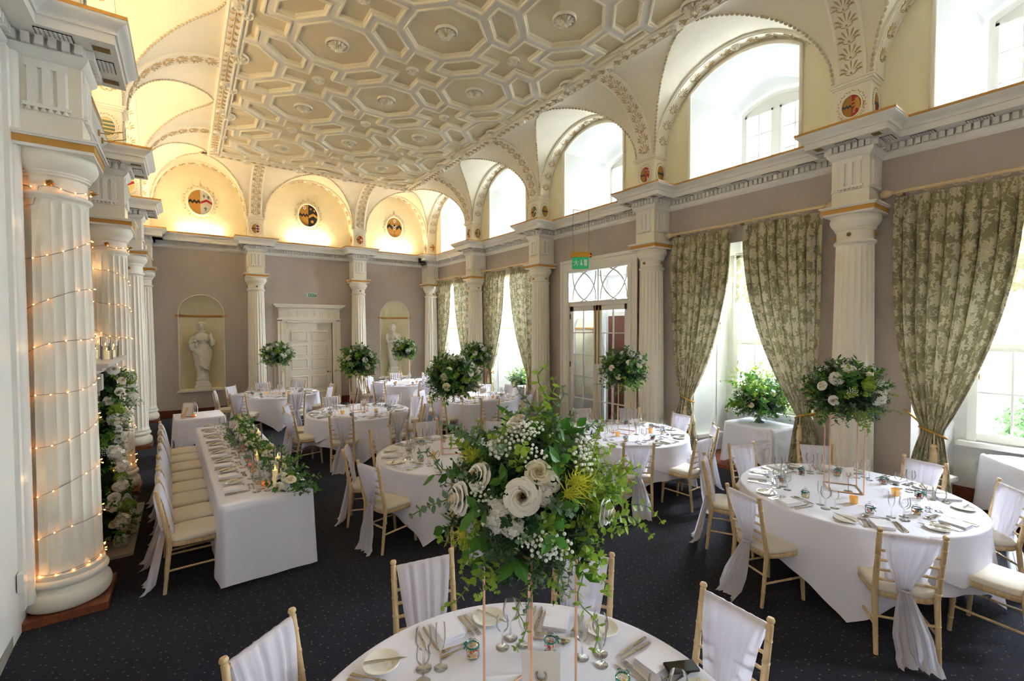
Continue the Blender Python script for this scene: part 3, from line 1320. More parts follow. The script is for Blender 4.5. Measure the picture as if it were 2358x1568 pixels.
vb, rib_i = {}, 0
for wk, w_ in WALLS.items():
    ap, A = w_['ap'], w_['A']
    rows = [ap + (A - ap) * (1 - cos(pi / 2 * i / VR)) for i in range(VR + 1)]
    bays = w_['bays']
    lims = []
    for bi, bay in enumerate(bays):
        lo_l, hi_l = [], []
        for a in rows:
            rl = reg_lim(w_, a)
            l1 = h1 = rl
            if wk in ('r', 'l') and bi == 0:
                h1 = corner_lim(w_, bay, WALLS['f'], WALLS['f']['bays'][2 if wk == 'r' else 0], 1, 1 if wk == 'r' else -1, a)
            if wk == 'f' and bi == 2:
                h1 = corner_lim(w_, bay, WALLS['r'], WALLS['r']['bays'][0], 1, 1, a)
            if wk == 'f' and bi == 0:
                l1 = corner_lim(w_, bay, WALLS['l'], WALLS['l']['bays'][0], -1, 1, a)
            lo_l.append(l1)
            hi_l.append(h1)
        lims.append((lo_l, hi_l))
        m, h = (bay[0] + bay[1]) / 2, (bay[1] - bay[0]) / 2
        pen = MB()
        nc = 20

        def fn(u, v, w_=w_):
            j = min(VR, int(round(v * VR)))
            a = rows[j]
            p0, p1 = math.asin(min(1, lo_l[j])), math.asin(min(1, hi_l[j]))
            ph = -p0 + (p0 + p1) * u
            return w_['p'](m + h * sin(ph), a, ZS + arch_rise(a, A) * cos(ph))
        pen.grid(fn, nc, VR)
        pen.build('vault_web', MT['vault_plaster'], vault, 50)
        # soffit band of the wall arch
        bd = MB()
        th = .035

        def bf(u, v):
            ph = -pi / 2 + pi * u
            k = v * 3
            if k <= 1:
                a, o_ = ap + .004, th * k
            elif k <= 2:
                a, o_ = ap + .004 - (k - 1) * (ap + .004), th
            else:
                a, o_ = .0, th
            return w_['p'](m + (h - o_) * sin(ph), a, ZS + (arch_rise(a, A) - o_) * cos(ph))
        bd.grid(bf, 32, 3)
        for e0, e1 in ((.02, .04), (ap - .045, ap - .02)):     # two fillets on the soffit

            def ef(u, v):
                ph = -pi / 2 + pi * u
                k = v * 3
                a = e0 if k < 1.5 else e1
                o_ = th if (k < .5 or k > 2.5) else th + .012
                return w_['p'](m + (h - o_) * sin(ph), a, ZS + (arch_rise(a, A) - o_) * cos(ph))
            bd.grid(ef, 32, 3)
        band = bd.build('arch_band', MT['ornament_plaster'], vault, 50)
        show = not (bi == 5 or (wk == 'l' and bi > 3))
        if show:
            ln = 0
            ph = -pi / 2 + .09
            nn = 15
            for q in range(nn):
                ph = -pi / 2 + pi * (q + .35) / nn
                d_ = pi / nn
                if q == nn // 2:
                    ph = 0
                a = ap / 2
                R1, R2 = h - th, arch_rise(a, A) - th
                c = Vector(w_['p'](m + R1 * sin(ph), a, ZS + R2 * cos(ph)))
                t = (Vector(w_['p'](m + R1 * sin(ph + .01), a, ZS + R2 * cos(ph + .01))) - c).normalized()
                if ph > .05:
                    t = -t
                xd = Vector(w_['n'])
                nz_ = xd.cross(t).normalized()
                ctr = Vector(w_['p'](m, a, ZS))
                if nz_.dot(ctr - c) < 0:
                    xd = -xd
                    nz_ = -nz_
                Mx = frame(c, xd, t, nz_)
                link('medallion' if q == nn // 2 else 'palmette', medal_me if q == nn // 2 else pal_me, vault, M=Mx @ S(1.05 if q != nn // 2 else 1.2))
        # beaded groins
        for sgn, lim in ((-1, lo_l), (1, hi_l)):
            if wk == 'f' and ((bi == 2 and sgn > 0) or (bi == 0 and sgn < 0)):
                continue       # shared corner groin is carried by the long walls
            pts = []
            for j in range(VR + 1):
                a = rows[j]
                ph = math.asin(min(1, lim[j]))
                pts.append(w_['p'](m + sgn * h * sin(ph), a, ZS + arch_rise(a, A) * cos(ph) - .004))
            if show:
                bm = MB()
                beads(bm, pts)
                bm.build('bead_moulding', MT['bead_plaster'], vault, 80)
    # coves between bays with their ribs
    order = sorted(range(len(bays)), key=lambda i: bays[i][0])
    for q in range(len(order) - 1):
        i0, i1 = order[q], order[q + 1]
        b0, b1 = bays[i0], bays[i1]
        m0, h0 = (b0[0] + b0[1]) / 2, (b0[1] - b0[0]) / 2
        m1, h1 = (b1[0] + b1[1]) / 2, (b1[1] - b1[0]) / 2
        cv = MB()

        def cf(u, v):
            j = min(VR, int(round(v * VR)))
            a = rows[j]
            s0 = m0 + h0 * lims[i0][1][j]
            s1 = m1 - h1 * lims[i1][0][j]
            return w_['p'](s0 + (s1 - s0) * u, a, ZS + cove_h(w_, a))
        cv.grid(cf, 6, VR)
        cv.build('vault_cove', MT['vault_plaster'], vault, 60)
        pc = (b0[1] + b1[0]) / 2
        rb = MB()
        RW, RT = .155, .03

        def prof(u):
            return [(-RW, 0), (-RW, RT), (-RW + .03, RT + .012), (-RW + .045, RT), (RW - .045, RT), (RW - .03, RT + .012), (RW, RT), (RW, 0)][u]

        def cpt(j, off):
            a = rows[j]
            h = (a - ap) / (A - ap)
            # normal in (a,z): towards the room = (+a, -z)
            t = pi / 2 * (j / VR)
            return a + off * cos(t), ZS + cove_h(w_, a) - off * sin(t)

        def rf(u, v):
            j = min(VR, int(round(v * VR)))
            k = min(7, int(round(u * 7)))
            s, o_ = prof(k)
            a, z = cpt(j, o_)
            return w_['p'](pc + s, a, z)
        rb.grid(rf, 7, VR)
        rib = rb.build('vault_rib', MT['ornament_plaster'], vault, 50)
        if not (b0[0] < -2 or (wk == 'l' and pc < 1)):
            nn = 9
            for g in range(nn):
                t = (g + .35) / nn * .97
                j = t * VR
                ph = pi / 2 * t

                def at(ph, off=RT):
                    a = ap + (A - ap) * (1 - cos(ph))
                    return Vector(w_['p'](pc, a + off * cos(ph), ZS + 1.11 * sin(ph) - off * sin(ph)))
                c = at(ph)
                td = (at(ph + .01) - c).normalized()
                inward = Vector(w_['p'](pc, A, ZS)) - c
                nz_ = inward - td * inward.dot(td)
                nz_.normalize()
                xd = td.cross(nz_).normalized()
                link('palmette', pal_me, vault, M=frame(c, xd, td, nz_) @ S(1.12))

# ================================================================== CEILING
ceil = empty('ceiling', label='beige coffered plaster ceiling of octagons, crosses and hexagons', cat='ceiling', kind='structure')


def inset(poly, d):
    n = len(poly)
    out = []
    for i in range(n):
        p0, p, p1 = Vector(poly[i - 1]), Vector(poly[i]), Vector(poly[(i + 1) % n])
        e0, e1 = (p - p0).normalized(), (p1 - p).normalized()
        n0, n1 = Vector((-e0.y, e0.x)), Vector((-e1.y, e1.x))
        k = 1 + n0.dot(n1)
        q = p + (n0 + n1) * (d / k)
        out.append((q.x, q.y))
    return out


def clip(poly, axis, val, keep_less):
    out = []
    n = len(poly)
    f = (lambda p: p[axis] <= val + 1e-9) if keep_less else (lambda p: p[axis] >= val - 1e-9)
    for i in range(n):
        a, b = poly[i], poly[(i + 1) % n]
        if f(a):
            out.append(a)
        if f(a) != f(b):
            t = (val - a[axis]) / (b[axis] - a[axis])
            out.append((a[0] + (b[0] - a[0]) * t, a[1] + (b[1] - a[1]) * t))
    res = []
    for p in out:
        if not res or (abs(p[0] - res[-1][0]) + abs(p[1] - res[-1][1])) > 1e-6:
            res.append(p)
    if (abs(res[0][0] - res[-1][0]) + abs(res[0][1] - res[-1][1])) < 1e-6:
        res.pop()
    return res


AP = .505 * UN
SD = 2 * AP * math.tan(pi / 8)
octo = [(AP, -SD / 2), (AP, SD / 2), (SD / 2, AP), (-SD / 2, AP), (-AP, SD / 2), (-AP, -SD / 2), (-SD / 2, -AP), (SD / 2, -AP)]
LA = UN - AP
hs = SD / 2
cross = [(LA, -hs), (LA, hs), (hs, hs), (hs, LA), (-hs, LA), (-hs, hs), (-LA, hs), (-LA, -hs), (-hs, -hs), (-hs, -LA), (hs, -LA), (hs, -hs)]
hexa = [(AP, hs), (UN - hs, hs), (UN - hs, UN - AP), (UN - AP, UN - hs), (hs, UN - hs), (hs, AP)]
hexa = [(p[0] - UN / 2, p[1] - UN / 2) for p in hexa]
hexb = [(-p[0], p[1]) for p in hexa][::-1]
RG = .05


def coffer_mesh(poly, nm):
    P = [poly, poly, inset(poly, .020), inset(poly, .027), inset(poly, .042), inset(poly, .045)]
    Zp = [0, -.022, -.022, .004, .008, .042]
    m = MB()
    n = len(poly)
    vs_ = [(p[0], p[1], z) for q, z in zip(P, Zp) for p in q]
    fs = [(j * n + i, j * n + (i + 1) % n, (j + 1) * n + (i + 1) % n, (j + 1) * n + i) for j in range(5) for i in range(n)]
    m.add(vs_, fs)
    m.mi = 1
    m.add([(p[0], p[1], .042) for p in P[5]], [list(range(n))[::-1]])
    return m.mesh(nm, [MT['coffer_moulding'], MT['coffer_panel']])


o_in, c_in, h_in, h2_in = inset(octo, RG), inset(cross, RG), inset(hexa, RG), inset(hexb, RG)
me_o, me_c, me_h, me_h2 = coffer_mesh(o_in, 'octagon_coffer'), coffer_mesh(c_in, 'cross_coffer'), coffer_mesh(h_in, 'hexagon_coffer'), coffer_mesh(h2_in, 'hexagon_coffer')
ros_big = rosette_mesh(.165, 12, 'ornament_plaster', layers=2, rim=True)
ros_mid = rosette_mesh(.10, 8, 'ornament_plaster', layers=2, rim=True)
holes = []
NJ = 13
for i in range(5):
    for j in range(NJ + 1):
        x, y = CX0 + i * UN, CY1 - j * UN
        ii, jj = i - 1, 5 - j
        oct_ = (ii + jj) % 2 == 0
        poly = o_in if oct_ else c_in
        me = me_o if oct_ else me_c
        nm = 'octagon_coffer' if oct_ else 'cross_coffer'
        cl = poly
        if i == 0:
            cl = clip(cl, 0, .03, False)
        if i == 4:
            cl = clip(cl, 0, -.03, True)
        if j == 0:
            cl = clip(cl, 1, -.03, True)
        if j == NJ:
            cl = clip(cl, 1, .03, False)
        if cl is not poly:
            me = coffer_mesh(cl, nm)
        link(nm, me, ceil, (x, y, ZC))
        holes.append([(p[0] + x, p[1] + y) for p in cl])
        link('rosette', ros_big if oct_ else ros_mid, ceil, M=T(x, y, ZC + (.041 if 0 < i < 4 and 0 < j < NJ else .02)) @ RX(pi))
for i in range(4):
    for j in range(NJ):
        x, y = CX0 + (i + .5) * UN, CY1 - (j + .5) * UN
        # hexagon lies between the two octagons of this cell
        oct_ll = ((i - 1) + (5 - j - 1)) % 2 == 0     # lower-left corner of the cell is an octagon
        link('hexagon_coffer', me_h if oct_ll else me_h2, ceil, (x, y, ZC))
        holes.append([(p[0] + x, p[1] + y) for p in (h_in if oct_ll else h2_in)])
sheet(rect(CX0 - .02, CX1 + .02, CY0 - .02, CY1 + .02), holes, lambda s, t: (s, t, ZC), None, True).build('coffer_ribs', MT['coffer_rib'], ceil)
o = MB().box(EX0 - .1, EX1 + .1, YB, EY1 + .1, ZC + .12, ZC + .16).build('ceiling_backing', MT['coffer_panel'], ceil)

# border band with leaf ornament
bp = [(-.01, ZC + .1), (-.01, ZC - .02), (0, ZC - .035), (.02, ZC - .045), (.03, ZC - .03), (BO - .03, ZC - .03), (BO - .02, ZC - .045), (BO, ZC - .03), (BO, ZC + .05)]
bpath = [(CX1 + BO, YB), (CX1 + BO, EY1), (CX0 - BO, EY1), (CX0 - BO, YB)]
sweep(MB(), bpath, [(d, z) for d, z in bp]).build('border_band', MT['ornament_plaster'], ceil, 40)
leafb = MB()
for s in (-1, 1):
    for k in range(5):
        a = radians(25 + 22 * k) * s
        d = Vector((cos(a), sin(a)))
        nn = Vector((-d.y, d.x))
        b0 = Vector((-.05 + .02 * k, s * .012))
        L_ = .06
        q = [b0, b0 + d * L_ * .6 + nn * .012, b0 + d * L_, b0 + d * L_ * .6 - nn * .012]
        md = b0 + d * L_ * .5
        leafb.add([(p.x, p.y, .003) for p in q] + [(md.x, md.y, .018)], [(0, 3, 4), (3, 2, 4), (2, 1, 4), (1, 0, 4)])
leafb.tube([(-.08, 0, .006), (.06, 0, .006)], .006, 5)
lb_me = leafb.mesh('acanthus_leaf', MT['ornament_gilt'], 60)


def border_run(p0, p1, keep):
    a, b = Vector(p0), Vector(p1)
    L_ = (b - a).length
    e = (b - a).normalized()
    n = int(L_ / .165)
    for i in range(n):
        p = a + e * (i + .5) * L_ / n
        if not keep(p):
            continue
        xd = Vector((e.x, e.y, 0))
        zd = Vector((0, 0, -1))
        M = frame((p.x, p.y, ZC - .03), xd, zd.cross(xd), zd)
        if i % 7 == 3:
            link('medallion', medal_me, ceil, M=M @ S(1.3))
        else:
            link('acanthus_leaf', lb_me, ceil, M=M @ S(1.05))


border_run((CX1 + BO / 2, 1.0), (CX1 + BO / 2, EY1 - .1), lambda p: p.y > 2)
border_run((CX0 - BO / 2, 4.0), (CX0 - BO / 2, EY1 - .1), lambda p: p.y > 4)
border_run((CX0, EY1 - BO / 2), (CX1, EY1 - BO / 2), lambda p: True)
# ================================================================== WINDOWS
def box_me(name, dx, dy, dz, m):
    return MB().box(-dx / 2, dx / 2, -dy / 2, dy / 2, -dz / 2, dz / 2).mesh(name, MT[m])


def cell_window(root, x, ys_, zs_, bar=.022, dep=.035, paint='white_paint', glass='window_glass'):
    """glazing bars at the inner values of ys_/zs_, one pane in each cell"""
    for y in ys_[1:-1]:
        link('glazing_bar', box_me('glazing_bar', dep, bar, zs_[-1] - zs_[0], paint), root, (x, y, (zs_[0] + zs_[-1]) / 2))
    for z in zs_[1:-1]:
        link('glazing_bar', box_me('glazing_bar', dep * .96, ys_[-1] - ys_[0], bar, paint), root, (x, (ys_[0] + ys_[-1]) / 2, z))
    for i in range(len(ys_) - 1):
        for j in range(len(zs_) - 1):
            link('pane', box_me('pane', .004, abs(ys_[i + 1] - ys_[i]) - bar * .8, zs_[j + 1] - zs_[j] - bar * .8, glass), root,
                 (x, (ys_[i] + ys_[i + 1]) / 2, (zs_[j] + zs_[j + 1]) / 2))


WN = 0
wlab = ['farthest tall sash window beside the corner column', 'tall sash window with a flower table in its alcove, past the glazed doors', '',
        'tall sash window behind the grey urn of flowers', 'tall sash window with the white radiator beneath', 'tall sash window behind the camera']
for i, m in enumerate(MID):
    if i == DOORBAY:
        continue
    WN += 1
    r = empty('window_%d' % WN, (0, 0, 0), 0, wlab[i], 'window', kind='structure')
    f = MB()
    f.box(XG - .03, XG + .07, m - .70, m - .61, .84, 3.66)
    f.box(XG - .03, XG + .07, m + .61, m + .70, .84, 3.66)
    f.box(XG - .03, XG + .07, m - .61, m + .61, 3.56, 3.66)
    f.box(XG - .02, XG + .07, m - .61, m + .61, .88, .97)
    f.build('window_frame', MT['white_paint'], r)
    MB().box(XG - .12, XG + .05, m - .78, m + .78, .80, .86).build('window_sill', MT['white_paint'], r)
    mr = MB()
    mr.box(XG - .03, XG + .02, m - .61, m + .61, 2.03, 2.08)
    mr.box(XG - .01, XG + .05, m - .61, m + .61, 2.08, 2.13)
    mr.build('meeting_rail', MT['white_paint'], r)
    cols = [m - .61 + 1.22 * k / 4 for k in range(5)]
    cell_window(r, XG, cols, [.97, 1.5, 2.03])
    cell_window(r, XG + .035, cols, [2.13, 2.61, 3.09, 3.56])
    if i in (3, 4):
        MB().box(XG - .04, XG - .028, m + .59, m + .605, 1.66, 1.74).build('sash_latch', MT['brass'], r)
lab2 = ['farthest arched clerestory window', 'second farthest arched clerestory window', 'arched clerestory window above the glazed doors',
        'arched clerestory window above the urn window', 'arched clerestory window above the radiator window', 'arched clerestory window behind the camera']
for i, m in enumerate(MID):
    WN += 1
    r = empty('window_%d' % WN, (0, 0, 0), 0, lab2[i], 'window', kind='structure')
    P = outer_outline(m)
    Q = [(m + (p[0] - m) * .90, 4.96 if p[1] < 5 else 4.96 + (p[1] - 4.96) * .945) for p in P]
    f = MB()
    n = len(P)
    vs_ = [(XG + .0, p[0], p[1]) for p in P] + [(XG + .0, p[0], p[1]) for p in Q] + [(XG + .08, p[0], p[1]) for p in Q]
    f.add(vs_, [(k + j * n, (k + 1) % n + j * n, (k + 1) % n + (j + 1) * n, k + (j + 1) * n) for k in range(n) for j in range(2)])
    f.build('window_frame', MT['white_paint'], r)
    # flat head board over the two casements
    hb = MB()
    zb = 6.13
    hb.add([(XG + .02, m - .54, zb)] + [(XG + .02, q[0], q[1]) for q in Q[1:-1]] + [(XG + .02, m + .54, zb)], [list(range(len(Q)))])
    hb.build('head_board', MT['white_paint'], r)
    MB().box(XG - .01, XG + .06, m - .05, m + .05, 4.96, zb).build('mullion', MT['white_paint'], r)
    cf = MB()
    for s in (-1, 1):
        y0, y1 = sorted((m + s * .05, m + s * .54))
        cf.box(XG + .0, XG + .05, y0, y0 + .035, 4.96, zb)
        cf.box(XG + .0, XG + .05, y1 - .035, y1, 4.96, zb)
        cf.box(XG + .0, XG + .05, y0, y1, zb - .035, zb)
        cf.box(XG + .0, XG + .05, y0, y1, 4.96, 5.0)
        cell_window(r, XG + .025, [y0 + .035, (y0 + y1) / 2, y1 - .035], [5.0, 5.38, 5.75, zb - .035], .02)
    cf.build('casement_frame', MT['white_paint'], r)

# moulded edge round each lunette opening
for i, b in enumerate(BAYS):
    pts = [(LR - .012, p[0], p[1]) for p in lunette_outline(*b)]
    MB().tube(pts, .028, 8).build('opening_edge', MT['ornament_plaster'], wall_r, 60)

# ---- radiator
ym = MID[4]
r = empty('radiator', (8.12, ym, 0.055), 0, 'white column radiator under the sash window', 'radiator')
sec = MB()
for dx in (-.045, 0, .045):
    sec.tube([(dx, 0, .10), (dx, 0, .64)], .016, 8)
sec.ell((0, 0, .66), .07, .028, .04, 10, 6)
sec.ell((0, 0, .10), .07, .028, .04, 10, 6)
sme = sec.mesh('radiator_section', MT['radiator'], 60)
for k in range(18):
    link('radiator_section', sme, r, (0, .52 - .061 * k, 0))
for y in (.52, .52 - .061 * 17):
    MB().box(-.05, .05, y - .02, y + .02, 0, .09).build('radiator_foot', MT['radiator'], r)

# ---- outside: trees, and ground paled so it bounces no green light
g = MB().box(XG + .3, 70, -40, 60, -1.2, -1.0).build('outside_ground', MT['lawn'])
tag(g, 'pale ground outside the windows, toned to keep green bounce down', 'outside_ground', kind='structure')


def leaf_blob(mb, c, R, n, rng, size):
    for _ in range(n):
        d = Vector((rng.gauss(0, 1), rng.gauss(0, 1), rng.gauss(0, .8))).normalized()
        p = Vector(c) + d * R * rng.uniform(.6, 1.05)
        nrm = (d + Vector((rng.uniform(-.6, .6), rng.uniform(-.6, .6), rng.uniform(-.2, .6)))).normalized()
        M = aim(p, nrm, rng.uniform(0, 6.28))
        s = size * rng.uniform(.6, 1.2)
        mb.add([(-s, 0, 0), (0, -s * .5, .1 * s), (s, 0, 0), (0, s * .5, .1 * s)], [(0, 1, 2, 3)], M)


rng = random.Random(4)
for k, (x, y, R, h) in enumerate(((13.6, 3.4, 1.2, 1.1), (13.0, .6, 1.0, .75), (17.5, 5.9, 1.5, 1.5))):
    t = empty('garden_tree', (x, y, -1.0), 0, ['rounded leafy shrub seen through the lower sash beside the radiator', 'low leafy shrub seen beneath the window at the picture edge', 'taller leafy tree further off beyond the lawn'][k], 'tree', 'shrubs outside the window')
    MB().tube([(0, 0, 0), (.05, 0, h * .6), (0, .05, h + .6)], [.1, .08, .04], 8).build('trunk', MT['brown_wood'], t)
    fm = MB()
    for q in range(9):
        a = q * 2.4
        leaf_blob(fm, (cos(a) * R * .55 * (q > 0), sin(a) * R * .55 * (q > 0), h + .5 + rng.uniform(-.4, .5) * R), R * .55, 320, rng, .075)
    o = fm.build('foliage', MT['tree_leaf'], t)
    o['kind'] = 'stuff'

# ================================================================== GLAZED DOORS (bay between the two columns)
dm = MID[2]
gd = empty('door_1', (0, 0, 0), 0, 'glazed white double doors under a fanlight with interlaced bars', 'door', kind='structure')
D0, D1 = dm - .93, dm + .93
cs = MB()
for s in (-1, 1):
    for a, b, d in ((.86, 1.12, .03), (.90, .96, .045), (1.06, 1.12, .055)):
        y0, y1 = sorted((dm + s * a, dm + s * b))
        cs.box(XW - d, XW + .06, y0, y1, 0, 3.62 + (b - .86))
for z0, z1, d in ((3.60, 3.885, .032), (3.64, 3.70, .047), (3.82, 3.886, .057)):
    cs.box(XW - d, XW + .061, dm - 1.121, dm + 1.121, z0, z1)
cs.build('door_casing', MT['white_paint'], gd)
tr = MB()
tr.box(XW - .01, XW + .09, D0, D1, 2.83, 2.92)
tr.box(XW - .03, XW + .07, D0, D1, 2.90, 2.93)
tr.build('transom', MT['white_paint'], gd)
# fanlight bars
cz, hz = 3.27, .345
for cen in (-.43, .43):
    for sy in (-1, 1):
        for sz in (-1, 1):
            seg = []
            for k in range(97):
                a = 2 * pi * k / 96
                dy_, dz_ = sy * .27 + .63 * cos(a), sz * .27 + .63 * sin(a)
                ok = abs(dz_) <= hz and abs(dy_) <= .428
                if ok:
                    seg.append((XW + .045, dm + cen + dy_, cz + dz_))
                if (not ok or k == 96) and len(seg) > 1:
                    MB().tube(seg, .014, 6).build('fan_bar', MT['white_paint'], gd, 60)
                if not ok:
                    seg = []
MB().box(XW + .03, XW + .06, dm - .012, dm + .012, 2.92, 3.62).build('fan_mullion', MT['white_paint'], gd)
MB().box(XW + .043, XW + .047, dm - .86, dm + .86, 2.92, 3.62).build('pane', MT['window_glass'], gd)
for s in (-1, 1):
    lf = empty('door_leaf')
    lf.parent = gd
    y0, y1 = sorted((dm + s * .005, dm + s * .86))
    fr = MB()
    fr.box(XW + .02, XW + .065, y0, y0 + .11, .01, 2.83)
    fr.box(XW + .02, XW + .065, y1 - .11, y1, .01, 2.83)
    fr.box(XW + .02, XW + .065, y0, y1, 2.72, 2.83)
    fr.box(XW + .02, XW + .065, y0, y1, .01, .25)
    fr.build('leaf_frame', MT['white_paint'], lf)
    cell_window(lf, XW + .043, [y0 + .11, (y0 + y1) / 2, y1 - .11], [.25, .74, 1.24, 1.73, 2.23, 2.72], .024)
    bo = MB()
    yb = dm + s * .05
    bo.box(XW + .005, XW + .02, yb - .014, yb + .014, 1.55, 2.82)
    bo.ell((XW + .005, yb, 1.6), .016, .016, .03, 8, 5)
    bo.build('bolt', MT['brass'], lf, 50)
    for z in (.35, 1.5, 2.6):
        MB().box(XW + .01, XW + .03, dm + s * .84, dm + s * .875, z - .06, z + .06).build('hinge', MT['black_metal'], lf)
# vestibule behind the doors
vs2 = MB()
A = [(XW + .06, D0, 0), (XW + .06, D0, 3.66), (XW + .06, D1, 3.66), (XW + .06, D1, 0)]
B = [(XG + .06, dm - .75, 0), (XG + .06, dm - .75, 3.6), (XG + .06, dm + .75, 3.6), (XG + .06, dm + .75, 0)]
loft(vs2, A, B, False)
vs2.build('vestibule', MT['reveal_plaster'], gd)
MB().box(XW + .0, XG + .1, D0, D1, -.1, .015).build('vestibule_floor', MT['stone'], gd)
dyv = .18 / .99
Mj = frame((XW + .52, D1 - .18 * .46 / .99 - .004, 0), Vector((1, -dyv, 0)).normalized(), (0, 0, 1), Vector((-dyv, -1, 0)).normalized())
pts = [(-.3, .75), (.3, .75)] + [(.3 * cos(a * pi / 14), 2.35 + .3 * sin(a * pi / 14)) for a in range(15)]
MB().prism(pts, .01, Mj).build('vestibule_niche', MT['lunette_plaster'], gd)
MB().box(-.36, .36, 2.31, 2.345, 0, .035, Mj).build('gilt_string', MT['gilt'], gd)
od = MB()
MB().box(XG + .0, XG + .05, dm - .62, dm + .62, .015, 2.62).build('outer_door_leaf', MT['brown_wood'], gd)
pn = MB()
for y0, y1 in ((dm - .56, dm - .05), (dm + .05, dm + .56)):
    for z0, z1 in ((.2, .7), (.82, 1.5), (1.62, 2.0), (2.1, 2.5)):
        o = MB().box(XG - .015, XG, y0, y1, z0, z1)
        o.build('door_panel', MT['brown_wood'], gd)
MB().box(XG - .02, XG + .06, dm - .66, dm + .66, 2.62, 2.72).build('outer_transom', MT['white_paint'], gd)
for k in range(5):
    y = dm - .62 + 1.24 * k / 4
    MB().tube([(XG + .03, y, 2.72), (XG + .03, y + .16, 3.1), (XG + .03, y, 3.5)], .012, 6).build('outer_fan_bar', MT['white_paint'], gd)
    MB().tube([(XG + .03, y, 2.72), (XG + .03, y - .16, 3.1), (XG + .03, y, 3.5)], .012, 6).build('outer_fan_bar', MT['white_paint'], gd)

# ================================================================== PANELLED DOOR (end wall)
pd = empty('door_2', (0, 0, 0), 0, 'cream panelled door under a triglyph door-head between the statues', 'door', kind='structure')
MB().box(DX0, DX1, YW + .03, YW + .08, 0, DZ).build('door_leaf', MT['column_paint'], pd)
for c in (0, 1):
    x0 = DX0 + .13 + c * .57
    x1 = x0 + .46
    for z0, z1 in ((.12, .40), (.52, .90), (1.10, 1.42), (1.53, 1.84), (1.95, 2.26)):
        m = MB()
        for j, (i0, yy) in enumerate(((0, YW + .03), (.012, YW + .015), (.028, YW + .015), (.04, YW + .045))):
            pass
        pr = [(0, .03), (.008, .012), (.026, .012), (.04, .045)]
        vs_ = []
        for d, yo in pr:
            vs_ += [(x0 + d, YW + yo, z0 + d), (x1 - d, YW + yo, z0 + d), (x1 - d, YW + yo, z1 - d), (x0 + d, YW + yo, z1 - d)]
        fs = [(j * 4 + i, j * 4 + (i + 1) % 4, j * 4 + 4 + (i + 1) % 4, j * 4 + 4 + i) for j in range(3) for i in range(4)]
        m.add(vs_, fs)
        d = .041
        m.box(x0 + d, x1 - d, YW + .02, YW + .032, z0 + d, z1 - d)
        m.build('door_panel', MT['column_paint'], pd)
cs = MB()
for s in (-1, 1):
    xm = (DX0 + DX1) / 2
    for a, b, d in ((.645, .88, .04), (.645, .69, .055), (.76, .80, .065), (.84, .89, .05)):
        x0, x1 = sorted((xm + s * a, xm + s * b))
        cs.box(x0, x1, YW - d, YW + .06, 0, 2.56)
cs.box(DX0 - .12, DX1 + .12, YW - .055, YW + .06, DZ - .005, 2.60)
cs.box(DX0 - .26, DX1 + .26, YW - .085, YW, 2.60, 2.635)
cs.box(DX0 - .22, DX1 + .22, YW - .06, YW, 2.635, 2.90)
cs.build('door_casing', MT['column_paint'], pd)
for k in range(8):
    x = DX0 - .14 + (DX1 - DX0 + .28) * k / 7
    m = MB()
    for dx in (-.036, 0, .036):
        m.box(x + dx - .011, x + dx + .011, YW - .072, YW - .06, 2.70, 2.88)
    m.box(x - .055, x + .055, YW - .075, YW - .06, 2.675, 2.70)
    m.build('triglyph', MT['column_paint'], pd)
hd = MB()
for z0, z1, d, e in ((2.90, 2.93, .08, .02), (2.96, 3.00, .15, .09), (3.00, 3.03, .18, .13), (3.03, 3.065, .20, .15)):
    hd.box(DX0 - .22 - e, DX1 + .22 + e, YW - d, YW, z0, z1)
hd.box(DX0 - .24, DX1 + .24, YW - .09, YW, 2.93, 2.96)
hd.build('door_head', MT['column_paint'], pd)
dn = MB()
for k in range(46):
    x = DX0 - .23 + (DX1 - DX0 + .46) * k / 45
    dn.box(x - .009, x + .009, YW - .115, YW - .09, 2.935, 2.958)
o = dn.build('dentil_course', MT['column_paint'], pd)
o['kind'] = 'stuff'
h = MB().lathe([(.0, 0), (.022, 0), (.022, .008), (.01, .012), (.01, .03), (.026, .04), (.03, .055), (.02, .07), (0, .072)], 14)
h.build('door_knob', MT['brass'], pd, 60, M=T(DX1 - .14, YW + .03, 1.0) @ RX(pi / 2))
MB().box(DX1 - .07, DX1 - .045, YW + .02, YW + .03, .96, 1.02).build('keyhole_plate', MT['brass'], pd)

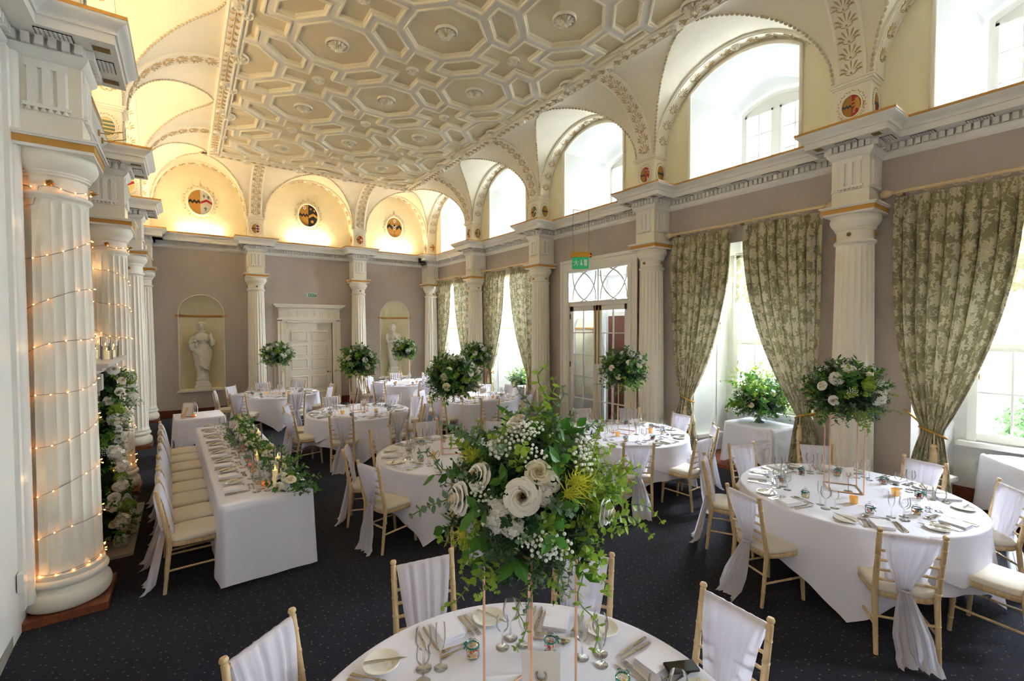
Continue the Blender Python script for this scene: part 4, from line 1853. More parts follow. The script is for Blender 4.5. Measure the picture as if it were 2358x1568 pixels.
# ================================================================== CURTAINS
def curtain(m, sgn, label, z_tie=1.06, inner=.11, outer=1.2, tie=.90, seed=0):
    """sgn +1: far curtain, -1: near curtain"""
    rg = random.Random(seed)
    ZT, ZB = 3.93, .05
    nu, nv = 110, 60
    nf = 8
    ph0 = rg.uniform(0, 6)
    mb = MB()
    uvs = []
    jit = [rg.uniform(-.25, .25) for _ in range(nf + 3)]

    def edges(z):
        if z >= z_tie:
            s = (z - z_tie) / (ZT - z_tie)
            q = 1 - (1 - s) ** 2.2
            yi = tie - .09 + (inner - tie + .09) * q
            yo = tie + .09 + (outer - tie - .09) * (1 - (1 - s) ** 3.4)
        else:
            s = (z_tie - z) / z_tie
            yi = tie - .09 - .10 * min(1, s * 1.6) ** .7
            yo = tie + .09 + .16 * min(1, s * 1.6) ** .7
        return yi, yo

    def fn(u, v):
        z = ZT + (ZB - ZT) * v
        yi, yo = edges(z)
        wd = yo - yi
        k = u * nf
        ki = int(min(nf - 1, k))
        warp = u + jit[ki] * .02 * sin(pi * (k - ki))
        y = yi + wd * warp
        top = max(0, min(1, (ZT - z) / .22))
        pinch = 1 - .65 * math.exp(-((ZT - z - .15) / .07) ** 2)
        near_tie = math.exp(-((z - z_tie) / .35) ** 2)
        amp = (.032 + .050 * top) * pinch * (1 - .55 * near_tie) * (.75 + .25 * sin(ki * 2.1 + seed))
        ph = 2 * pi * k + ph0 * 0 + .5 * sin(3 * v + ki)
        x = -amp * (2 * abs(cos(ph / 2)) ** .7 - 1) - .12 * amp * cos(2 * ph + 1)
        y += .018 * sin(ph) * top * (1 - near_tie)
        x -= .03 * near_tie
        return (XW - .115 + x, m + sgn * y, z)
    mb.grid(fn, nu, nv, flip=sgn < 0)
    for j in range(nv + 1):
        for i in range(nu + 1):
            uvs.append((i / nu * 2.1 + seed * .37, (ZT - ZB) * (1 - j / nv)))
    mb.uv = uvs
    root = empty('curtain', (XW - .1, m + sgn * tie, 0), 0, label, 'curtain', 'sage floral curtains')
    o = mb.build('drape', MT['damask'], root, 179)
    o.matrix_parent_inverse = Matrix.Identity(4)
    o.location = (-(XW - .1), -(m + sgn * tie), 0)
    # header tape
    # tie-back rope and tassel (root space: origin at the tie line)
    rp = MB()
    pts = []
    for k in range(25):
        a = 2 * pi * k / 24
        pts.append((-.02 + .10 * cos(a) * .8, sgn * .125 * sin(a), z_tie + .05 * sin(a) * 1.0 - .02 * cos(a)))
    rp.tube(pts, .013, 6, closed=True)
    rp.tube([(.07, sgn * .10, z_tie + .05), (.085, sgn * .22, z_tie + .16), (.095, sgn * .30, z_tie + .22)], .013, 6)
    rp.build('tie_rope', MT['gold_metal'], root, 60)
    ts = MB()
    ts.tube([(-.105, -sgn * .03, z_tie), (-.12, -sgn * .03, z_tie - .12)], .008, 6)
    ts.ell((-.12, -sgn * .03, z_tie - .14), .03, .03, .03, 10, 6)
    ts.lathe([(.018, 0), (.026, -.03), (.03, -.035), (.028, -.045), (.034, -.05), (.036, -.19), (.0, -.19)], 14, T(-.12, -sgn * .03, z_tie - .15), cap=False)
    ts.build('tassel', MT['pole_wood'], root, 50)
    return root


ring_me = MB().tube([(.0, .032 * cos(2 * pi * k / 16), .032 * sin(2 * pi * k / 16) - .012) for k in range(16)], .006, 6, closed=True).mesh('curtain_ring', MT['pole_wood'], 60)
fin = MB().lathe([(.018, 0), (.03, .012), (.02, .03), (.035, .045), (.05, .08), (.052, .10), (.045, .13), (.025, .145), (0, .15)], 16).mesh('finial', MT['pole_wood'], 50)
cl = {0: ('farthest window', 'farthest window'), 1: ('window next to the far glazed-door column', ''), 3: ('urn window', ''), 4: ('radiator window', '')}
wname = {0: 'the farthest window', 1: 'the second farthest window', 3: 'the urn window', 4: 'the radiator window'}
for i in (0, 1, 3, 4):
    m = MID[i] + (.02 if i == 0 else 0)
    ou = 1.2 if i else 1.12
    curtain(m, 1, 'sage floral curtain tied back on the far side of %s' % wname[i], 1.10, .11, ou, .90 if i != 4 else .80, seed=i * 2 + 1)
    if i != 4:
        curtain(m, -1, 'sage floral curtain tied back on the near side of %s' % wname[i], 1.08, .08, 1.15 if i else 1.0, .97 if i else .9, seed=i * 2 + 2)
    r = empty('curtain_pole', (XW - .12, m, 4.0), 0, 'pale wooden curtain pole with rings above %s' % wname[i], 'curtain pole', 'curtain poles')
    L0, L1 = (-1.17, 1.2) if i else (-1.05, 1.1)
    MB().tube([(0, L0, 0), (0, L1, 0)], .02, 12).build('rod', MT['pole_wood'], r, 60)
    link('finial', fin, r, M=T(0, L0, 0) @ RX(pi / 2))
    link('finial', fin, r, M=T(0, L1, 0) @ RX(-pi / 2))
    for y in (L0 + .06, 0, L1 - .06):
        MB().box(0, .12, y - .012, y + .012, -.035, .0).build('pole_bracket', MT['brass'], r)
    for s in (1, -1):
        if i == 4 and s < 0:
            continue
        a, b = (.14, ou - .04) if s > 0 else (.11, (1.11 if i else .96))
        for k in range(9):
            link('curtain_ring', ring_me, r, M=T(0, s * (a + (b - a) * k / 8), 0) @ RZ(.3 * sin(k * 2.3)))

# roman blinds
for i in (3, 4):
    m = MID[i]
    mb = MB()
    prof = [(0, 3.66), (0, 3.16), (-.015, 3.10), (.0, 3.07), (-.02, 3.01), (.0, 2.98), (-.025, 2.92), (.0, 2.89), (-.03, 2.83), (.0, 2.80), (-.01, 2.77)]
    hw = .62
    mb.grid(lambda u, v: (XG - .10 + prof[int(round(v * 10))][0], m - hw + 2 * hw * u, prof[int(round(v * 10))][1]), 12, 10)
    mb.uv = [(a / 12 * 1.24 + i, prof[b][1]) for b in range(11) for a in range(13)]
    root = empty('roman_blind', (XG - .1, m, 3.66), 0, 'sage floral roman blind half lowered in %s' % wname[i], 'blind', 'roman blinds')
    o = mb.build('blind_cloth', MT['damask'], root)
    o.location = (-(XG - .1), -m, -3.66)
    MB().box(-.03, .03, -hw, hw, -.01, .03).build('blind_rail', MT['white_paint'], root)

# ================================================================== SIGNS
def text_obj(name, body, size, m, parent, M):
    c = bpy.data.curves.new(name, 'FONT')
    c.body = body
    c.size = size
    c.extrude = .001
    c.align_x = 'CENTER'
    c.align_y = 'CENTER'
    t = bpy.data.objects.new(name, c)
    COL.objects.link(t)
    me = bpy.data.meshes.new_from_object(t.evaluated_get(bpy.context.evaluated_depsgraph_get()))
    bpy.data.objects.remove(t)
    me.materials.clear()
    me.materials.append(MT[m])
    return link(name, me, parent, M=M)


def running_man(mb, s):
    mb.ell((.02 * s, .33 * s, 0), .085 * s, .085 * s, .004, 10, 4)
    for a, b, wd in (((0, .2), (-.06, -.05), .16), ((-.06, -.05), (.16, -.16), .1), ((.16, -.16), (.12, -.38), .09), ((-.06, -.05), (-.16, -.24), .1), ((-.16, -.24), (-.38, -.26), .09),
                     ((0, .2), (.22, .08), .08), ((.22, .08), (.36, .16), .07), ((0, .2), (-.24, .18), .08), ((-.24, .18), (-.32, .02), .07)):
        A, B = Vector(a) * s, Vector(b) * s
        d = (B - A).normalized()
        n = Vector((-d.y, d.x)) * wd * s / 2
        A, B = A - d * .02 * s, B + d * .02 * s
        q = [A + n, A - n, B - n, B + n]
        mb.prism([(p.x, p.y) for p in q], .004, base=-.002)


sg = empty('exit_sign', (3.135, YW - .012, 3.355), 0, 'small green EXIT sign above the cream panelled door', 'sign')
MB().box(-.175, .175, 0, .01, -.062, .062).build('sign_border', MT['exit_white'], sg)
MB().box(-.165, .165, -.003, 0, -.052, .052).build('sign_plate', MT['exit_green'], sg)
Mf = T(0, -.005, 0) @ RX(pi / 2)
text_obj('lettering', 'EXIT', .105, 'exit_white', sg, T(.055, -.005, 0) @ RX(pi / 2) @ S(1.05, 1, 1))
mb = MB()
mb.box(-.15, -.075, -.042, .042, -.001, 0)
mb.build('pictogram_panel', MT['exit_white'], sg, M=Mf)
mb = MB()
running_man(mb, .085)
mb.build('pictogram', MT['exit_green'], sg, M=T(-.112, -.007, 0) @ RX(pi / 2))

hs_ = empty('hanging_exit_sign', (6.72, 6.88, 3.70), 0, 'green running-man exit sign hanging on two chains before the glazed doors', 'sign')
# faces the camera side: normal -X mixed with -Y
hs_.rotation_euler = (0, 0, radians(-46))
mb = MB().box(-.20, .20, -.04, .04, .11, .215)
mb.build('lamp_housing', MT['exit_lamp'], hs_)
MB().box(-.17, .17, -.008, .008, -.13, .115).build('sign_panel', MT['exit_lit'], hs_)
mb = MB()
running_man(mb, .15)
mb.build('pictogram', MT['exit_white'], hs_, M=T(-.085, -.011, -.005) @ RX(pi / 2))
mb = MB()
mb.prism([(-.012, .06), (-.012, -.02), (-.035, -.02), (0, -.065), (.035, -.02), (.012, -.02), (.012, .06)], .004)
mb.build('arrow', MT['exit_white'], hs_, M=T(.02, -.011, -.005) @ RX(pi / 2))
mb = MB()
mb.prism([(-.03, -.065), (.03, -.065), (.03, .065), (-.03, .065)], .004)
mb.build('door_symbol', MT['exit_white'], hs_, M=T(.105, -.011, -.005) @ RX(pi / 2))
MB().box(.185, .225, -.02, .02, .10, .19).build('end_cap', MT['black_plastic'], hs_)
MB().ell((.205, -.022, .14), .008, .006, .008, 8, 4).build('indicator', MT['red_lamp'], hs_)
for x in (-.15, .17):
    ch = MB()
    n = 30
    for k in range(n):
        z = .2 + (1.10 - .2) * k / (n - 1)
        ch.ell((x + .01 * sin(z * 6) * (x < 0), 0, z), .006, .006, .016, 6, 4)
    o = ch.build('chain', MT['wire_grey'], hs_, 60)
for x in (-.15, .17):
    MB().tube([(x, 0, 1.10), (x + .25, .25, 1.13)], .006, 6).build('hook_arm', MT['brass'], hs_)
# ================================================================== CHAIRS
def turned(p0, p1, r0, r1, n=14, rings=(.25, .5, .75), knob=False, mid=None):
    """bamboo-turned stick with ring bumps"""
    P0, P1 = Vector(p0), Vector(p1)
    pts, rad = [], []
    ts = [0.0]
    for q in rings:
        ts += [q - .018, q - .012, q - .006, q, q + .006, q + .012, q + .018]
    ts.append(1.0)
    for t in sorted(ts):
        b = 0
        for q in rings:
            d = abs(t - q)
            if d < .008:
                b = .0028 if d > .003 else .0006
        if mid is None:
            c = P0.lerp(P1, t)
        else:
            M_ = Vector(mid)
            c = P0.lerp(M_, t * 2) if t < .5 else M_.lerp(P1, t * 2 - 1)
        pts.append(c)
        rad.append(r0 + (r1 - r0) * t + b)
    m = MB().tube(pts, rad, 10)
    if knob:
        d = (P1 - P0).normalized()
        m.merge(MB().lathe([(r1, -.004), (r1 * .7, .004), (r1 * 1.12, .012), (r1 * 1.2, .022), (r1 * .9, .032), (0, .035)], 10, aim(P1, d)))
    return m


ch_parts = []


def cp(name, mb, m, smooth=50):
    ch_parts.append((name, mb.mesh(name, MT[m], smooth)))


for sx in (-1, 1):
    lower = turned((sx * .178, -.235, 0), (sx * .178, -.19, .44), .0145, .019, rings=(.3, .62))
    cp('rear_leg', lower, 'lime_wood')
    cp('back_post', turned((sx * .178, -.19, .44), (sx * .182, -.275, .905), .019, .0165, rings=(.12, .4, .62, .84), knob=True), 'lime_wood')
    cp('front_leg', turned((sx * .185, .20, 0), (sx * .175, .175, .43), .0145, .021, rings=(.25, .55, .8)), 'lime_wood')
for z, r in ((.885, .0125), (.765, .0095), (.69, .0095), (.615, .0095), (.54, .0095)):
    y = -.19 - .085 * (z - .44) / .465
    cp('top_rail' if z > .8 else 'back_rail', turned((-.178, y, z), (.178, y, z), r, r, rings=(.2, .5, .8)), 'lime_wood')
for sx in (-1, 1):
    cp('stretcher', turned((sx * .18, -.21, .20), (sx * .18, .19, .20), .0095, .0095, rings=(.3, .7)), 'lime_wood')
cp('stretcher', turned((-.178, -.213, .27), (.178, -.213, .27), .0095, .0095, rings=(.3, .7)), 'lime_wood')
cp('stretcher', turned((-.182, .187, .26), (.182, .187, .26), .0095, .0095, rings=(.3, .7)), 'lime_wood')


def seat_outline(k=1.0, n=40):
    pts = []
    for i in range(n):
        a = 2 * pi * i / n
        c, s = cos(a), sin(a)
        e = 2 / 4.2
        x = .205 * k * (abs(c) ** e) * (1 if c > 0 else -1)
        y = .205 * k * (abs(s) ** e) * (1 if s > 0 else -1)
        x *= 1.0 + .04 * (y / .2)
        pts.append((x, y - .005))
    return pts


def stack_mesh(sections):
    m = MB()
    n = len(sections[0][0])
    vs_ = [(p[0], p[1], z) for pl, z in sections for p in pl]
    fs = [(j * n + i, j * n + (i + 1) % n, (j + 1) * n + (i + 1) % n, (j + 1) * n + i) for j in range(len(sections) - 1) for i in range(n)]
    fs.append(list(range(n))[::-1])
    fs.append([(len(sections) - 1) * n + i for i in range(n)])
    return m.add(vs_, fs)


cp('seat_frame', stack_mesh([(seat_outline(.97), .405), (seat_outline(1.0), .412), (seat_outline(1.0), .438), (seat_outline(.98), .445)]), 'lime_wood')
cp('seat_cushion', stack_mesh([(seat_outline(.97), .445), (seat_outline(1.0), .455), (seat_outline(1.0), .468), (seat_outline(.97), .482), (seat_outline(.88), .492), (seat_outline(.5), .498)]), 'seat_fabric', 179)


def drape(seed, knot_x=0.0, tail=(0.03, -.12)):
    rg = random.Random(seed)
    ph = [rg.uniform(0, 6.28) for _ in range(4)]
    nu, nv = 26, 34

    def ctr(v):
        # v: 0 front bottom .. .3 top front .. .36 top back .. .66 knot .. 1 floor
        if v < .3:
            t = v / .3
            z = .50 + (.895 - .50) * t
            return 0, -.19 - .085 * (z - .44) / .465 + .034 - .014 * max(0, t - .8) / .2, z, .105 + .06 * t ** .7, .010, 5
        if v < .36:
            t = (v - .3) / .06
            a = pi * t
            return 0, -.272 + .022 * cos(a), .888 + .022 * sin(a), .165, .003, 6
        if v < .64:
            t = (v - .36) / .28
            z = .888 - (.888 - .50) * t
            hw = .165 - .135 * (t ** 1.5)
            return knot_x * t, -.19 - .085 * (z - .44) / .465 - .030 - .014 * t, z, hw, .006 + .010 * t, 6
        t = (v - .64) / .36
        z = .50 - (.485) * t
        hw = .030 + .085 * min(1, t * 1.7) ** .8
        return knot_x + tail[0] * t, -.243 + tail[1] * t ** 1.2 - .0, z, hw, .016 + .012 * t, 5

    def fn(u, v):
        cx, cyy, z, hw, amp, k = ctr(v)
        s = u * 2 - 1
        w_ = sin(k * pi * s + ph[0] + v * 2) * .6 + sin((k + 3) * pi * s + ph[1]) * .4
        y = cyy + amp * w_
        if v > .64:
            y += amp * .8 * cos(s * pi)
        if .36 < v < .64:
            z2 = z + .02 * s * s * (1 - (v - .36) / .28)
        else:
            z2 = z
        x = cx + hw * s
        if v > .97:
            x += .02 * sin(5 * s + ph[2])
            y -= .03 * (v - .97) / .03
        return (x, y, max(.006, z2))
    m = MB().grid(fn, nu, nv)
    # binding at the knot
    k = MB().tube([(knot_x + .034 * cos(2 * pi * i / 12), -.243 + .022 * sin(2 * pi * i / 12), .50 + .003 * sin(i)) for i in range(12)], .008, 6, closed=True)
    m.merge(k)
    return m.mesh('chiffon_drape', MT['chiffon'], 179)


drapes = [drape(1, 0.0, (.03, -.10)), drape(2, .02, (-.05, -.13)), drape(3, -.03, (.06, -.08)), drape(4, .0, (-.02, -.06))]


def chair(x, y, face, label, group, k=0):
    """face: direction (radians) in which the sitter looks"""
    o = empty('banquet_chair', (x, y, 0), face - pi / 2, label, 'chair', group)
    for n, me in ch_parts:
        link(n, me, o)
    link('chiffon_drape', drapes[k % 4], o)
    return o


# ================================================================== TABLEWARE MESHES
def flat_shape(pts, h=.0025, z=0.0):
    return MB().prism(pts, h, base=z)


def handle_pts(L0, L1, w0, w1):
    return [(-w0, L0), (w0, L0), (w1, L1), (-w1, L1)]


def mk_fork(L=.19):
    m = MB()
    for (a, b, w0, w1, z0, z1) in ((0, .03, .009, .0085, .004, .005), (.03, .09, .0085, .0035, .005, .008), (.09, .125, .0035, .0038, .008, .009), (.125, .145, .0045, .0115, .009, .006)):
        m.add([(-w0, a, z0), (w0, a, z0), (w1, b, z1), (-w1, b, z1), (-w0, a, z0 + .0025), (w0, a, z0 + .0025), (w1, b, z1 + .0025), (-w1, b, z1 + .0025)],
              [(3, 2, 1, 0), (4, 5, 6, 7), (0, 1, 5, 4), (1, 2, 6, 5), (2, 3, 7, 6), (3, 0, 4, 7)])
    for i in range(4):
        x = -.0095 + .0063 * i
        m.add([(x - .0018, .145, .006), (x + .0018, .145, .006), (x + .001, L, .004), (x - .001, L, .004), (x, .165, .0095)], [(0, 1, 4), (1, 2, 4), (2, 3, 4), (3, 0, 4), (3, 2, 1, 0)])
    return m.mesh('fork', MT['steel'], 30)


def mk_knife(L=.215):
    m = MB()
    m.add([(-.006, 0, .001), (.006, 0, .001), (.0075, .045, .001), (.0055, .10, .001), (-.0055, .10, .001), (-.0075, .045, .001),
           (-.004, .003, .009), (.004, .003, .009), (.005, .045, .010), (.0035, .10, .008), (-.0035, .10, .008), (-.005, .045, .010)],
          [(5, 4, 3, 2, 1, 0), (6, 7, 8, 9, 10, 11), (0, 1, 7, 6), (1, 2, 8, 7), (2, 3, 9, 8), (3, 4, 10, 9), (4, 5, 11, 10), (5, 0, 6, 11)])
    m.prism([(-.005, .10), (.005, .10), (.0085, .12), (.0095, .17), (.006, .20), (-.004, L), (-.0055, .12)], .0022, base=.003)
    return m.mesh('knife', MT['steel'], 30)


def mk_spoon(L=.185):
    m = MB()
    for (a, b, w0, w1, z0, z1) in ((0, .03, .0085, .008, .003, .004), (.03, .09, .008, .0032, .004, .007), (.09, .14, .0032, .004, .007, .007)):
        m.add([(-w0, a, z0), (w0, a, z0), (w1, b, z1), (-w1, b, z1), (-w0, a, z0 + .0022), (w0, a, z0 + .0022), (w1, b, z1 + .0022), (-w1, b, z1 + .0022)],
              [(3, 2, 1, 0), (4, 5, 6, 7), (0, 1, 5, 4), (1, 2, 6, 5), (2, 3, 7, 6), (3, 0, 4, 7)])
    prof = [(.0, .001), (.008, .002), (.014, .005), (.0175, .0095)]
    b = MB().lathe(prof, 14, cap=False)
    m.merge(b, T(0, .16, 0) @ S(1, 1.5, 1))
    return m.mesh('spoon', MT['steel'], 60)


fork_me, knife_me, spoon_me = mk_fork(), mk_knife(), mk_spoon()
bk_me = mk_knife(.165)
plate_me = MB().lathe([(0, .003), (.045, .003), (.05, .001), (.052, .001), (.058, .004), (.072, .009), (.084, .013), (.086, .0145), (.085, .016), (.082, .016), (.07, .012), (.056, .0075), (.05, .0062), (0, .0055)], 36).mesh('side_plate', MT['porcelain'], 50)
nk = MB()
for k, (dx, dy) in enumerate(((0, 0), (.002, -.001), (-.002, .001))):
    nk.box(-.062 + dx, .062 + dx, -.085 + dy, .085 + dy, .001 + .0075 * k, .007 + .0075 * k)
napkin_me = nk.mesh('napkin', MT['napkin'])


def glass_me(nm, prof_out, wall=.0012):
    return MB().lathe(prof_out, 20, cap=False).mesh(nm, MT['glass'], 60)


flute_me = glass_me('champagne_flute', [(0, .002), (.031, .0), (.032, .002), (.01, .006), (.0045, .012), (.004, .075), (.006, .085), (.016, .10), (.0225, .13), (.0245, .16), (.0225, .21)])
wine_me = glass_me('wine_glass', [(0, .002), (.036, .0), (.037, .002), (.012, .006), (.005, .012), (.0045, .08), (.008, .09), (.03, .108), (.039, .13), (.040, .148), (.033, .19)])
small_me = glass_me('small_wine_glass', [(0, .002), (.032, .0), (.033, .002), (.01, .006), (.0045, .012), (.004, .07), (.007, .08), (.024, .093), (.031, .11), (.031, .125), (.027, .155)])

# sweet jar
jar_body = MB().lathe([(0, .002), (.028, .0), (.031, .004), (.0315, .045), (.029, .054), (.026, .058)], 20, cap=False).mesh('jar_glass', MT['glass'], 60)
jar_lid = MB().lathe([(.0275, .060), (.030, .061), (.030, .067), (.026, .073), (.012, .080), (.007, .084), (.009, .089), (.011, .094), (.006, .100), (0, .101)], 20, cap=False).mesh('jar_lid', MT['glass'], 60)
rb = MB().tube([(.0295 * cos(2 * pi * i / 20), .0295 * sin(2 * pi * i / 20), .0555) for i in range(20)], .0036, 6, closed=True)
for s in (-1, 1):
    rb.tube([(.030, 0, .056), (.036, s * .014, .064), (.036, s * .026, .060), (.033, s * .016, .052), (.030, 0, .055)], .0035, 5)
    rb.tube([(.030, 0, .055), (.038, s * .012, .043), (.040, s * .020, .030)], .003, 5)
ribbon_me = rb.mesh('ribbon', MT['ribbon_teal'], 60)
tag_me = MB().box(.0325, .0335, -.013, .013, .018, .044).mesh('gift_tag', MT['kraft'])
sweets = []
for cols in (('sweet_pink', 'sweet_yellow', 'sweet_peach'), ('sweet_peach', 'sweet_peach', 'sweet_yellow'), ('sweet_red', 'sweet_pink', 'sweet_peach'), ('sweet_yellow', 'sweet_orange', 'sweet_peach'), ('sweet_red', 'sweet_orange', 'sweet_dark')):
    rg = random.Random(len(sweets) + 5)
    m = MB()
    for k in range(24):
        a, r = rg.uniform(0, 6.28), .0215 * sqrt(rg.random())
        m.mi = rg.randrange(3)
        m.ell((0, 0, 0), .009, .007, .0055, 6, 4, T(r * cos(a), r * sin(a), .008 + .038 * (k / 24)) @ RX(rg.uniform(0, 3)) @ RZ(rg.uniform(0, 3)))
    sweets.append(m.mesh('sweets', [MT[c] for c in cols], 60))


def sweet_jar(x, y, z, rz, label, group, k):
    o = empty('sweet_jar', (x, y, z), rz, label, 'jar', group)
    link('jar_glass', jar_body, o)
    link('jar_lid', jar_lid, o)
    link('ribbon', ribbon_me, o)
    s = link('sweets', sweets[k % 5], o)
    s['kind'] = 'stuff'
    if k % 3 != 1:
        link('gift_tag', tag_me, o)
    return o


def single(name, me, x, y, z, rz, label, cat, group, rx=0.0):
    o = link(name, me)
    o.location = (x, y, z)
    o.rotation_euler = (rx, 0, rz)
    return tag(o, label, cat, group)


TH = .765
DIRS = ['window-side', 'far window-side', 'far-side', 'far fireplace-side', 'fireplace-side', 'near fireplace-side', 'near-side', 'near window-side']


def setting(cx, cy_, cz_, ang, R, pos, tname, rg, k, square=None):
    """one cover; local +y points to the table centre, +x to the sitter's right hand"""
    if square is None:
        ox, oy = cx + R * cos(ang), cy_ + R * sin(ang)
        yd = Vector((-cos(ang), -sin(ang)))
    else:
        ox, oy, yd = square
        yd = Vector(yd)
    xd = Vector((yd.y, -yd.x))
    rz = atan2(yd.y, yd.x) - pi / 2

    def at(x, y):
        p = Vector((ox, oy)) + xd * x + yd * y
        return p.x, p.y, cz_
    j = lambda s: rg.uniform(-s, s)
    a, b, c = at(-.235 + j(.01), .135 + j(.01))
    single('side_plate', plate_me, a, b, c, rz, 'white side plate, %s place, %s' % (pos, tname), 'plate', 'side plates on ' + tname)
    a2, b2, _ = at(-.235 - .05 + j(.005), .135 - .075)
    a2, b2, _ = at(-.19 + j(.01), .065)
    single('butter_knife', bk_me, a2, b2, c + .0165, rz + .6 + j(.15), 'butter knife across the plate, %s place, %s' % (pos, tname), 'knife', 'butter knives on ' + tname)
    for n_, x in (('outer', -.13), ('inner', -.10)):
        a, b, c = at(x, .04 + j(.008))
        single('fork', fork_me, a, b, c, rz + j(.04), '%s fork, %s place, %s' % (n_, pos, tname), 'fork', 'forks on ' + tname)
    a, b, c = at(0 + j(.006), .12)
    single('napkin', napkin_me, a, b, c, rz + j(.06), 'folded white napkin, %s place, %s' % (pos, tname), 'napkin', 'napkins on ' + tname)
    for n_, x in (('inner', .10), ('outer', .135)):
        a, b, c = at(x, .03 + j(.008))
        single('table_knife', knife_me, a, b, c, rz + j(.04), '%s knife, %s place, %s' % (n_, pos, tname), 'knife', 'table knives on ' + tname)
    a, b, c = at(-.09, .255 + j(.006))
    single('dessert_fork', fork_me, a, b, c, rz - pi / 2 + j(.06), 'dessert fork above the napkin, %s place, %s' % (pos, tname), 'fork', 'dessert forks on ' + tname)
    a, b, c = at(.10, .285 + j(.006))
    single('dessert_spoon', spoon_me, a, b, c, rz + pi / 2 + j(.06), 'dessert spoon above the napkin, %s place, %s' % (pos, tname), 'spoon', 'dessert spoons on ' + tname)
    a, b, c = at(.13 + j(.01), .345)
    single('champagne_flute', flute_me, a, b, c, 0, 'champagne flute, %s place, %s' % (pos, tname), 'glass', 'flutes on ' + tname)
    a, b, c = at(.20 + j(.01), .30 + j(.01))
    single('wine_glass', wine_me, a, b, c, 0, 'large wine glass, %s place, %s' % (pos, tname), 'glass', 'large wine glasses on ' + tname)
    a, b, c = at(.225 + j(.006), .385)
    single('small_wine_glass', small_me, a, b, c, 0, 'small wine glass, %s place, %s' % (pos, tname), 'glass', 'small wine glasses on ' + tname)
    a, b, c = at(-.02 + j(.03), .36 + j(.02))
    sweet_jar(a, b, c, rz - pi / 2 + j(.9), 'teal-ribboned sweet jar, %s place, %s' % (pos, tname), 'sweet jars on ' + tname, k)


# ================================================================== ROUND TABLES
TR = .93


def round_cloth(phase, lo, hi, seed, grow=0.0, zt=TH):
    rg = random.Random(seed)
    ph = [rg.uniform(0, 6.28) for _ in range(6)]
    n = 160
    sec = []
    rr = [0, .35, .7, .86, .90, .918]
    m = MB()
    vs_, fs = [], []

    def drop(t):
        c = 1 - abs(sin(2 * (t - phase)))      # cusp at each corner of the square cloth
        return lo + (hi - lo) * (c ** 1.35)
    nv = 12
    rows = len(rr) - 1 + 3 + nv
    vs_.append((0, 0, zt))
    for k in range(1, len(rr)):
        for i in range(n):
            t = 2 * pi * i / n
            vs_.append(((rr[k] + grow) * cos(t), (rr[k] + grow) * sin(t), zt))
    for k, (dr, dz) in enumerate(((.008, -.002), (.013, -.007), (.015, -.014))):
        for i in range(n):
            t = 2 * pi * i / n
            vs_.append(((.918 + grow + dr) * cos(t), (.918 + grow + dr) * sin(t), zt + dz))
    for k in range(1, nv + 1):
        f = k / nv
        for i in range(n):
            t = 2 * pi * i / n
            D = drop(t)
            d = D * f
            fold = (sin(8 * (t - phase) + ph[0] * .2) * .5 + sin(13 * t + ph[1]) * .35 + sin(22 * t + ph[2]) * .25)
            cc = abs(cos(2 * (t - phase))) ** 6
            r = .933 + grow + .02 * d / .7 + .055 * fold * (d / .7) ** 1.2 + .06 * cc * (d / .7)
            vs_.append((r * cos(t), r * sin(t), max(.012, zt - .014 - d)))
    for i in range(n):
        fs.append((0, 1 + i, 1 + (i + 1) % n))
    tot = (len(vs_) - 1) // n
    for j in range(tot - 1):
        for i in range(n):
            a, b = 1 + j * n + i, 1 + j * n + (i + 1) % n
            fs.append((a, a + n, b + n, b))
    return m.add(vs_, fs)


tt_me = MB().lathe([(0, .715), (.905, .715), (.91, .72), (.91, .745), (.905, .75), (0, .75)], 48).mesh('tabletop', MT['plinth_wood'], 40)
leg_me = MB().box(-.02, .02, -.02, .02, 0, .715).mesh('table_leg', MT['black_metal'])
frame_rods = MB()


def stand_parts(hgt, half):
    out = []
    for sx in (-1, 1):
        for sy in (-1, 1):
            out.append(('rod', MB().tube([(sx * half, sy * half, 0), (sx * half, sy * half, hgt)], .0055, 8)))
    for z in (.0055, hgt):
        for k in range(4):
            a = [(half, half), (-half, half), (-half, -half), (half, -half)]
            p, q = a[k], a[(k + 1) % 4]
            out.append(('base_bar' if z < .1 else 'top_bar', MB().tube([(p[0], p[1], z), (q[0], q[1], z)], .0055, 8)))
    return [(n, m.mesh(n, MT['rose_gold'], 60)) for n, m in out]


STAND = stand_parts(.72, .135)
votive = [('cup', MB().lathe([(0, .002), (.026, 0), (.029, .004), (.033, .062), (.031, .062), (.027, .01)], 16).mesh('cup', MT['gold_glass'], 50)),
          ('candle', MB().lathe([(0, .012), (.022, .012), (.022, .03), (0, .03)], 12).mesh('candle', MT['candle_glow'], 50))]


def card_stand(x, y, z, rz, label, big=1.0, card=True):
    o = empty('table_number_stand', (x, y, z), rz, label, 'card holder', 'table number stands')
    MB().lathe([(0, 0), (.035, 0), (.035, .003), (.006, .006), (.0028, .01), (.0028, .14), (0, .14)], 16).build('stand_rod', MT['steel'], o, 50)
    u = [(.022 * sin(a), 0, .165 - .022 * cos(a)) for a in [radians(q) for q in range(-140, 141, 20)]]
    MB().tube(u, .0045, 6).build('horseshoe_clip', MT['steel'], o, 60)
    if card:
        MB().box(-.06 * big, .06 * big, .006, .008, .12, .12 + .11 * big).build('number_card', MT['card'], o)
    return o


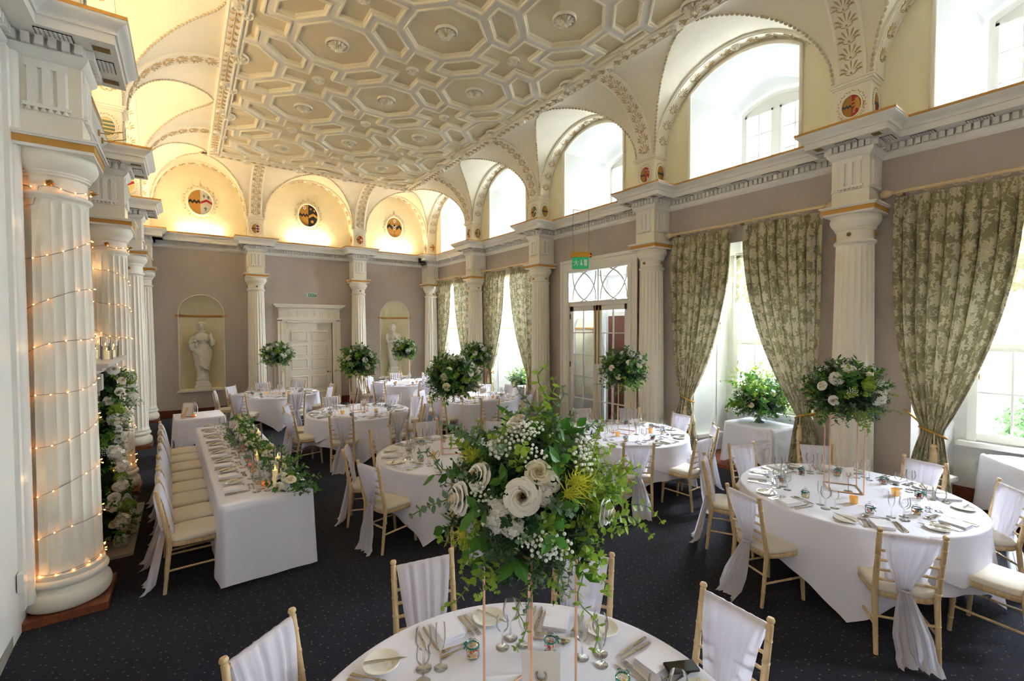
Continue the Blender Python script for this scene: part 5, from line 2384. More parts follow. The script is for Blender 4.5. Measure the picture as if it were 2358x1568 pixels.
TABLES = {   # name: centre, cloth corner phase (deg), chair angles, phrase, bouquet stand turn
    'front': ((1.0, 1.31), 20, [355, 37, 83, 125], 'the table with the black phone'),
    'R': ((5.13, 1.60), 197, [213, 163, 114, 74, 32, 348, 312, 258], 'the table near the white radiator'),
    'M': ((2.75, 5.13), 224, [200, 159, 114, 80, 30, 345, 300, 250], 'the table just behind the largest bouquet'),
    'C': ((2.66, 8.68), 254, [240, 285, 193, 155, 100, 40, 8, 325], 'the table beside the garlanded head table'),
    'BL': ((1.80, 12.30), 262, [226, 279, 172, 134, 97, 58, 0, 322], 'the table before the cream panelled door'),
    'BR': ((5.15, 12.50), 250, [218, 272, 80, 122, 170, 35, 350, 312], 'the table before the crossed-arms statue'),
    'CR': ((5.35, 8.79), 240, [251, 6, 201, 296, 50, 95, 140, 330], 'the table nearest the far tied curtains'),
    'Rm': ((5.35, 4.55), 215, [73, 36, 353, 312, 270, 228, 120, 180], 'the table before the glazed double doors'),
}
cloth_cache = [[round_cloth(0, .43, .73, s * 7 + 1).mesh('under_cloth', MT['linen'], 179), round_cloth(pi / 4, .20, .36, s * 7 + 2, .004, TH + .0015).mesh('top_cloth', MT['linen'], 179)] for s in range(2)]
ki = 0
for tk, ((cx, cyy), phs, angs, ph_) in TABLES.items():
    ki += 1
    rg = random.Random(ki * 31)
    t = empty('round_table', (cx, cyy, 0), radians(phs), 'round black-legged banquet table, ' + ph_, 'table', 'round banquet tables')
    link('tabletop', tt_me, t)
    for sx in (-1, 1):
        for sy in (-1, 1):
            link('table_leg', leg_me, t, (sx * .42, sy * .42, 0))
    c = empty('tablecloth', (cx, cyy, 0), radians(phs), 'white linen cloth draped over ' + ph_, 'tablecloth', 'white round-table cloths')
    link('under_cloth', cloth_cache[ki % 2][0], c)
    link('top_cloth', cloth_cache[ki % 2][1], c)
    used = {}
    for q, a in enumerate(sorted(angs)):
        s = int(round(a / 45)) % 8
        while s in used:
            s = (s + 1) % 8
        used[s] = a
        an = radians(a)
        d = 1.02
        fa = an + pi + rg.uniform(-.10, .10)
        chair(cx + d * cos(an), cyy + d * sin(an), fa, 'limewashed chair with chiffon drape, %s of %s' % (DIRS[s], ph_), 'chairs around ' + ph_, q + ki)
    sl = dict(used)
    if tk == 'front':
        sl = {0: 0, 1: 40, 2: 84, 3: 127, 4: 172, 7: 318}
    for s, a in sl.items():
        setting(cx, cyy, TH + .002, radians(a), .90, DIRS[s], ph_, rg, s + ki)
    ccx, ccy = (1.14, 1.46) if tk == 'front' else ((5.2, 1.68) if tk == 'R' else (cx, cyy))
    rot = {'front': .15, 'R': .5}.get(tk, rg.uniform(-.6, .6))
    o = empty('flower_stand', (ccx, ccy, TH + .002), rot, 'tall rose-gold wire flower stand on ' + ph_, 'flower stand', 'rose-gold flower stands')
    for n, me in STAND:
        link(n, me, o)
    TABLES[tk] += ((ccx, ccy, rot),)
    for k, (dx, dy) in enumerate(((-.30, -.12), (.24, -.28))):
        if tk == 'front':
            continue
        o = empty('votive', (cx + dx + rg.uniform(-.04, .04), cyy + dy, TH + .002), 0, '%s gold glass votive candle on %s' % (('fireplace-side', 'window-side')[k], ph_), 'candle', 'gold votives on ' + ph_)
        for n, me in votive:
            link(n, me, o)
    if tk == 'front':
        card_stand(1.15, 1.40, TH + .002, radians(-38), 'blank place card in a steel horseshoe stand on ' + ph_, 1.3)
    else:
        card_stand(cx + .02, cyy - .22 if tk != 'R' else cyy + .02, TH + .002, radians(-30), 'white table card in a steel horseshoe stand on ' + ph_)

# phone on the napkin of the window-side place
ph = empty('phone', (1.815, 1.20, TH + .026), radians(62), 'black smartphone lying on a napkin', 'phone')
pb = MB()
for z, k in ((0, .97), (.002, 1), (.006, 1), (.008, .97)):
    pass
o2 = []
for z, k in ((0, .002), (.0015, 0), (.0065, 0), (.008, .002)):
    pl = []
    for sx, sy in ((1, 1), (-1, 1), (-1, -1), (1, -1)):
        for q in range(5):
            a = {(1, 1): 0, (-1, 1): 90, (-1, -1): 180, (1, -1): 270}[(sx, sy)] + 90 * q / 4
            pl.append((sx * (.036 - .009) + (.009 - k) * cos(radians(a)), sy * (.074 - .009) + (.009 - k) * sin(radians(a))))
    o2.append((pl, z))
stack_mesh(o2).build('phone_body', MT['black_plastic'], ph, 40)
MB().box(-.032, .032, -.069, .069, .0078, .0086).build('phone_screen', MT['phone_glass'], ph)

# ================================================================== RECTANGULAR TABLES
def rect_cloth(w_, l_, drop, seed, corner_extra=.0, zt=TH, lift=None):
    """cloth over a rectangular top (half sizes w_, l_)"""
    rg = random.Random(seed)
    ph = [rg.uniform(0, 6.28) for _ in range(6)]
    per = []
    rc = .012
    n_side = 28

    def seg(p, q, n):
        return [(p[0] + (q[0] - p[0]) * i / n, p[1] + (q[1] - p[1]) * i / n) for i in range(n)]
    C = [(w_, l_), (-w_, l_), (-w_, -l_), (w_, -l_)]
    for k in range(4):
        n = max(10, int(n_side * ((l_ if k % 2 else w_) * 2) ** .8))
        per += [(p, k, i / n) for i, p in enumerate(seg(C[k], C[(k + 1) % 4], n))]
    n = len(per)
    m = MB()
    vs_, fs = [], []
    vs_ += [(p[0][0] * .985, p[0][1] * .985, zt) for p in per]
    fs.append(list(range(n)))
    nv = 12
    acc = 0
    ds = []
    for i in range(n):
        ds.append(acc)
        a, b = Vector(per[i][0]), Vector(per[(i + 1) % n][0])
        acc += (b - a).length
    for k in range(0, nv + 1):
        f = k / nv
        for i in range(n):
            (x, y), sd, tt = per[i]
            nx, ny = [(0, 1), (-1, 0), (0, -1), (1, 0)][sd]
            cd = min(tt, 1 - tt)
            cw = math.exp(-(cd / .06) ** 2)
            if tt == 0:
                a = [(0, 1), (-1, 0), (0, -1), (1, 0)][sd - 1]
                nx, ny = (nx + a[0]) * .7, (ny + a[1]) * .7
            D = drop + corner_extra * math.exp(-(cd / .22) ** 1.5)
            d = D * f
            s = ds[i]
            fold = sin(s * 7 + ph[0]) * .5 + sin(s * 12 + ph[1]) * .3 + sin(s * 19 + ph[2]) * .2
            off = .006 + .012 * f + .022 * fold * f ** 1.3 + (.05 if corner_extra > .05 else .012) * cw * f
            z = zt - (.006 if k == 0 else .006 + d)
            vs_.append((x + nx * off, y + ny * off, max(.012, z)))
    for j in range(nv + 1):
        for i in range(n):
            a, b = j * n + i, j * n + (i + 1) % n
            fs.append((a, a + n, b + n, b))
    return m.add(vs_, fs)


def rect_table(nm, x, y, rz, hw, hl, drop, extra, tlabel, clabel, z0=0.0, seed=1):
    t = empty(nm, (x, y, z0), rz, tlabel, 'table')
    MB().box(-hw + .01, hw - .01, -hl + .01, hl - .01, TH - z0 - .035, TH - z0 - .008).build('tabletop', MT['plinth_wood'], t)
    for sx in (-1, 1):
        for sy in (-1, 1):
            MB().box(sx * (hw - .06) - .02, sx * (hw - .06) + .02, sy * (hl - .08) - .02, sy * (hl - .08) + .02, 0, TH - z0 - .035).build('table_leg', MT['black_metal'], t)
    c = rect_cloth(hw, hl, drop, seed, extra).build('tablecloth', MT['linen'], None, 179)
    c.location = (x, y, 0)
    c.rotation_euler = (0, 0, rz)
    tag(c, clabel, 'tablecloth')
    return t


HA = radians(1.56)
HX, HY, HHW, HHL = .556, 6.79, .385, 2.03
rect_table('head_table', HX, HY, HA, HHW, HHL, .725, .0, 'long rectangular head table with one row of chairs', 'white cloth falling to the floor from the long head table', seed=3)
rect_table('side_table', .18, 10.08, radians(4), .36, .38, .40, .25, 'small square table behind the head table', 'white cloth on the small table with the picture frame', seed=4)
rect_table('side_table', 7.67, 3.64, radians(-8), .33, .42, .52, .15, 'table in the window alcove under the grey urn', 'white cloth on the alcove table under the grey urn', .055, seed=5)
rect_table('side_table', 7.84, .56, radians(-52), .36, .48, .60, .08, 'table standing before the white radiator', 'white cloth on the table before the white radiator', .055, seed=6)
rect_table('side_table', 7.64, 10.05, radians(4), .33, .42, .55, .1, 'table in the farther window alcove under loose greenery', 'white cloth on the farther alcove table', .055, seed=7)

ORD = ['nearest', 'second', 'third', 'fourth', 'fifth', 'sixth', 'seventh', 'eighth']


def head_pt(dx, dy):
    return HX + dx * cos(HA) - dy * sin(HA), HY + dx * sin(HA) + dy * cos(HA)


rg = random.Random(77)
for k in range(8):
    dy = -HHL + .42 + .485 * k
    x, y = head_pt(-HHW - .17, dy + rg.uniform(-.02, .02))
    chair(x, y, HA + rg.uniform(-.05, .05), 'chiffon-draped chair, %s along the head table from its near end' % ORD[k], 'chairs along the head table', k)
    ex, ey = head_pt(-HHW + .02, dy)
    setting(0, 0, TH + .001, 0, 0, ORD[k], 'the long head table', rg, k, square=(ex, ey, (cos(HA), sin(HA))))
# ================================================================== FOLIAGE
def leaf(mb, b, d, nrm, L_, W_, cup=.12):
    d = Vector(d).normalized()
    s = d.cross(Vector(nrm))
    s = s.normalized() if s.length > 1e-5 else d.orthogonal().normalized()
    n = s.cross(d)
    b = Vector(b)

    def P(x, y, z):
        return tuple(b + s * (x * W_) + d * (y * L_) + n * (z * W_))
    vs_ = [P(0, 0, 0), P(-.4, .28, 0), P(-.5, .58, 0), P(0, 1, -.1), P(.5, .58, 0), P(.4, .28, 0), P(0, .28, -cup), P(0, .58, -cup)]
    mb.add(vs_, [(0, 6, 1), (0, 5, 6), (1, 6, 7, 2), (6, 5, 4, 7), (2, 7, 3), (7, 4, 3)])


def sprig(kind, rg):
    m = MB()
    if kind in ('lime', 'grey', 'trail'):
        n = 9 if kind != 'trail' else 13
        Ln = .20 if kind != 'trail' else .30
        bend = rg.uniform(-.25, .25) if kind != 'trail' else .5
        pts = [Vector((bend * Ln * (k / n) ** 2, .02 * sin(k), Ln * k / n * (1 - .25 * abs(bend) * k / n))) for k in range(n + 1)]
        m.mi = 1
        m.tube(pts, .0018, 4, cap=False)
        m.mi = 0
        r0 = .046 if kind == 'lime' else .040
        for k in range(2, n + 1):
            t = k / n
            L_ = r0 * (1.05 - .55 * t)
            d = (pts[k] - pts[k - 1]).normalized()
            a = k * pi / 2 + rg.uniform(-.3, .3)
            side = Vector((cos(a), sin(a), 0))
            side = (side - d * side.dot(d)).normalized()
            for s in (1, -1):
                leaf(m, pts[k], (side * s + d * .45), d - side * s * .4, L_, L_ * .92, .1)
        leaf(m, pts[n], pts[n] - pts[n - 1], (1, 0, 0), .014, .012)
    elif kind == 'ruscus':
        n = 7
        Ln = .17
        pts = [Vector((.02 * (k / n) ** 2, 0, Ln * k / n)) for k in range(n + 1)]
        m.mi = 1
        m.tube(pts, .002, 4, cap=False)
        m.mi = 0
        for k in range(1, n + 1):
            a = k * 2.4 + rg.uniform(-.3, .3)
            side = Vector((cos(a), sin(a), .55 + .3 * k / n))
            leaf(m, pts[k], side, (0, 0, 1), .074 * rg.uniform(.75, 1.1), .038)
    elif kind == 'big':
        for k in range(6):
            a = k * 1.05 + rg.uniform(-.2, .2)
            leaf(m, (0, 0, .02), (cos(a) * .8, sin(a) * .8, .7), (0, 0, 1), .105 * rg.uniform(.8, 1.1), .05)
    elif kind == 'box':
        n = 12
        Ln = .15
        m.mi = 1
        m.tube([(0, 0, 0), (.01, 0, Ln)], .0015, 4, cap=False)
        m.mi = 0
        for k in range(1, n + 1):
            for s in range(3):
                a = k * 1.3 + s * 2.09
                leaf(m, (.01 * k / n, 0, Ln * k / n), (cos(a), sin(a), .6), (0, 0, 1), .028 * rg.uniform(.8, 1.2), .016)
    elif kind == 'fine':
        for q in range(5):
            a = q * 1.26 + rg.uniform(-.3, .3)
            tip = Vector((cos(a) * .05, sin(a) * .05, .13 + rg.uniform(-.02, .03)))
            for k in range(4, 12):
                t = k / 11
                p = tip * t
                b = k * 2.1
                leaf(m, p, (cos(b), sin(b), .8), (0, 0, 1), .018, .008)
    return m


SPM = {'lime': 'leaf_lime', 'grey': 'leaf_grey', 'trail': 'leaf_lime', 'ruscus': 'leaf_green', 'big': 'leaf_green', 'box': 'leaf_dark', 'fine': 'leaf_dark'}
SPN = {'lime': 'eucalyptus_sprig', 'grey': 'grey_eucalyptus_sprig', 'trail': 'trailing_sprig', 'ruscus': 'ruscus_sprig', 'big': 'glossy_leaf_cluster', 'box': 'box_sprig', 'fine': 'fine_leaf_sprig'}
_rg = random.Random(12)
SPR = {k: [sprig(k, _rg) for _ in range(3)] for k in SPM}
SPR_ME = {k: [m.mesh(SPN[k], [MT[SPM[k]], MT['stem_green']]) for m in v] for k, v in SPR.items()}


def rose_mb(R=.05):
    """open rose: three whorls of broad curling petals round a rolled heart"""
    m = MB()
    for ring, (n, r0, r1, z0, z1, w_, curl) in enumerate(((6, .30, 1.12, -.10, .16, .66, .30), (5, .26, .98, .0, .42, .74, .26), (5, .22, .74, .06, .66, .72, .20), (4, .16, .50, .1, .80, .85, .12))):
        for k in range(n):
            a = 2 * pi * (k + .43 * ring) / n + .15 * ring

            def fn(u, v):
                s = u * 2 - 1
                e = sqrt(max(0, 1 - (.62 * s) ** 2))
                t = v * (.55 + .45 * e) / 1.0
                rr = R * (r0 + (r1 - r0) * t ** .8 + .07 * s)
                z = R * (z0 + (z1 - z0) * sin(min(1.0, t * 1.1) * pi / 2) - curl * max(0, t - .72) ** 1.2 * 1.6)
                an = a + s * w_ * (.72 + .28 * t)
                return (rr * cos(an), rr * sin(an), z)
            m.grid(fn, 8, 6)

    def heart(u, v):           # rolled strip
        a = 2 * pi * 2.6 * u
        r = R * (.32 - .27 * u) * (.75 + .25 * v)
        return (r * cos(a), r * sin(a), R * (.1 + (.78 + .06 * u) * v))
    m.mi = 1
    m.grid(heart, 44, 3)
    return m


def hydrangea_mb(R=.07, rg=random.Random(3), n=34):
    m = MB()
    for k in range(n):
        t = (k + .5) / n
        z = 1 - t * 1.25
        a = k * 2.39996
        s = sqrt(max(0, 1 - z * z))
        d = Vector((s * cos(a), s * sin(a), z))
        p = d * R * rg.uniform(.85, 1.05)
        M = aim(p, (d + Vector((rg.uniform(-.3, .3), rg.uniform(-.3, .3), rg.uniform(-.3, .3)))), rg.uniform(0, 1.5))
        q = R * .36
        for j in range(4):
            b = j * pi / 2
            u, v = Vector((cos(b), sin(b), 0)), Vector((-sin(b), cos(b), 0))
            pts = [Vector((0, 0, 0)), u * q * .55 - v * q * .5 + Vector((0, 0, q * .12)), u * q * 1.05 - v * q * .25 + Vector((0, 0, q * .05)), u * q * 1.05 + v * q * .25 + Vector((0, 0, q * .18)), u * q * .55 + v * q * .5 + Vector((0, 0, q * .05))]
            m.add([tuple(x) for x in pts], [(0, 1, 2), (0, 2, 3), (0, 3, 4)], M)
    return m


def berry_mb(rg=random.Random(8), n=24):
    m = MB()
    for k in range(n):
        a, r = k * 2.4, .055 * sqrt((k + .5) / n)
        p = Vector((r * cos(a), r * sin(a), .075 - 4 * r * r + rg.uniform(-.008, .008)))
        m.mi = 1
        m.tube([(0, 0, 0), tuple(p * .6 + Vector((0, 0, .005))), tuple(p)], .0011, 3, cap=False)
        m.mi = 0
        m.ell(tuple(p), .0068, .0068, .0068, 6, 4)
    return m


def spider_mb(rg=random.Random(5), n=46):
    m = MB()
    for k in range(n):
        a = k * 2.4
        e = .15 + 1.2 * (k / n)
        d = Vector((sin(e) * cos(a), sin(e) * sin(a), cos(e)))
        side = d.orthogonal().normalized()
        L_ = .055 * rg.uniform(.7, 1.15)
        p0, p1, p2 = Vector((0, 0, 0)), d * L_ * .6, d * L_ + Vector((rg.uniform(-.012, .012), rg.uniform(-.012, .012), rg.uniform(-.004, .012)))
        w_ = .0016
        m.add([tuple(p0 + side * w_), tuple(p0 - side * w_), tuple(p1 - side * w_), tuple(p1 + side * w_), tuple(p2)], [(0, 1, 2, 3), (3, 2, 4)])
    m.ell((0, 0, .008), .014, .014, .012, 8, 4)
    return m


ROSE_MB, HYD_MB, BER_MB, SPI_MB = rose_mb(), hydrangea_mb(), berry_mb(), spider_mb()
FL = {'rose': ROSE_MB.mesh('white_rose', [MT['petal_white'], MT['petal_heart']], 60), 'cream_rose': ROSE_MB.mesh('cream_rose', [MT['petal_cream'], MT['petal_heart']], 60), 'hydrangea': HYD_MB.mesh('hydrangea', MT['petal_white'], 179),
      'green_hydrangea': HYD_MB.mesh('hydrangea', MT['leaf_lime']), 'berries': BER_MB.mesh('berry_spray', [MT['berry_white'], MT['stem_green']], 60), 'spider': SPI_MB.mesh('spider_flower', MT['spider_yellow'])}
FN = {'rose': 'white_rose', 'cream_rose': 'cream_rose', 'hydrangea': 'white_hydrangea', 'green_hydrangea': 'green_hydrangea', 'berries': 'berry_spray', 'spider': 'spider_flower'}


def ball_dirs(n, zmin, rg):
    for k in range(n):
        z = 1 - (k + .5) / n * (1 - zmin)
        a = k * 2.39996 + rg.uniform(-.25, .25)
        s = sqrt(max(0, 1 - z * z))
        yield Vector((s * cos(a), s * sin(a), z))


def core_mesh(R, rz, seed):  # added dark body inside the leaves, closing the gaps between them
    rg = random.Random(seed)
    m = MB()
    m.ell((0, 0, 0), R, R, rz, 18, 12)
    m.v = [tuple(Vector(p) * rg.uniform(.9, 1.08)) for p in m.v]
    return m.mesh('inner_core', MT['core_dark'])


def foliage_ball(seed, R=.27, n=270, rz=.24):
    """joined foliage of a bouquet, too fine to pick apart at its distance"""
    rg = random.Random(seed)
    kinds = ['box'] * 6 + ['fine'] * 3 + ['grey'] * 3 + ['ruscus'] * 4 + ['lime'] * 2
    mats = [MT['leaf_dark'], MT['leaf_grey'], MT['leaf_green'], MT['leaf_lime'], MT['stem_green']]
    idx = {'box': 0, 'fine': 0, 'grey': 1, 'ruscus': 2, 'lime': 3, 'trail': 3, 'big': 2}
    out = MB()
    for d in ball_dirs(n, -.85, rg):
        k = rg.choice(kinds)
        if d.z < -.45 and rg.random() < .35:
            k = rg.choice(['trail', 'grey', 'fine'])
        p = Vector((d.x * R * .74, d.y * R * .74, d.z * rz * .74))
        dd = (d + Vector((rg.uniform(-.4, .4), rg.uniform(-.4, .4), rg.uniform(-.25, .35)))).normalized()
        src = SPR[k][rg.randrange(3)]
        M = aim(p, dd, rg.uniform(0, 6.28)) @ S(rg.uniform(.7, 1.05))
        b = len(out.v)
        out.v.extend([tuple(M @ Vector(v)) for v in src.v])
        out.f.extend([[i + b for i in f] for f in src.f])
        out.m.extend([idx[k] if mi == 0 else 4 for mi in src.m])
    return out.mesh('foliage', mats)


FOL = [foliage_ball(41), foliage_ball(42)]
CORE = core_mesh(.235, .205, 1)


def place_flower(parent, kind, p, d, sc_=1.0, roll=0.0):
    return link(FN[kind], FL[kind], parent, M=aim(p, d, roll) @ S(sc_))


def bouquet(x, y, z, label, seed, n_fl=22, group='tall table bouquets', sc_=1.0):
    rg = random.Random(seed)
    o = empty('bouquet', (x, y, z), rg.uniform(0, 6.28), label, 'bouquet', group)
    o.scale = (sc_, sc_, sc_)
    link('inner_core', CORE, o)
    f = link('foliage', FOL[seed % 2], o)
    f['kind'] = 'stuff'
    kinds = ['rose', 'hydrangea', 'rose', 'berries', 'rose', 'spider', 'hydrangea', 'berries', 'rose', 'green_hydrangea', 'cream_rose']
    for q, d in enumerate(ball_dirs(n_fl, -.35, rg)):
        k = kinds[q % len(kinds)]
        R = .285 if k in ('rose', 'cream_rose') else .27
        p = Vector((d.x * R, d.y * R, d.z * R * .88))
        place_flower(o, k, p, d + Vector((0, 0, .15)), rg.uniform(.8, 1.1), rg.uniform(0, 6))
    return o


for q, tk in enumerate(TABLES):
    (ccx, ccy, rot) = TABLES[tk][4]
    ph_ = TABLES[tk][3]
    if tk != 'front':
        bouquet(ccx, ccy, 1.71, 'ball bouquet of white flowers on ' + ph_, q + 3)

# ---- the large foreground bouquet: every sprig and flower its own part
(bx_, by_, br_) = TABLES['front'][4]
BZ = 1.665
bq = empty('bouquet', (bx_, by_, BZ), 0, 'largest ball bouquet, white rose facing out among lime and dark leaves', 'bouquet', 'tall table bouquets')
link('inner_core', core_mesh(.235, .22, 3), bq)
rg = random.Random(99)
view = Vector((-bx_, -by_, 2.35 - BZ)).normalized()      # towards the standing viewer
rt = Vector((.811, -.584, 0))
upv = rt.cross(-view).normalized() * 1.0
if upv.z < 0:
    upv = -upv


def on_ball(a, b, R=.29):
    c = sqrt(max(0, 1 - a * a - b * b))
    d = (rt * a + upv * b + view * c).normalized()
    return d * R, d


def add_sprig(kind, p, d, sc_=1.0, roll=None):
    return link(SPN[kind], SPR_ME[kind][rg.randrange(3)], bq, M=aim(p, d, rg.uniform(0, 6.28) if roll is None else roll) @ S(sc_))


cnt = 0
for d in ball_dirs(250, -.92, rg):
    a, b = d.dot(rt), d.dot(upv)
    wt = [('box', 5), ('fine', 4), ('ruscus', 4), ('grey', 2), ('lime', 1), ('big', 1)]
    if a > .35 and b < .4:
        wt = [('lime', 6), ('trail', 2), ('box', 2), ('fine', 2), ('ruscus', 1)]
    if b > .55:
        wt = [('lime', 3), ('grey', 4), ('box', 3), ('big', 1), ('ruscus', 2)]
    if d.z < -.45:
        wt = [('grey', 3), ('trail', 2), ('fine', 3), ('box', 3), ('ruscus', 2)]
    k = rg.choices([w_[0] for w_ in wt], [w_[1] for w_ in wt])[0]
    p = Vector((d.x, d.y, d.z * .92)) * rg.uniform(.17, .215)
    dd = d + Vector((rg.uniform(-.4, .4), rg.uniform(-.4, .4), rg.uniform(-.3, .3)))
    if d.z < -.4:
        dd.z -= .5
    add_sprig(k, p, dd, rg.uniform(.75, 1.15))
# hanging eucalyptus, tall lime tips, side sprays
for a, b, kind, dr, sc_ in ((-.62, -.62, 'trail', (-.1, -.9), 1.0), (-.7, -.5, 'big', (-.3, -.7), 1.0), (-.5, -.75, 'trail', (-.05, -1), .9), (-.1, -.85, 'trail', (.0, -1), .95), (-.2, -.8, 'big', (-.1, -1), 1.1),
                            (.1, -.85, 'grey', (.05, -1), 1.0), (.2, -.82, 'fine', (0, -1), 1.1), (.55, -.6, 'trail', (.4, -.8), 1.15), (.72, -.35, 'trail', (.7, -.6), 1.1), (.8, -.1, 'lime', (.9, -.2), 1.1),
                            (.8, .1, 'lime', (1, .1), 1.15), (.75, .2, 'lime', (.9, .3), 1.0), (-.8, .0, 'grey', (-1, -.05), 1.3), (-.85, .3, 'grey', (-1, .3), 1.2), (-.6, .6, 'grey', (-.7, .7), 1.2), (.1, .85, 'lime', (.12, 1), 1.45),
                            (.18, .85, 'lime', (.2, 1), 1.2), (.0, .85, 'grey', (-.02, 1), 1.2), (.5, .75, 'big', (.4, .8), 1.15), (.08, .72, 'big', (.1, .9), 1.0), (.3, .8, 'grey', (.3, .9), 1.1), (.75, -.55, 'lime', (.6, -.7), 1.2),
                            (-.55, .35, 'lime', (-.3, .3), 1.0), (-.3, .45, 'lime', (-.1, .4), 1.0), (-.15, .3, 'lime', (0, .3), .9), (.12, -.25, 'grey', (-.1, -.3), .9), (.3, .05, 'grey', (.1, -.3), .9), (-.25, -.1, 'big', (-.2, -.2), .8)):
    p, d = on_ball(a, b, .20)
    dd = rt * dr[0] + upv * dr[1] + view * (.35 if abs(a) < .5 and abs(b) < .6 else .1)
    if dr[1] < -.5:
        dd = rt * dr[0] * .6 + Vector((0, 0, -1)) + view * .15
    add_sprig(kind, p + d * .05, dd, sc_)
for a, b, kind, sc_, tw, R_ in ((-.08, -.03, 'rose', 1.2, 0, .315), (-.42, -.20, 'hydrangea', .80, 0, .27), (-.24, -.36, 'hydrangea', .62, 1, .28), (-.46, -.34, 'hydrangea', .6, 1, .28), (.19, .15, 'hydrangea', .78, 2, .27), (.16, -.02, 'hydrangea', .5, 2, .28), (.10, .22, 'cream_rose', .9, 1, .31),
                            (.50, .12, 'spider', 1.5, 0, .31), (.42, .0, 'spider', 1.35, 1, .31), (.64, .08, 'spider', 1.5, 2, .31), (-.66, .42, 'spider', 1.2, 0, .32), (-.80, -.45, 'spider', 1.3, 0, .31), (.12, -.48, 'berries', 1.05, 0, .27),
                            (.28, -.52, 'berries', 1.0, 1, .27), (-.02, -.45, 'berries', .8, 1, .27), (-.08, .66, 'berries', 1.0, 0, .27), (.02, .72, 'berries', .9, 1, .27), (-.30, .50, 'berries', 1.0, 0, .27), (.05, .38, 'berries', .9, 0, .27), (.58, .36, 'berries', 1.0, 1, .27),
                            (-.55, -.02, 'berries', .9, 0, .27), (-.84, -.05, 'rose', 1.15, 0, .31), (-.62, .2, 'rose', 1.0, 0, .30), (-.12, .84, 'rose', 1.1, 0, .30), (.88, -.2, 'rose', 1.0, 0, .31), (-.42, .62, 'hydrangea', .6, 0, .28), (.65, .55, 'berries', .9, 0, .27)):
    p, d = on_ball(a, b, R_)
    place_flower(bq, kind, p, d, sc_, tw)
for d in ((-.6, .7, .3), (.5, .8, .2), (.9, .3, .1), (0, 1, .4), (.2, .5, .85)):
    d = Vector(d).normalized()
    place_flower(bq, 'rose', d * .29, d, 1.0)

# ---- urn arrangement in the window alcove
ur = empty('urn', (7.70, 3.68, TH + .002), 0, 'grey pedestal urn on the alcove table', 'urn')
MB().lathe([(0, 0), (.075, 0), (.075, .015), (.06, .025), (.028, .045), (.022, .11), (.03, .13), (.028, .14), (.06, .165), (.09, .20), (.105, .24), (.11, .25), (.10, .25), (.08, .2), (0, .2)], 24).build('urn_body', MT['urn'], ur, 50)


def loose(x, y, z, label, seed, n=70, R=.30, big=1.0):
    rg = random.Random(seed)
    o = empty('flower_arrangement', (x, y, z), 0, label, 'flowers')
    f = link('foliage', FOL[seed % 2], o, M=T(0, 0, .10) @ RZ(seed) @ S(.95 * big, .95 * big, .75 * big))
    f['kind'] = 'stuff'
    link('inner_core', CORE, o, M=T(0, 0, .08) @ S(.8 * big, .8 * big, .6 * big))
    for q in range(n):
        a = rg.uniform(0, 6.28)
        e = rg.uniform(-.3, 1.3)
        d = Vector((cos(a) * cos(e), sin(a) * cos(e), sin(e)))
        k = rg.choice(['grey', 'lime', 'ruscus', 'trail'])
        link(SPN[k], SPR_ME[k][rg.randrange(3)], o, M=aim(d * .2 * big + Vector((0, 0, .08)), d + Vector((0, 0, .1)), rg.uniform(0, 6)) @ S(1.15 * big))
    kinds = ['rose', 'hydrangea', 'cream_rose', 'berries', 'rose']
    for q, d in enumerate(ball_dirs(18, -.1, rg)):
        place_flower(o, kinds[q % 5], Vector((d.x * .27, d.y * .27, d.z * .24 + .07)) * big, d, rg.uniform(.8, 1.05))
    return o


loose(7.70, 3.68, TH + .26, 'loose white roses and eucalyptus standing in the grey urn', 5, 80, .3, 1.28)
loose(7.62, 10.15, TH + .02, 'loose eucalyptus and white flowers half hidden behind the far curtain', 6, 40, .25, .9)

# ---- head-table garland
gl = empty('garland', (HX, HY, TH + .003), HA, 'trailing ivy and eucalyptus garland along the head table', 'garland')
rg = random.Random(15)
out = MB()
mats = [MT['leaf_dark'], MT['leaf_grey'], MT['leaf_green'], MT['leaf_lime'], MT['stem_green']]
idx = {'box': 0, 'grey': 1, 'ruscus': 2, 'lime': 3, 'fine': 0}
NG = 420


def gx(t):
    return .16 + .05 * sin(t * 7) + (.10 * max(0, (.18 - t) / .18))


for q in range(NG):
    t = q / NG
    y = -HHL - .02 + (2 * HHL - .10) * t
    x = gx(t) + rg.gauss(0, .075)
    hz_ = max(.0, .07 - abs(x - gx(t)) * .5)
    k = rg.choices(['ruscus', 'grey', 'box', 'lime', 'fine'], [5, 3, 4, 2, 2])[0]
    d = Vector((rg.uniform(-1, 1), rg.uniform(-1, 1), rg.uniform(.05, .8)))
    if t < .05:
        d = Vector((rg.uniform(-.3, 1), -1, rg.uniform(-.5, .3)))
    src = SPR[k][rg.randrange(3)]
    M = aim((x, y, .02 + hz_ * rg.random()), d, rg.uniform(0, 6)) @ S(rg.uniform(.55, .85))
    b = len(out.v)
    out.v.extend([tuple(v_) for v_ in ((M @ Vector(v)) for v in src.v)])
    out.f.extend([[i + b for i in f] for f in src.f])
    out.m.extend([idx[k] if mi == 0 else 4 for mi in src.m])
out.v = [(v[0], v[1], max(v[2], .002) if v[1] > -HHL - .02 and v[0] < HHW else v[2]) for v in out.v]
f = out.build('foliage', mats, gl)
f['kind'] = 'stuff'
for q in range(46):
    t = (q + .5) / 46
    y = -HHL + .02 + (2 * HHL - .2) * t
    x = gx(t) + rg.uniform(-.10, .10)
    k = 'rose' if q % 3 else 'cream_rose'
    s = rg.uniform(.4, .55) if q % 2 else rg.uniform(.8, 1.05)
    place_flower(gl, k, (x, y, .10), (rg.uniform(-.6, .2), rg.uniform(-.7, .1), 1), s)
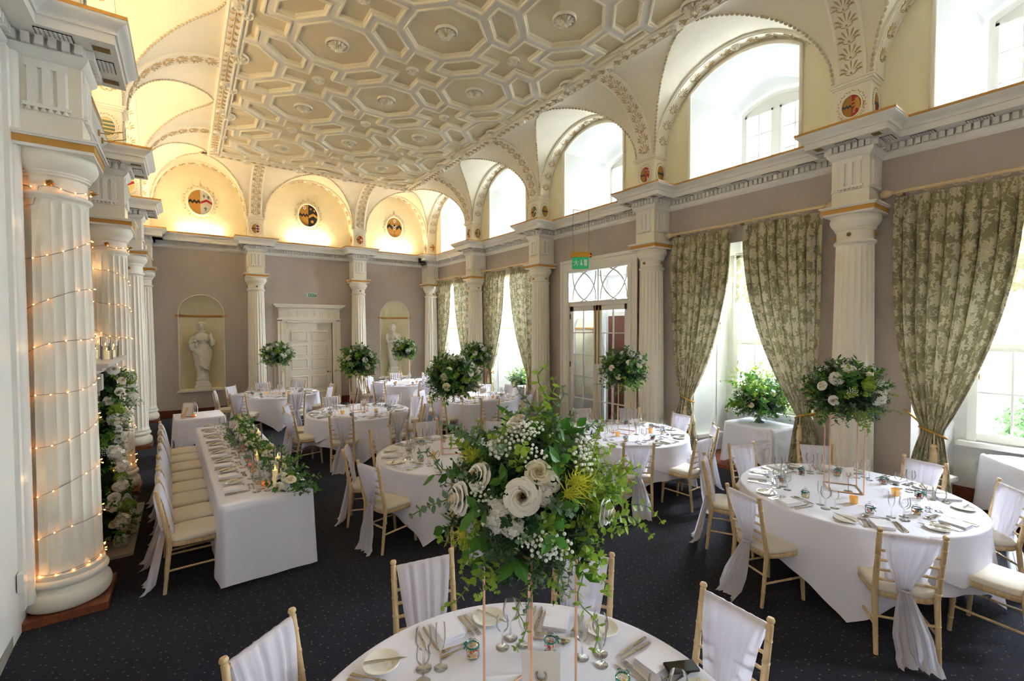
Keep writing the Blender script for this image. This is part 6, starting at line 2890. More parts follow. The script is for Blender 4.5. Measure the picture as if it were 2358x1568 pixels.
place_flower(gl, 'green_hydrangea', (.24, -1.75, .07), (-.2, -.4, 1), .7)
place_flower(gl, 'green_hydrangea', (.16, -.1, .07), (-.2, -.4, 1), .7)
place_flower(gl, 'rose', (gx(0) - .16, -HHL + .12, .03), (-.4, -.6, .6), 1.0)


def hurricane(x, y, z, h, hc, label, group, r=.045):
    o = empty('candle_lantern', (x, y, z), 0, label, 'candle', group)
    MB().lathe([(0, .002), (r, 0), (r, .004), (r, h), (r - .003, h), (r - .003, .006), (0, .006)], 20, cap=False).build('glass_cylinder', MT['glass'], o, 50)
    c = MB().lathe([(0, .006), (.024, .006), (.024, hc), (.018, hc - .003), (0, hc - .004)], 16).build('candle', MT['candle_wax'], o, 50)
    MB().tube([(0, 0, hc - .004), (.001, 0, hc + .008)], .001, 4).build('wick', MT['black_metal'], c)
    MB().lathe([(0, hc + .004), (.004, hc + .012), (.0045, hc + .018), (.002, hc + .03), (0, hc + .036)], 8).build('flame', MT['flame'], c, 60)
    return o


for k, (dx, dy, h, hc) in enumerate(((.11, -1.70, .24, .15), (.22, -1.22, .26, .15), (.10, -.62, .16, .07), (.24, .25, .26, .16), (.12, .62, .12, .05), (.2, 1.95, .2, .12))):
    x, y = head_pt(dx, dy)
    hurricane(x, y, TH + .002, h, hc, 'lit candle in a glass cylinder, %s in the head-table garland from the near end' % ORD[k], 'candles in the garland')
cop = MB().lathe([(0, 0), (.018, 0), (.034, .012), (.04, .028), (.034, .046), (.026, .052), (.023, .052), (.03, .03), (0, .012)], 12).mesh('copper_votive', MT['copper_glass'], 25)
for k, (dx, dy) in enumerate(((.02, -1.68), (-.0, -.92), (.03, .05), (.04, 1.5), (.06, 1.8))):
    x, y = head_pt(dx, dy)
    o = link('copper_votive', cop, None, (x, y, TH + .002))
    tag(o, 'round copper votive beside the garland, %s from the near end' % ORD[k], 'candle', 'copper votives by the garland')
x, y = head_pt(.02, .95)
card_stand(x, y, TH + .002, radians(-25), 'white card in a steel horseshoe stand on the head table')

# ---- flowers climbing the fireplace
cas = empty('flower_cascade', (-.70, 6.7, 0), 0, 'tall cascade of white flowers and greenery on the fireplace side', 'flowers')
rg = random.Random(31)
out = MB()
idx = {'box': 0, 'grey': 1, 'ruscus': 2, 'lime': 3, 'fine': 0, 'trail': 3}


def cpos(t):
    return Vector((-.0 + .03 * sin(t * 9), .42 * t - .28, .08 + 1.78 * t))


for q in range(420):
    t = rg.random()
    c = cpos(t)
    wd = .075 + .04 * sin(t * 11) + (.04 if t > .8 else 0) + (.05 if t < .12 else 0)
    a = rg.uniform(0, 6.28)
    p = c + Vector((cos(a) * wd * .8, sin(a) * wd, rg.uniform(-.05, .05)))
    k = rg.choices(['ruscus', 'grey', 'box', 'lime', 'fine', 'trail'], [5, 4, 4, 2, 2, 1])[0]
    d = Vector((cos(a) + .4, sin(a) - .2, rg.uniform(-.5, .4)))
    src = SPR[k][rg.randrange(3)]
    M = aim(p, d, rg.uniform(0, 6)) @ S(rg.uniform(.5, .75))
    b = len(out.v)
    out.v.extend([tuple(M @ Vector(v)) for v in src.v])
    out.f.extend([[i + b for i in f] for f in src.f])
    out.m.extend([idx[k] if mi == 0 else 4 for mi in src.m])
out.v = [(v[0], v[1], max(v[2], .004)) for v in out.v]
f = out.build('foliage', mats, cas)
f['kind'] = 'stuff'
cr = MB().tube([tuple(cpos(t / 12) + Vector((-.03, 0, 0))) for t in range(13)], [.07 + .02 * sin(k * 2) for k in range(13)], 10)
cr.build('inner_core', MT['core_dark'], cas)  # added dark body behind the leaves of the cascade
kinds = ['hydrangea', 'rose', 'rose', 'hydrangea', 'cream_rose', 'berries', 'green_hydrangea', 'rose']
for q in range(40):
    t = (q + .5) / 40
    c = cpos(t)
    a = -.7 + rg.uniform(-1.1, 1.1)
    d = Vector((cos(a), sin(a), rg.uniform(-.1, .4)))
    k = kinds[q % 8]
    place_flower(cas, k, c + d * (.13 + .03 * (t > .8)), d, rg.uniform(.75, 1.1), rg.uniform(0, 6))
# ================================================================== FIREPLACE
fp = empty('fireplace', (XLW, NM, 0), 0, 'grey marble mantelpiece between the two light-wound columns', 'fireplace')
m = MB()
for y0, y1 in ((-.78, -.55), (.55, .78)):
    o = MB().box(0, .30, y0, y1, 0, 1.88)
    o.box(0, .34, y0 - .02, y1 + .02, 0, .12)
    o.build('jamb', MT['marble'], fp)
MB().box(0, .28, -.55, .55, 1.5, 1.88).build('lintel', MT['marble'], fp)
s = MB()
s.box(0, .36, -.82, .82, 1.88, 1.93)
s.box(0, .42, -.86, .86, 1.93, 1.96)
s.box(0, .47, -.90, .90, 1.96, 2.0)
s.build('mantel_shelf', MT['marble'], fp)
for y in (-.66, .66):
    MB().box(.28, .40, y - .07, y + .07, 1.72, 1.88).build('corbel', MT['marble'], fp)
MB().box(0, .10, -.55, .55, 0, 1.5).build('firebox', MT['black_metal'], fp)
MB().box(0, .62, -.85, .85, 0, .03).build('hearth', MT['stone'], fp)
for k, (dx, dy, h, hc) in enumerate(((.30, .55, .25, .14), (.22, .66, .25, .17), (.36, .72, .20, .12), (.18, .42, .16, .10), (.38, .40, .14, .09), (.25, .18, .16, .10), (.38, -.1, .16, .10))):
    hurricane(XLW + dx, NM + dy, 2.0, h, hc, 'glass cylinder candle on the mantel shelf, %s from its far end' % ORD[k], 'candles on the mantel', .05)
for k, y in enumerate((7.25, 7.52)):
    hk = MB().tube([(-.78, y, 4.66), (-.70, y, 4.66), (-.66, y, 4.69), (-.62, y, 4.70), (-.56, y, 4.72)], .006, 6)
    hk.box(-.79, -.77, y - .02, y + .02, 4.63, 4.69)
    tag(hk.build('cornice_hook', MT['brass'], None, 50), '%s of two small brass hooks on the cornice above the fireplace' % ('nearer', 'farther')[k], 'hook', 'cornice hooks')

# ================================================================== FAIRY LIGHTS
bulb_me = MB().ell((0, 0, .008), .0055, .0055, .009, 4, 2).mesh('bulb', MT['bulb'], 60)


def string_lights(x, y, z0, z1, pitch, hand, label, ph0=0.0, base_turns=2):
    o = empty('fairy_lights', (x, y, 0), 0, label, 'lights', 'fairy lights')
    pts = []
    n = 30

    def rad(z):
        if z > 3.44:
            return .204
        if z > 3.36:
            return .225
        t = (z - .36) / 3.04
        return .232 - .036 * (max(0, t) ** 1.35) + .005
    tot = (z1 - z0) / pitch
    k = 0
    a = ph0
    z = z0
    path = []
    for q in range(int(base_turns * n)):
        path.append((ph0 + hand * 2 * pi * q / n, z0 + .02 + .03 * sin(q * .23)))
    for q in range(int(tot * n) + 1):
        path.append((ph0 + hand * 2 * pi * q / n, z0 + .05 + pitch * q / n + .03 * sin(q * .37)))
    for q in range(n):
        path.append((path[-1][0] + hand * 2 * pi / n, 3.475 + .015 * sin(q)))
    pts = [(rad(z_) * cos(a_), rad(z_) * sin(a_), z_) for a_, z_ in path]
    MB().tube(pts, .0028, 4, cap=False).build('light_wire', MT['wire_grey'], o)
    rg = random.Random(int(z0 * 100) + hand)
    for q in range(2, len(path), 2):
        a_, z_ = path[q]
        if q % 4 == 0 and z_ > .6 and rg.random() < .25:
            continue
        r = rad(z_) + .004
        d = Vector((cos(a_), sin(a_), rg.choice([.5, -.6, .2])))
        link('bulb', bulb_me, o, M=aim((r * cos(a_), r * sin(a_), z_), d))
    for q in range(4):       # the bulbs' own glow, gathered into a few small lamps
        a_, z_ = path[int((q + .5) / 4 * (len(path) - 1))]
        ld = bpy.data.lights.new('bulb_glow', 'POINT')
        ld.energy = .06 * hand_power
        ld.color = (1, .62, .28)
        ld.shadow_soft_size = .02
        lo = bpy.data.objects.new('bulb_glow', ld)
        COL.objects.link(lo)
        lo.parent = o
        lo.location = (.30 * cos(-2.2), .30 * sin(-2.2), z_)
    return o


hand_power = 1.0
string_lights(XCL, RC[3], .38, 3.28, .38, 1, 'warm fairy lights wound round the largest column', .4)
string_lights(XCL, RC[2], .38, 3.30, .42, -1, 'warm fairy lights wound round the column behind the mantel flowers', 1.0)

# ================================================================== CORNICE UPLIGHTS (warm tubes behind the cornice edge; fireplace-wall ones are added)
def uplight(x, y, along, n, power, label):
    o = empty('uplight', (x, y, 4.832), 0, label, 'uplight', 'cornice uplights')
    hl = .55
    a = (hl, .03) if along == 'x' else (.03, hl)
    MB().box(-a[0], a[0], -a[1], a[1], 0, .012).build('lamp_tray', MT['white_paint'], o)
    p = [(-hl + .03, 0, .028), (hl - .03, 0, .028)] if along == 'x' else [(0, -hl + .03, .028), (0, hl - .03, .028)]
    MB().tube(p, .012, 8).build('lamp_tube', MT['uplight_tube'], o, 60)
    L_ = area_light('lamp_light', (0, 0, .05), (n[0], n[1], 1.2), 1.0 if along == 'x' else .05, .05 if along == 'x' else 1.0, power, (1.0, .78, .50), parent=o)
    L_.rotation_euler = Vector((-n[0] * .25, -n[1] * .25, 1)).to_track_quat('-Z', 'Y').to_euler()
    L_.data.shape = 'RECTANGLE'
    if True:
        L_.data.size, L_.data.size_y = .06, 1.0
        # long side follows the wall
        xdir = Vector((1, 0, 0)) if along == 'y' else Vector((0, 1, 0))
        zd = -Vector((-n[0] * .2, -n[1] * .2, 1)).normalized()
        yd = Vector((0, 1, 0)) if along == 'y' else Vector((1, 0, 0))
        xd = yd.cross(zd).normalized()
        L_.matrix_local = frame((0, 0, .06), xd, yd, zd)
    return o


fb_ = WALLS['f']['bays']
UPW = 3.6
for k, b in enumerate(fb_):
    uplight((b[0] + b[1]) / 2, LF - .16, 'x', (0, -1), UPW * (.35, .95, .95)[k], 'warm tube uplight on the cornice below the %s heraldic oval' % ('silver-and-gold', 'starred', 'all-gold')[k])
for k, b in enumerate(WALLS['l']['bays'][:5]):  # unseen lamps added along this wall to warm the vault
    uplight(LL + .16, (b[0] + b[1]) / 2, 'y', (1, 0), UPW * 1.25, 'added warm tube uplight, unseen, on the fireplace cornice, %s from the statue wall' % ORD[k].replace('nearest', 'first'))

# ================================================================== HERALDRY
def half_disc(side, rx, rz, n=20):
    if side == 0:
        return [(rx * cos(2 * pi * i / (2 * n)), rz * sin(2 * pi * i / (2 * n))) for i in range(2 * n)]
    a0 = pi / 2 if side < 0 else -pi / 2
    return [(rx * cos(a0 + pi * i / n), rz * sin(a0 + pi * i / n)) for i in range(n + 1)]


def zigzag(x0, x1, z, amp, th, n):
    top = [(x0 + (x1 - x0) * i / n, z + th / 2 + (amp if i % 2 else -amp)) for i in range(n + 1)]
    bot = [(x0 + (x1 - x0) * i / n, z - th / 2 + (amp if i % 2 else -amp)) for i in range(n, -1, -1)]
    return bot[::-1] + top[::-1]


def star(cx, cz, r, n=6, k=.42):
    return [(cx + (r if i % 2 == 0 else r * k) * sin(pi * i / n), cz + (r if i % 2 == 0 else r * k) * cos(pi * i / n)) for i in range(2 * n)][::-1]


def chevron(x0, x1, z, h, th):
    xm = (x0 + x1) / 2
    return [(x0, z - th / 2), (xm, z + h - th / 2), (x1, z - th / 2), (x1, z + th / 2), (xm, z + h + th / 2), (x0, z + th / 2)]


def lion(cx, cz, s):
    P = [(-.1, .42), (.05, .5), (.16, .42), (.14, .3), (.22, .12), (.2, -.1), (.3, -.2), (.36, -.02), (.3, .12), (.4, .1), (.44, -.06), (.36, -.3), (.26, -.32), (.28, -.48), (.12, -.48), (.14, -.3), (.02, -.2),
         (-.08, -.34), (-.05, -.48), (-.2, -.48), (-.18, -.26), (-.04, -.02), (-.22, -.06), (-.26, .04), (-.08, .1), (-.08, .2), (-.26, .18), (-.28, .28), (-.06, .3)]
    return [(cx + x * s, cz + z * s) for x, z in P][::-1]


def fleur(cx, cz, s):
    P = [(0, .5), (.12, .25), (.06, .05), (.3, .2), (.34, .02), (.1, -.1), (.12, -.4), (0, -.5), (-.12, -.4), (-.1, -.1), (-.34, .02), (-.3, .2), (-.06, .05), (-.12, .25)]
    return [(cx + x * s, cz + z * s) for x, z in P][::-1]


def medallion(name, label, loc, n, rx, rz, left, right, charges, wreath=1.28, group='heraldic medallions', pendant=False):
    """loc centre, n outward normal; charges: list of (polygon, material)"""
    n = Vector(n)
    up_ = Vector((0, 0, 1))
    xd = up_.cross(n).normalized()
    o = empty(name, (0, 0, 0), 0, label, 'coat of arms', group)
    o.matrix_world = frame(loc, xd, up_, n)
    if left == right:
        MB().prism(half_disc(0, rx, rz), .006).build('field', MT[left], o)
    else:
        MB().prism(half_disc(-1, rx, rz), .006).build('field', MT[left], o)
        MB().prism(half_disc(1, rx, rz), .006).build('field', MT[right], o)
    for k, (poly, mt) in enumerate(charges):
        MB().prism(poly, .003 + .0006 * k, base=.006).build('charge', MT[mt], o)
    ring = [(rx * 1.06 * cos(2 * pi * i / 40), rz * 1.06 * sin(2 * pi * i / 40), .008) for i in range(40)]
    MB().tube(ring, .075 * rx + .004, 6, closed=True).build('frame_ring', MT['ornament_plaster'], o, 60)
    wr_ = MB()
    rg = random.Random(int(abs(loc[0] * 31 + loc[1] * 17)))
    nl = 30
    for i in range(nl):
        a = 2 * pi * i / nl
        p = Vector((rx * wreath * cos(a), rz * wreath * sin(a), .006))
        t = Vector((-rx * sin(a), rz * cos(a), 0)).normalized()
        out_ = Vector((cos(a), sin(a), 0))
        d = (t * .8 + out_ * (.7 if i % 2 else -.3)).normalized()
        s_ = rx * .24
        leaf(wr_, p, d, (0, 0, 1), s_, s_ * .5, -.25)
        wr_.ell((p.x, p.y, .008), rx * .04, rx * .04, .008, 5, 3)
    wr_.build('leaf_wreath', MT['ornament_gilt'] if not pendant else MT['bead_plaster'], o)
    if pendant:
        MB().tube([(0, rz * 1.28, .01), (.012, rz * 1.5, .012), (0, rz * 1.72, .01), (-.012, rz * 1.5, .012), (0, rz * 1.28, .01)], .006, 5).build('hanging_loop', MT['bead_plaster'], o, 60)
    return o


def dance(rx, x0=-1, x1=0, z=0.0, k=1.0):
    return zigzag(x0 * rx * .96, x1 * rx * .96, z, rx * .10, rx * .24 * k, 6 if x1 - x0 < 1.5 else 10)


OX, OZ = .27, .325
YO = LF - .004
N_ = (0, -1, 0)
medallion('heraldic_oval', 'oval arms, gold half with black zigzag, silver half with red chevron', ((PL + FC[1] - HB) / 2, YO, 5.70), N_, OX, OZ, 'h_ochre', 'h_silver',
          [(dance(OX), 'h_black'), (chevron(.01, OX * .97, -.01, .07, .06), 'h_red'), (fleur(.08, .17, .10), 'h_teal'), (fleur(.18, .15, .10), 'h_teal'), (fleur(.11, -.16, .12), 'h_teal')], 1.3, pendant=True)
medallion('heraldic_oval', 'oval arms, gold half with black zigzag, dark half with stars and gold chevron', ((FC[1] + FC[2]) / 2, YO, 5.72), N_, OX, OZ, 'h_ochre', 'h_black',
          [(dance(OX), 'h_black'), (chevron(.01, OX * .97, -.04, .08, .08), 'h_gold'), (star(.07, .2, .045), 'h_gold'), (star(.17, .16, .045), 'h_gold'), (star(.11, -.17, .065), 'h_gold'),
           ([(-.14, .26), (-.06, .26), (-.06, .2), (-.10, .16), (-.14, .2)], 'h_white'), ([(-.115, .24), (-.085, .24), (-.085, .21), (-.1, .195), (-.115, .21)], 'h_red')], 1.3, pendant=True)
medallion('heraldic_oval', 'oval arms, all gold with one black zigzag band and small white charges', ((FC[2] + HB + PR) / 2, YO, 5.70), N_, OX, OZ, 'h_ochre', 'h_ochre',
          [(zigzag(-OX * .93, OX * .93, .02, .045, .10, 6), 'h_black'), ([(-.03, .26), (.05, .26), (.05, .19), (.01, .15), (-.03, .19)], 'h_white'), ([(-.008, .235), (.028, .235), (.028, .2), (.01, .185), (-.008, .2)], 'h_red'),
           (star(-.05, .05, .03, 5), 'h_white'), (star(.05, .05, .03, 5), 'h_white'), (chevron(-.06, .06, -.02, .05, .022), 'h_white'), (star(0, -.06, .03, 5), 'h_white'), ([(-.004, -.1), (.004, -.1), (.004, -.3), (-.004, -.3)][::-1], 'h_black')], 1.3, pendant=True)

RX_, RZ_ = .105, .135
ZM = 5.10


def bars(c1, n=3):
    out = []
    for i in range(n):
        z = RZ_ * (.55 - .55 * i)
        out.append(([(.008, z - .016), (RX_ * .8, z - .016), (RX_ * .8, z + .016), (.008, z + .016)], c1))
    return out


dz = (dance(RX_), 'h_black')
rk = [(1, 'h_ochre', 'h_red', [dz, (lion(.05, .0, .17), 'h_white')], 'gold and red shield with white beast'),
      (2, 'h_ochre', 'h_teal', [dz, (chevron(.01, .09, -.02, .04, .03), 'h_white')], 'gold and teal shield with white chevron'),
      (3, 'h_ochre', 'h_red', [(dance(RX_), 'h_blue'), (chevron(.008, .095, .0, .04, .03), 'h_gold'), (lion(.05, -.075, .07), 'h_white'), (star(.03, .075, .02, 5), 'h_white'), (star(.075, .065, .02, 5), 'h_white')], 'gold and red shield with gold chevron'),
      (4, 'h_ochre', 'h_red', [(dance(RX_), 'h_blue'), (lion(.05, .0, .19), 'h_gold')], 'gold and red shield with a rearing gold lion')]
wh = {1: 'between the two farthest windows', 2: 'beside the glazed doors, farther side', 3: 'beside the glazed doors, nearer side', 4: 'above the column by the radiator'}
for k, l, r_, ch, lb in rk:
    medallion('pier_shield', lb + ', pier ' + wh[k], (PR + .004, RC[k], ZM), (-1, 0, 0), RX_, RZ_, l, r_, ch, 1.36)
    medallion('pier_shield', 'gold zigzag shield, camera-side face of the pier ' + wh[k], (XCR - .03, RC[k] - HB + .004, ZM), (0, -1, 0), .095, RZ_, 'h_ochre', 'h_ochre' if k % 2 else 'h_gold',
              [(zigzag(-.088, .088, .0, .012, .03, 8), 'h_blue')] + ([(([(.01, -.1), (.05, -.06), (.05, .08), (.01, .1)]), 'h_white')] if k == 1 else []) + ([([(-.03, -.12), (.06, -.10), (.065, -.03), (-.01, -.02)], 'h_red')] if k == 4 else []), 1.36)
medallion('pier_shield', 'gold and barred red shield on the pier beside the flower-bundle statue', (FC[1], PF + .004, ZM), N_, RX_, RZ_, 'h_ochre', 'h_white', [dz] + bars('h_red') + [([(.035, -.1), (.05, -.1), (.05, .1), (.035, .1)], 'h_blue')], 1.36)
medallion('pier_shield', 'gold and crossed red-white shield on the pier beside the crossed-arms statue', (FC[2], PF + .004, ZM), N_, RX_, RZ_, 'h_ochre', 'h_red', [dz, (star(.05, .0, .06, 4), 'h_white'), (fleur(.05, -.08, .05), 'h_white')], 1.36)
medallion('pier_shield', 'plain gold shield on the side face of the pier beside the crossed-arms statue', (FC[2] - HB + .004, YCF - .02, ZM), (-1, 0, 0), .09, RZ_, 'h_ochre', 'h_gold', [(zigzag(-.08, .08, 0, .012, .026, 8), 'h_red')], 1.36)
medallion('pier_shield', 'plain dark shield on the side face of the pier beside the flower-bundle statue', (FC[1] - HB + .004, YCF - .02, ZM), (-1, 0, 0), .09, RZ_, 'h_ochre', 'h_black', [(zigzag(-.08, .08, 0, .012, .026, 8), 'h_black')], 1.36)
medallion('pier_shield', 'pale pink shield on the corner pier facing the camera side', (XCR - .03, PF + .004, ZM), N_, .095, RZ_, 'h_cream', 'h_gold', [(zigzag(-.088, .088, .02, .012, .03, 8), 'h_red')], 1.36)
medallion('pier_shield', 'gold shield split by a white bend on the corner pier facing the fireplace', (PR + .004, YCF - .03, ZM), (-1, 0, 0), .095, RZ_, 'h_black', 'h_ochre', [([(-.05, -.12), (-.02, -.13), (.01, .13), (-.03, .12)], 'h_white'), (zigzag(.0, .088, .0, .012, .03, 4), 'h_black')], 1.36)
for k, cols, lb in ((3, ('h_cream', 'h_green'), 'cream and green barred shield above the largest lit column'), (2, ('h_cream', 'h_green'), 'cream and green barred shield above the farther lit column'), (1, ('h_cream', 'h_gold'), 'gold shield with red bend nearest the statue wall')):
    ch = [([(-.09, z - .014), (.09, z - .014), (.09, z + .014), (-.09, z + .014)], 'h_green') for z in (-.07, -.02, .03, .08)] if k > 1 else [([(-.09, .0), (-.07, -.05), (.09, .04), (.08, .08)], 'h_red')]
    medallion('pier_shield', lb + ', face towards the room', (PL - .004, RC[k], ZM), (1, 0, 0), RX_, RZ_, cols[0], cols[0], ch, 1.36)
    medallion('pier_shield', lb + ', face towards the camera', (XCL + .03, RC[k] - HB + .004, ZM), (0, -1, 0), .095, RZ_, cols[0], cols[0], ch, 1.36)

# ================================================================== STATUES
def blobs_to_mesh(mb, voxel, name, smooth_it=3):
    me = mb.mesh(name + '_raw', MT['statue_stone'])
    ob = bpy.data.objects.new(name + '_raw', me)
    COL.objects.link(ob)
    r = ob.modifiers.new('r', 'REMESH')
    r.mode = 'VOXEL'
    r.voxel_size = voxel
    s = ob.modifiers.new('s', 'SMOOTH')
    s.factor = .5
    s.iterations = smooth_it
    dg = bpy.context.evaluated_depsgraph_get()
    out = bpy.data.meshes.new_from_object(ob.evaluated_get(dg))
    out.name = name
    bpy.data.objects.remove(ob)
    out.polygons.foreach_set('use_smooth', [True] * len(out.polygons))
    return out


def loft_body(mb, secs, n=40, fold=None):
    """secs: (z, cx, cy, rx, ry, foldamp)"""
    k = len(secs)

    def fn(u, v):
        j = min(k - 1, int(round(v * (k - 1))))
        z, cx, cy_, rx, ry, fa = secs[j]
        a = 2 * pi * u
        r = 1 + fa * (sin(a * 7 + z * 9) * .6 + sin(a * 12 - z * 14) * .4)
        return (cx + rx * r * cos(a), cy_ + ry * r * sin(a), z)
    b0 = len(mb.v)
    mb.grid(fn, n, k - 1, wrap=True)
    n0 = b0
    mb.f.append([n0 + i for i in range(n)][::-1])
    mb.m.append(0)
    mb.f.append([n0 + (k - 1) * n + i for i in range(n)])
    mb.m.append(0)


def interp(keys, n):
    out = []
    for i in range(n):
        t = i / (n - 1) * (len(keys) - 1)
        j = min(len(keys) - 2, int(t))
        f = t - j
        f = f * f * (3 - 2 * f)
        out.append(tuple(a + (b - a) * f for a, b in zip(keys[j], keys[j + 1])))
    return out


def head_mb(mb, c, turn, hair_back):
    M = T(*c) @ RZ(turn)
    mb.ell((0, 0, 0), .078, .092, .112, 16, 12, M)           # skull
    mb.ell((0, -.045, -.05), .05, .045, .055, 12, 8, M)      # jaw
    mb.add([(-.012, -.088, .015), (.012, -.088, .015), (.016, -.108, -.028), (-.016, -.108, -.028), (0, -.08, -.035), (0, -.075, .03)], [(0, 1, 2, 3), (3, 2, 4), (0, 3, 4, 5), (1, 5, 4, 2), (0, 5, 1)], M)
    mb.ell((0, -.086, -.055), .022, .012, .008, 8, 5, M)     # mouth
    for s in (-1, 1):
        mb.ell((s * .03, -.082, .02), .016, .01, .008, 8, 5, M)
        mb.ell((s * .078, 0, -.01), .012, .022, .03, 8, 5, M)
        for q in range(7):                                    # hair falling to the shoulders
            a = q / 6
            mb.ell((s * (.07 + .02 * sin(q)), .02 + .02 * sin(q * 2), .07 - .3 * a), .03, .035, .045, 8, 6, M)
    for q in range(14):
        a = 2 * pi * q / 14
        mb.ell((.074 * cos(a), .012 + .078 * sin(a), .065), .022, .022, .026, 7, 5, M)
    mb.ell((0, .02, .09), .06, .07, .045, 12, 8, M)


def statue(x, label, crossed):
    mb = MB()
    body = interp([(.28, 0, 0, .135, .125, .01), (.45, 0, 0, .135, .125, .015), (.62, 0, -.005, .160, .145, .09), (.85, .0, -.01, .200, .165, .11), (1.02, .01, -.01, .222, .172, .09), (1.15, .01, 0, .200, .155, .06), (1.27, 0, 0, .155, .13, .03),
                   (1.38, 0, -.01, .175, .14, .03), (1.47, 0, -.005, .185, .125, .02), (1.53, 0, 0, .14, .09, .01), (1.57, 0, 0, .065, .06, 0), (1.66, 0, -.005, .052, .055, 0)], 44)
    loft_body(mb, body)
    # diagonal drapery folds over the thighs
    for q in range(6):
        z = 1.08 - .07 * q
        p = [(-.17 + .02 * q, -.12, z + .05), (-.05, -.185, z - .05), (.10, -.175, z - .16), (.17, -.11, z - .22)]
        mb.tube(p, [.022, .034, .034, .02], 6)
    for q in range(4):
        x0 = -.07 + .045 * q
        mb.tube([(x0, -.16, .84), (x0 + .015 * sin(q), -.155, .72), (x0, -.15, .60 - .03 * (q % 2))], [.024, .034, .02], 6)
    head_mb(mb, (0, -.01, 1.77), (-.12 if not crossed else .75), 0)
    mb.ell((-.085, -.12, 1.40), .065, .05, .06, 10, 8)
    mb.ell((.085, -.12, 1.40), .065, .05, .06, 10, 8)
    if not crossed:
        # viewer's right: arm raised to the shoulder; viewer's left: arm cradling flowers
        mb.tube([(.18, 0, 1.47), (.26, -.04, 1.33), (.255, -.06, 1.2), (.24, -.10, 1.22), (.235, -.12, 1.38), (.20, -.12, 1.50)], [.055, .055, .05, .045, .038, .03], 10)
        for q in range(4):
            mb.tube([(.19 + .016 * q, -.125, 1.50), (.185 + .016 * q, -.13, 1.55), (.175 + .015 * q, -.115, 1.585 - .008 * abs(q - 1.5))], [.012, .011, .008], 6)
        mb.tube([(.20, -.135, 1.48), (.17, -.15, 1.52)], [.013, .009], 6)
        mb.tube([(-.18, 0, 1.47), (-.25, -.02, 1.32), (-.24, -.09, 1.14), (-.12, -.17, 1.05)], [.058, .056, .05, .035], 10)
        for q in range(4):
            mb.tube([(-.12, -.175, 1.07 - .018 * q), (-.08, -.20, 1.06 - .018 * q), (-.05, -.195, 1.05 - .018 * q)], [.012, .011, .008], 6)
        mb.tube([(-.13, -.17, 1.08), (-.10, -.19, 1.11)], [.013, .009], 6)
        rg = random.Random(2)
        for q in range(40):
            a = rg.uniform(0, 6.28)
            r = .09 * sqrt(rg.random())
            mb.ell((-.19 + r * cos(a), -.15 + rg.uniform(-.05, .03), 1.22 + 1.7 * r * sin(a)), .03, .03, .03, 7, 5)
    else:
        mb.tube([(-.18, 0, 1.47), (-.24, -.03, 1.32), (-.22, -.08, 1.22), (-.05, -.19, 1.24), (.10, -.19, 1.28)], [.058, .056, .05, .04, .03], 10)
        mb.tube([(.18, 0, 1.47), (.24, -.03, 1.33), (.21, -.10, 1.24), (.05, -.19, 1.36), (-.04, -.17, 1.46)], [.058, .056, .05, .04, .03], 10)
        for q in range(4):
            mb.tube([(.10, -.195, 1.30 - .017 * q), (.15, -.19, 1.315 - .017 * q), (.175, -.17, 1.31 - .017 * q)], [.012, .011, .008], 6)
            mb.tube([(-.05 + .016 * q, -.175, 1.46), (-.075 + .016 * q, -.165, 1.50), (-.085 + .016 * q, -.145, 1.52)], [.012, .011, .008], 6)
        mb.tube([(.10, -.20, 1.32), (.115, -.20, 1.36)], [.013, .009], 6)
        mb.tube([(-.02, -.18, 1.47), (.0, -.17, 1.51)], [.013, .009], 6)
    # herm pedestal
    mb.box(-.19, .19, -.17, .17, 0, .12)
    mb.box(-.165, .165, -.15, .15, .12, .20)
    mb.box(-.14, .14, -.13, .13, .20, .30)
    me = blobs_to_mesh(mb, .0105, 'statue', 1)
    o = link('statue', me, None, (x, YW + .16, NZ0))
    o.scale = (.97, .97, .97)
    tag(o, label, 'statue', 'niche statues')
    return o


statue(NX[0], 'white stone statue holding a flower bundle, one hand raised', False)
statue(NX[1], 'white stone statue with arms crossed, head turned aside', True)

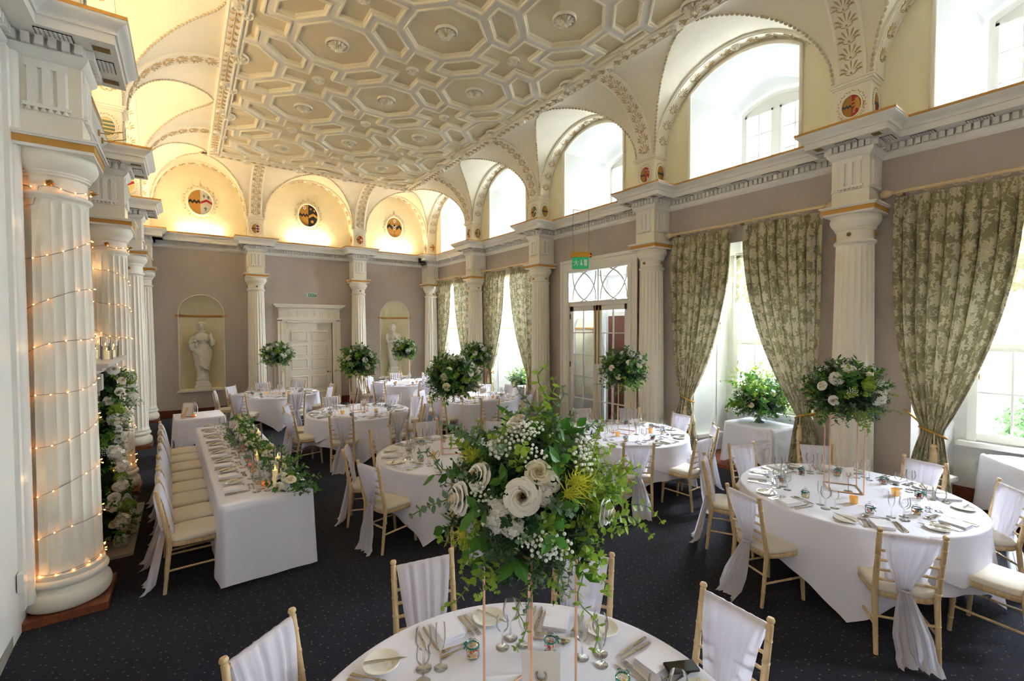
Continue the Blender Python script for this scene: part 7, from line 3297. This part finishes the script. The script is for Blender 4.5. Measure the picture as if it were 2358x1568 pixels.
# ================================================================== SMALL THINGS
# framed photograph, lantern and votive on the small table
f = empty('photo_frame', (.0, 9.93, TH + .003), radians(150), 'silver photo frame propped on the small table', 'picture frame')
pm = frame((0, 0, 0), (1, 0, 0), (0, -.26, .966), (0, -.966, -.26))
fr = MB()
for x0, x1, z0, z1 in ((-.10, -.085, 0, .26), (.085, .10, 0, .26), (-.10, .10, 0, .015), (-.10, .10, .245, .26)):
    fr.box(x0, x1, z0, z1, -.008, .008, pm)
fr.build('frame_border', MT['steel'], f)
MB().box(-.085, .085, .015, .245, -.004, .003, pm).build('frame_card', MT['card'], f)
MB().add([(-.02, -.02, .17), (.02, -.02, .17), (.03, .13, 0), (-.03, .13, 0), (0, .0, .17)], [(0, 1, 2, 3)]).build('easel_back', MT['lime_wood'], f)
l = empty('lantern', (.12, 10.18, TH + .003), .3, 'small pale wire lantern behind the photo frame', 'lantern')
MB().lathe([(0, 0), (.05, 0), (.05, .02), (0, .02)], 12).build('lantern_base', MT['white_paint'], l, 40)
for a in range(6):
    c, s_ = cos(a * pi / 3), sin(a * pi / 3)
    MB().tube([(.045 * c, .045 * s_, .02), (.05 * c, .05 * s_, .12), (.03 * c, .03 * s_, .19), (0, 0, .22)], .004, 5).build('lantern_bar', MT['white_paint'], l, 60)
MB().tube([(.03 * cos(2 * pi * i / 14), 0, .25 + .03 * sin(2 * pi * i / 14)) for i in range(14)], .003, 5, closed=True).build('lantern_ring', MT['white_paint'], l, 60)
o = link('copper_votive', cop, None, (.10, 9.86, TH + .003))
tag(o, 'round copper votive beside the silver photo frame', 'candle')

# easel beside the column
e = empty('easel', (4.42, 13.75, 0), radians(-25), 'dark wooden tripod easel beside the far column', 'easel')
for p0, p1 in (((-.32, -.05, 0), (-.04, .10, 1.75)), ((.32, -.05, 0), (.04, .10, 1.75)), ((0, .55, 0), (0, .12, 1.72))):
    MB().tube([p0, p1], .016, 6).build('easel_leg', MT['easel_wood'], e)
MB().box(-.30, .30, -.06, .02, .92, .95).build('easel_ledge', MT['easel_wood'], e)
MB().box(-.16, .16, .055, .075, 1.3, 1.33).build('easel_crossbar', MT['easel_wood'], e)
b = MB().box(-.26, .26, -.008, .008, 0, .62).build('display_board', MT['easel_wood'], None)
b.matrix_world = T(4.42, 13.75, 0) @ RZ(radians(-25)) @ T(0, -.0, .955) @ RX(radians(-9))
tag(b, 'dark framed board standing on the easel ledge', 'board')
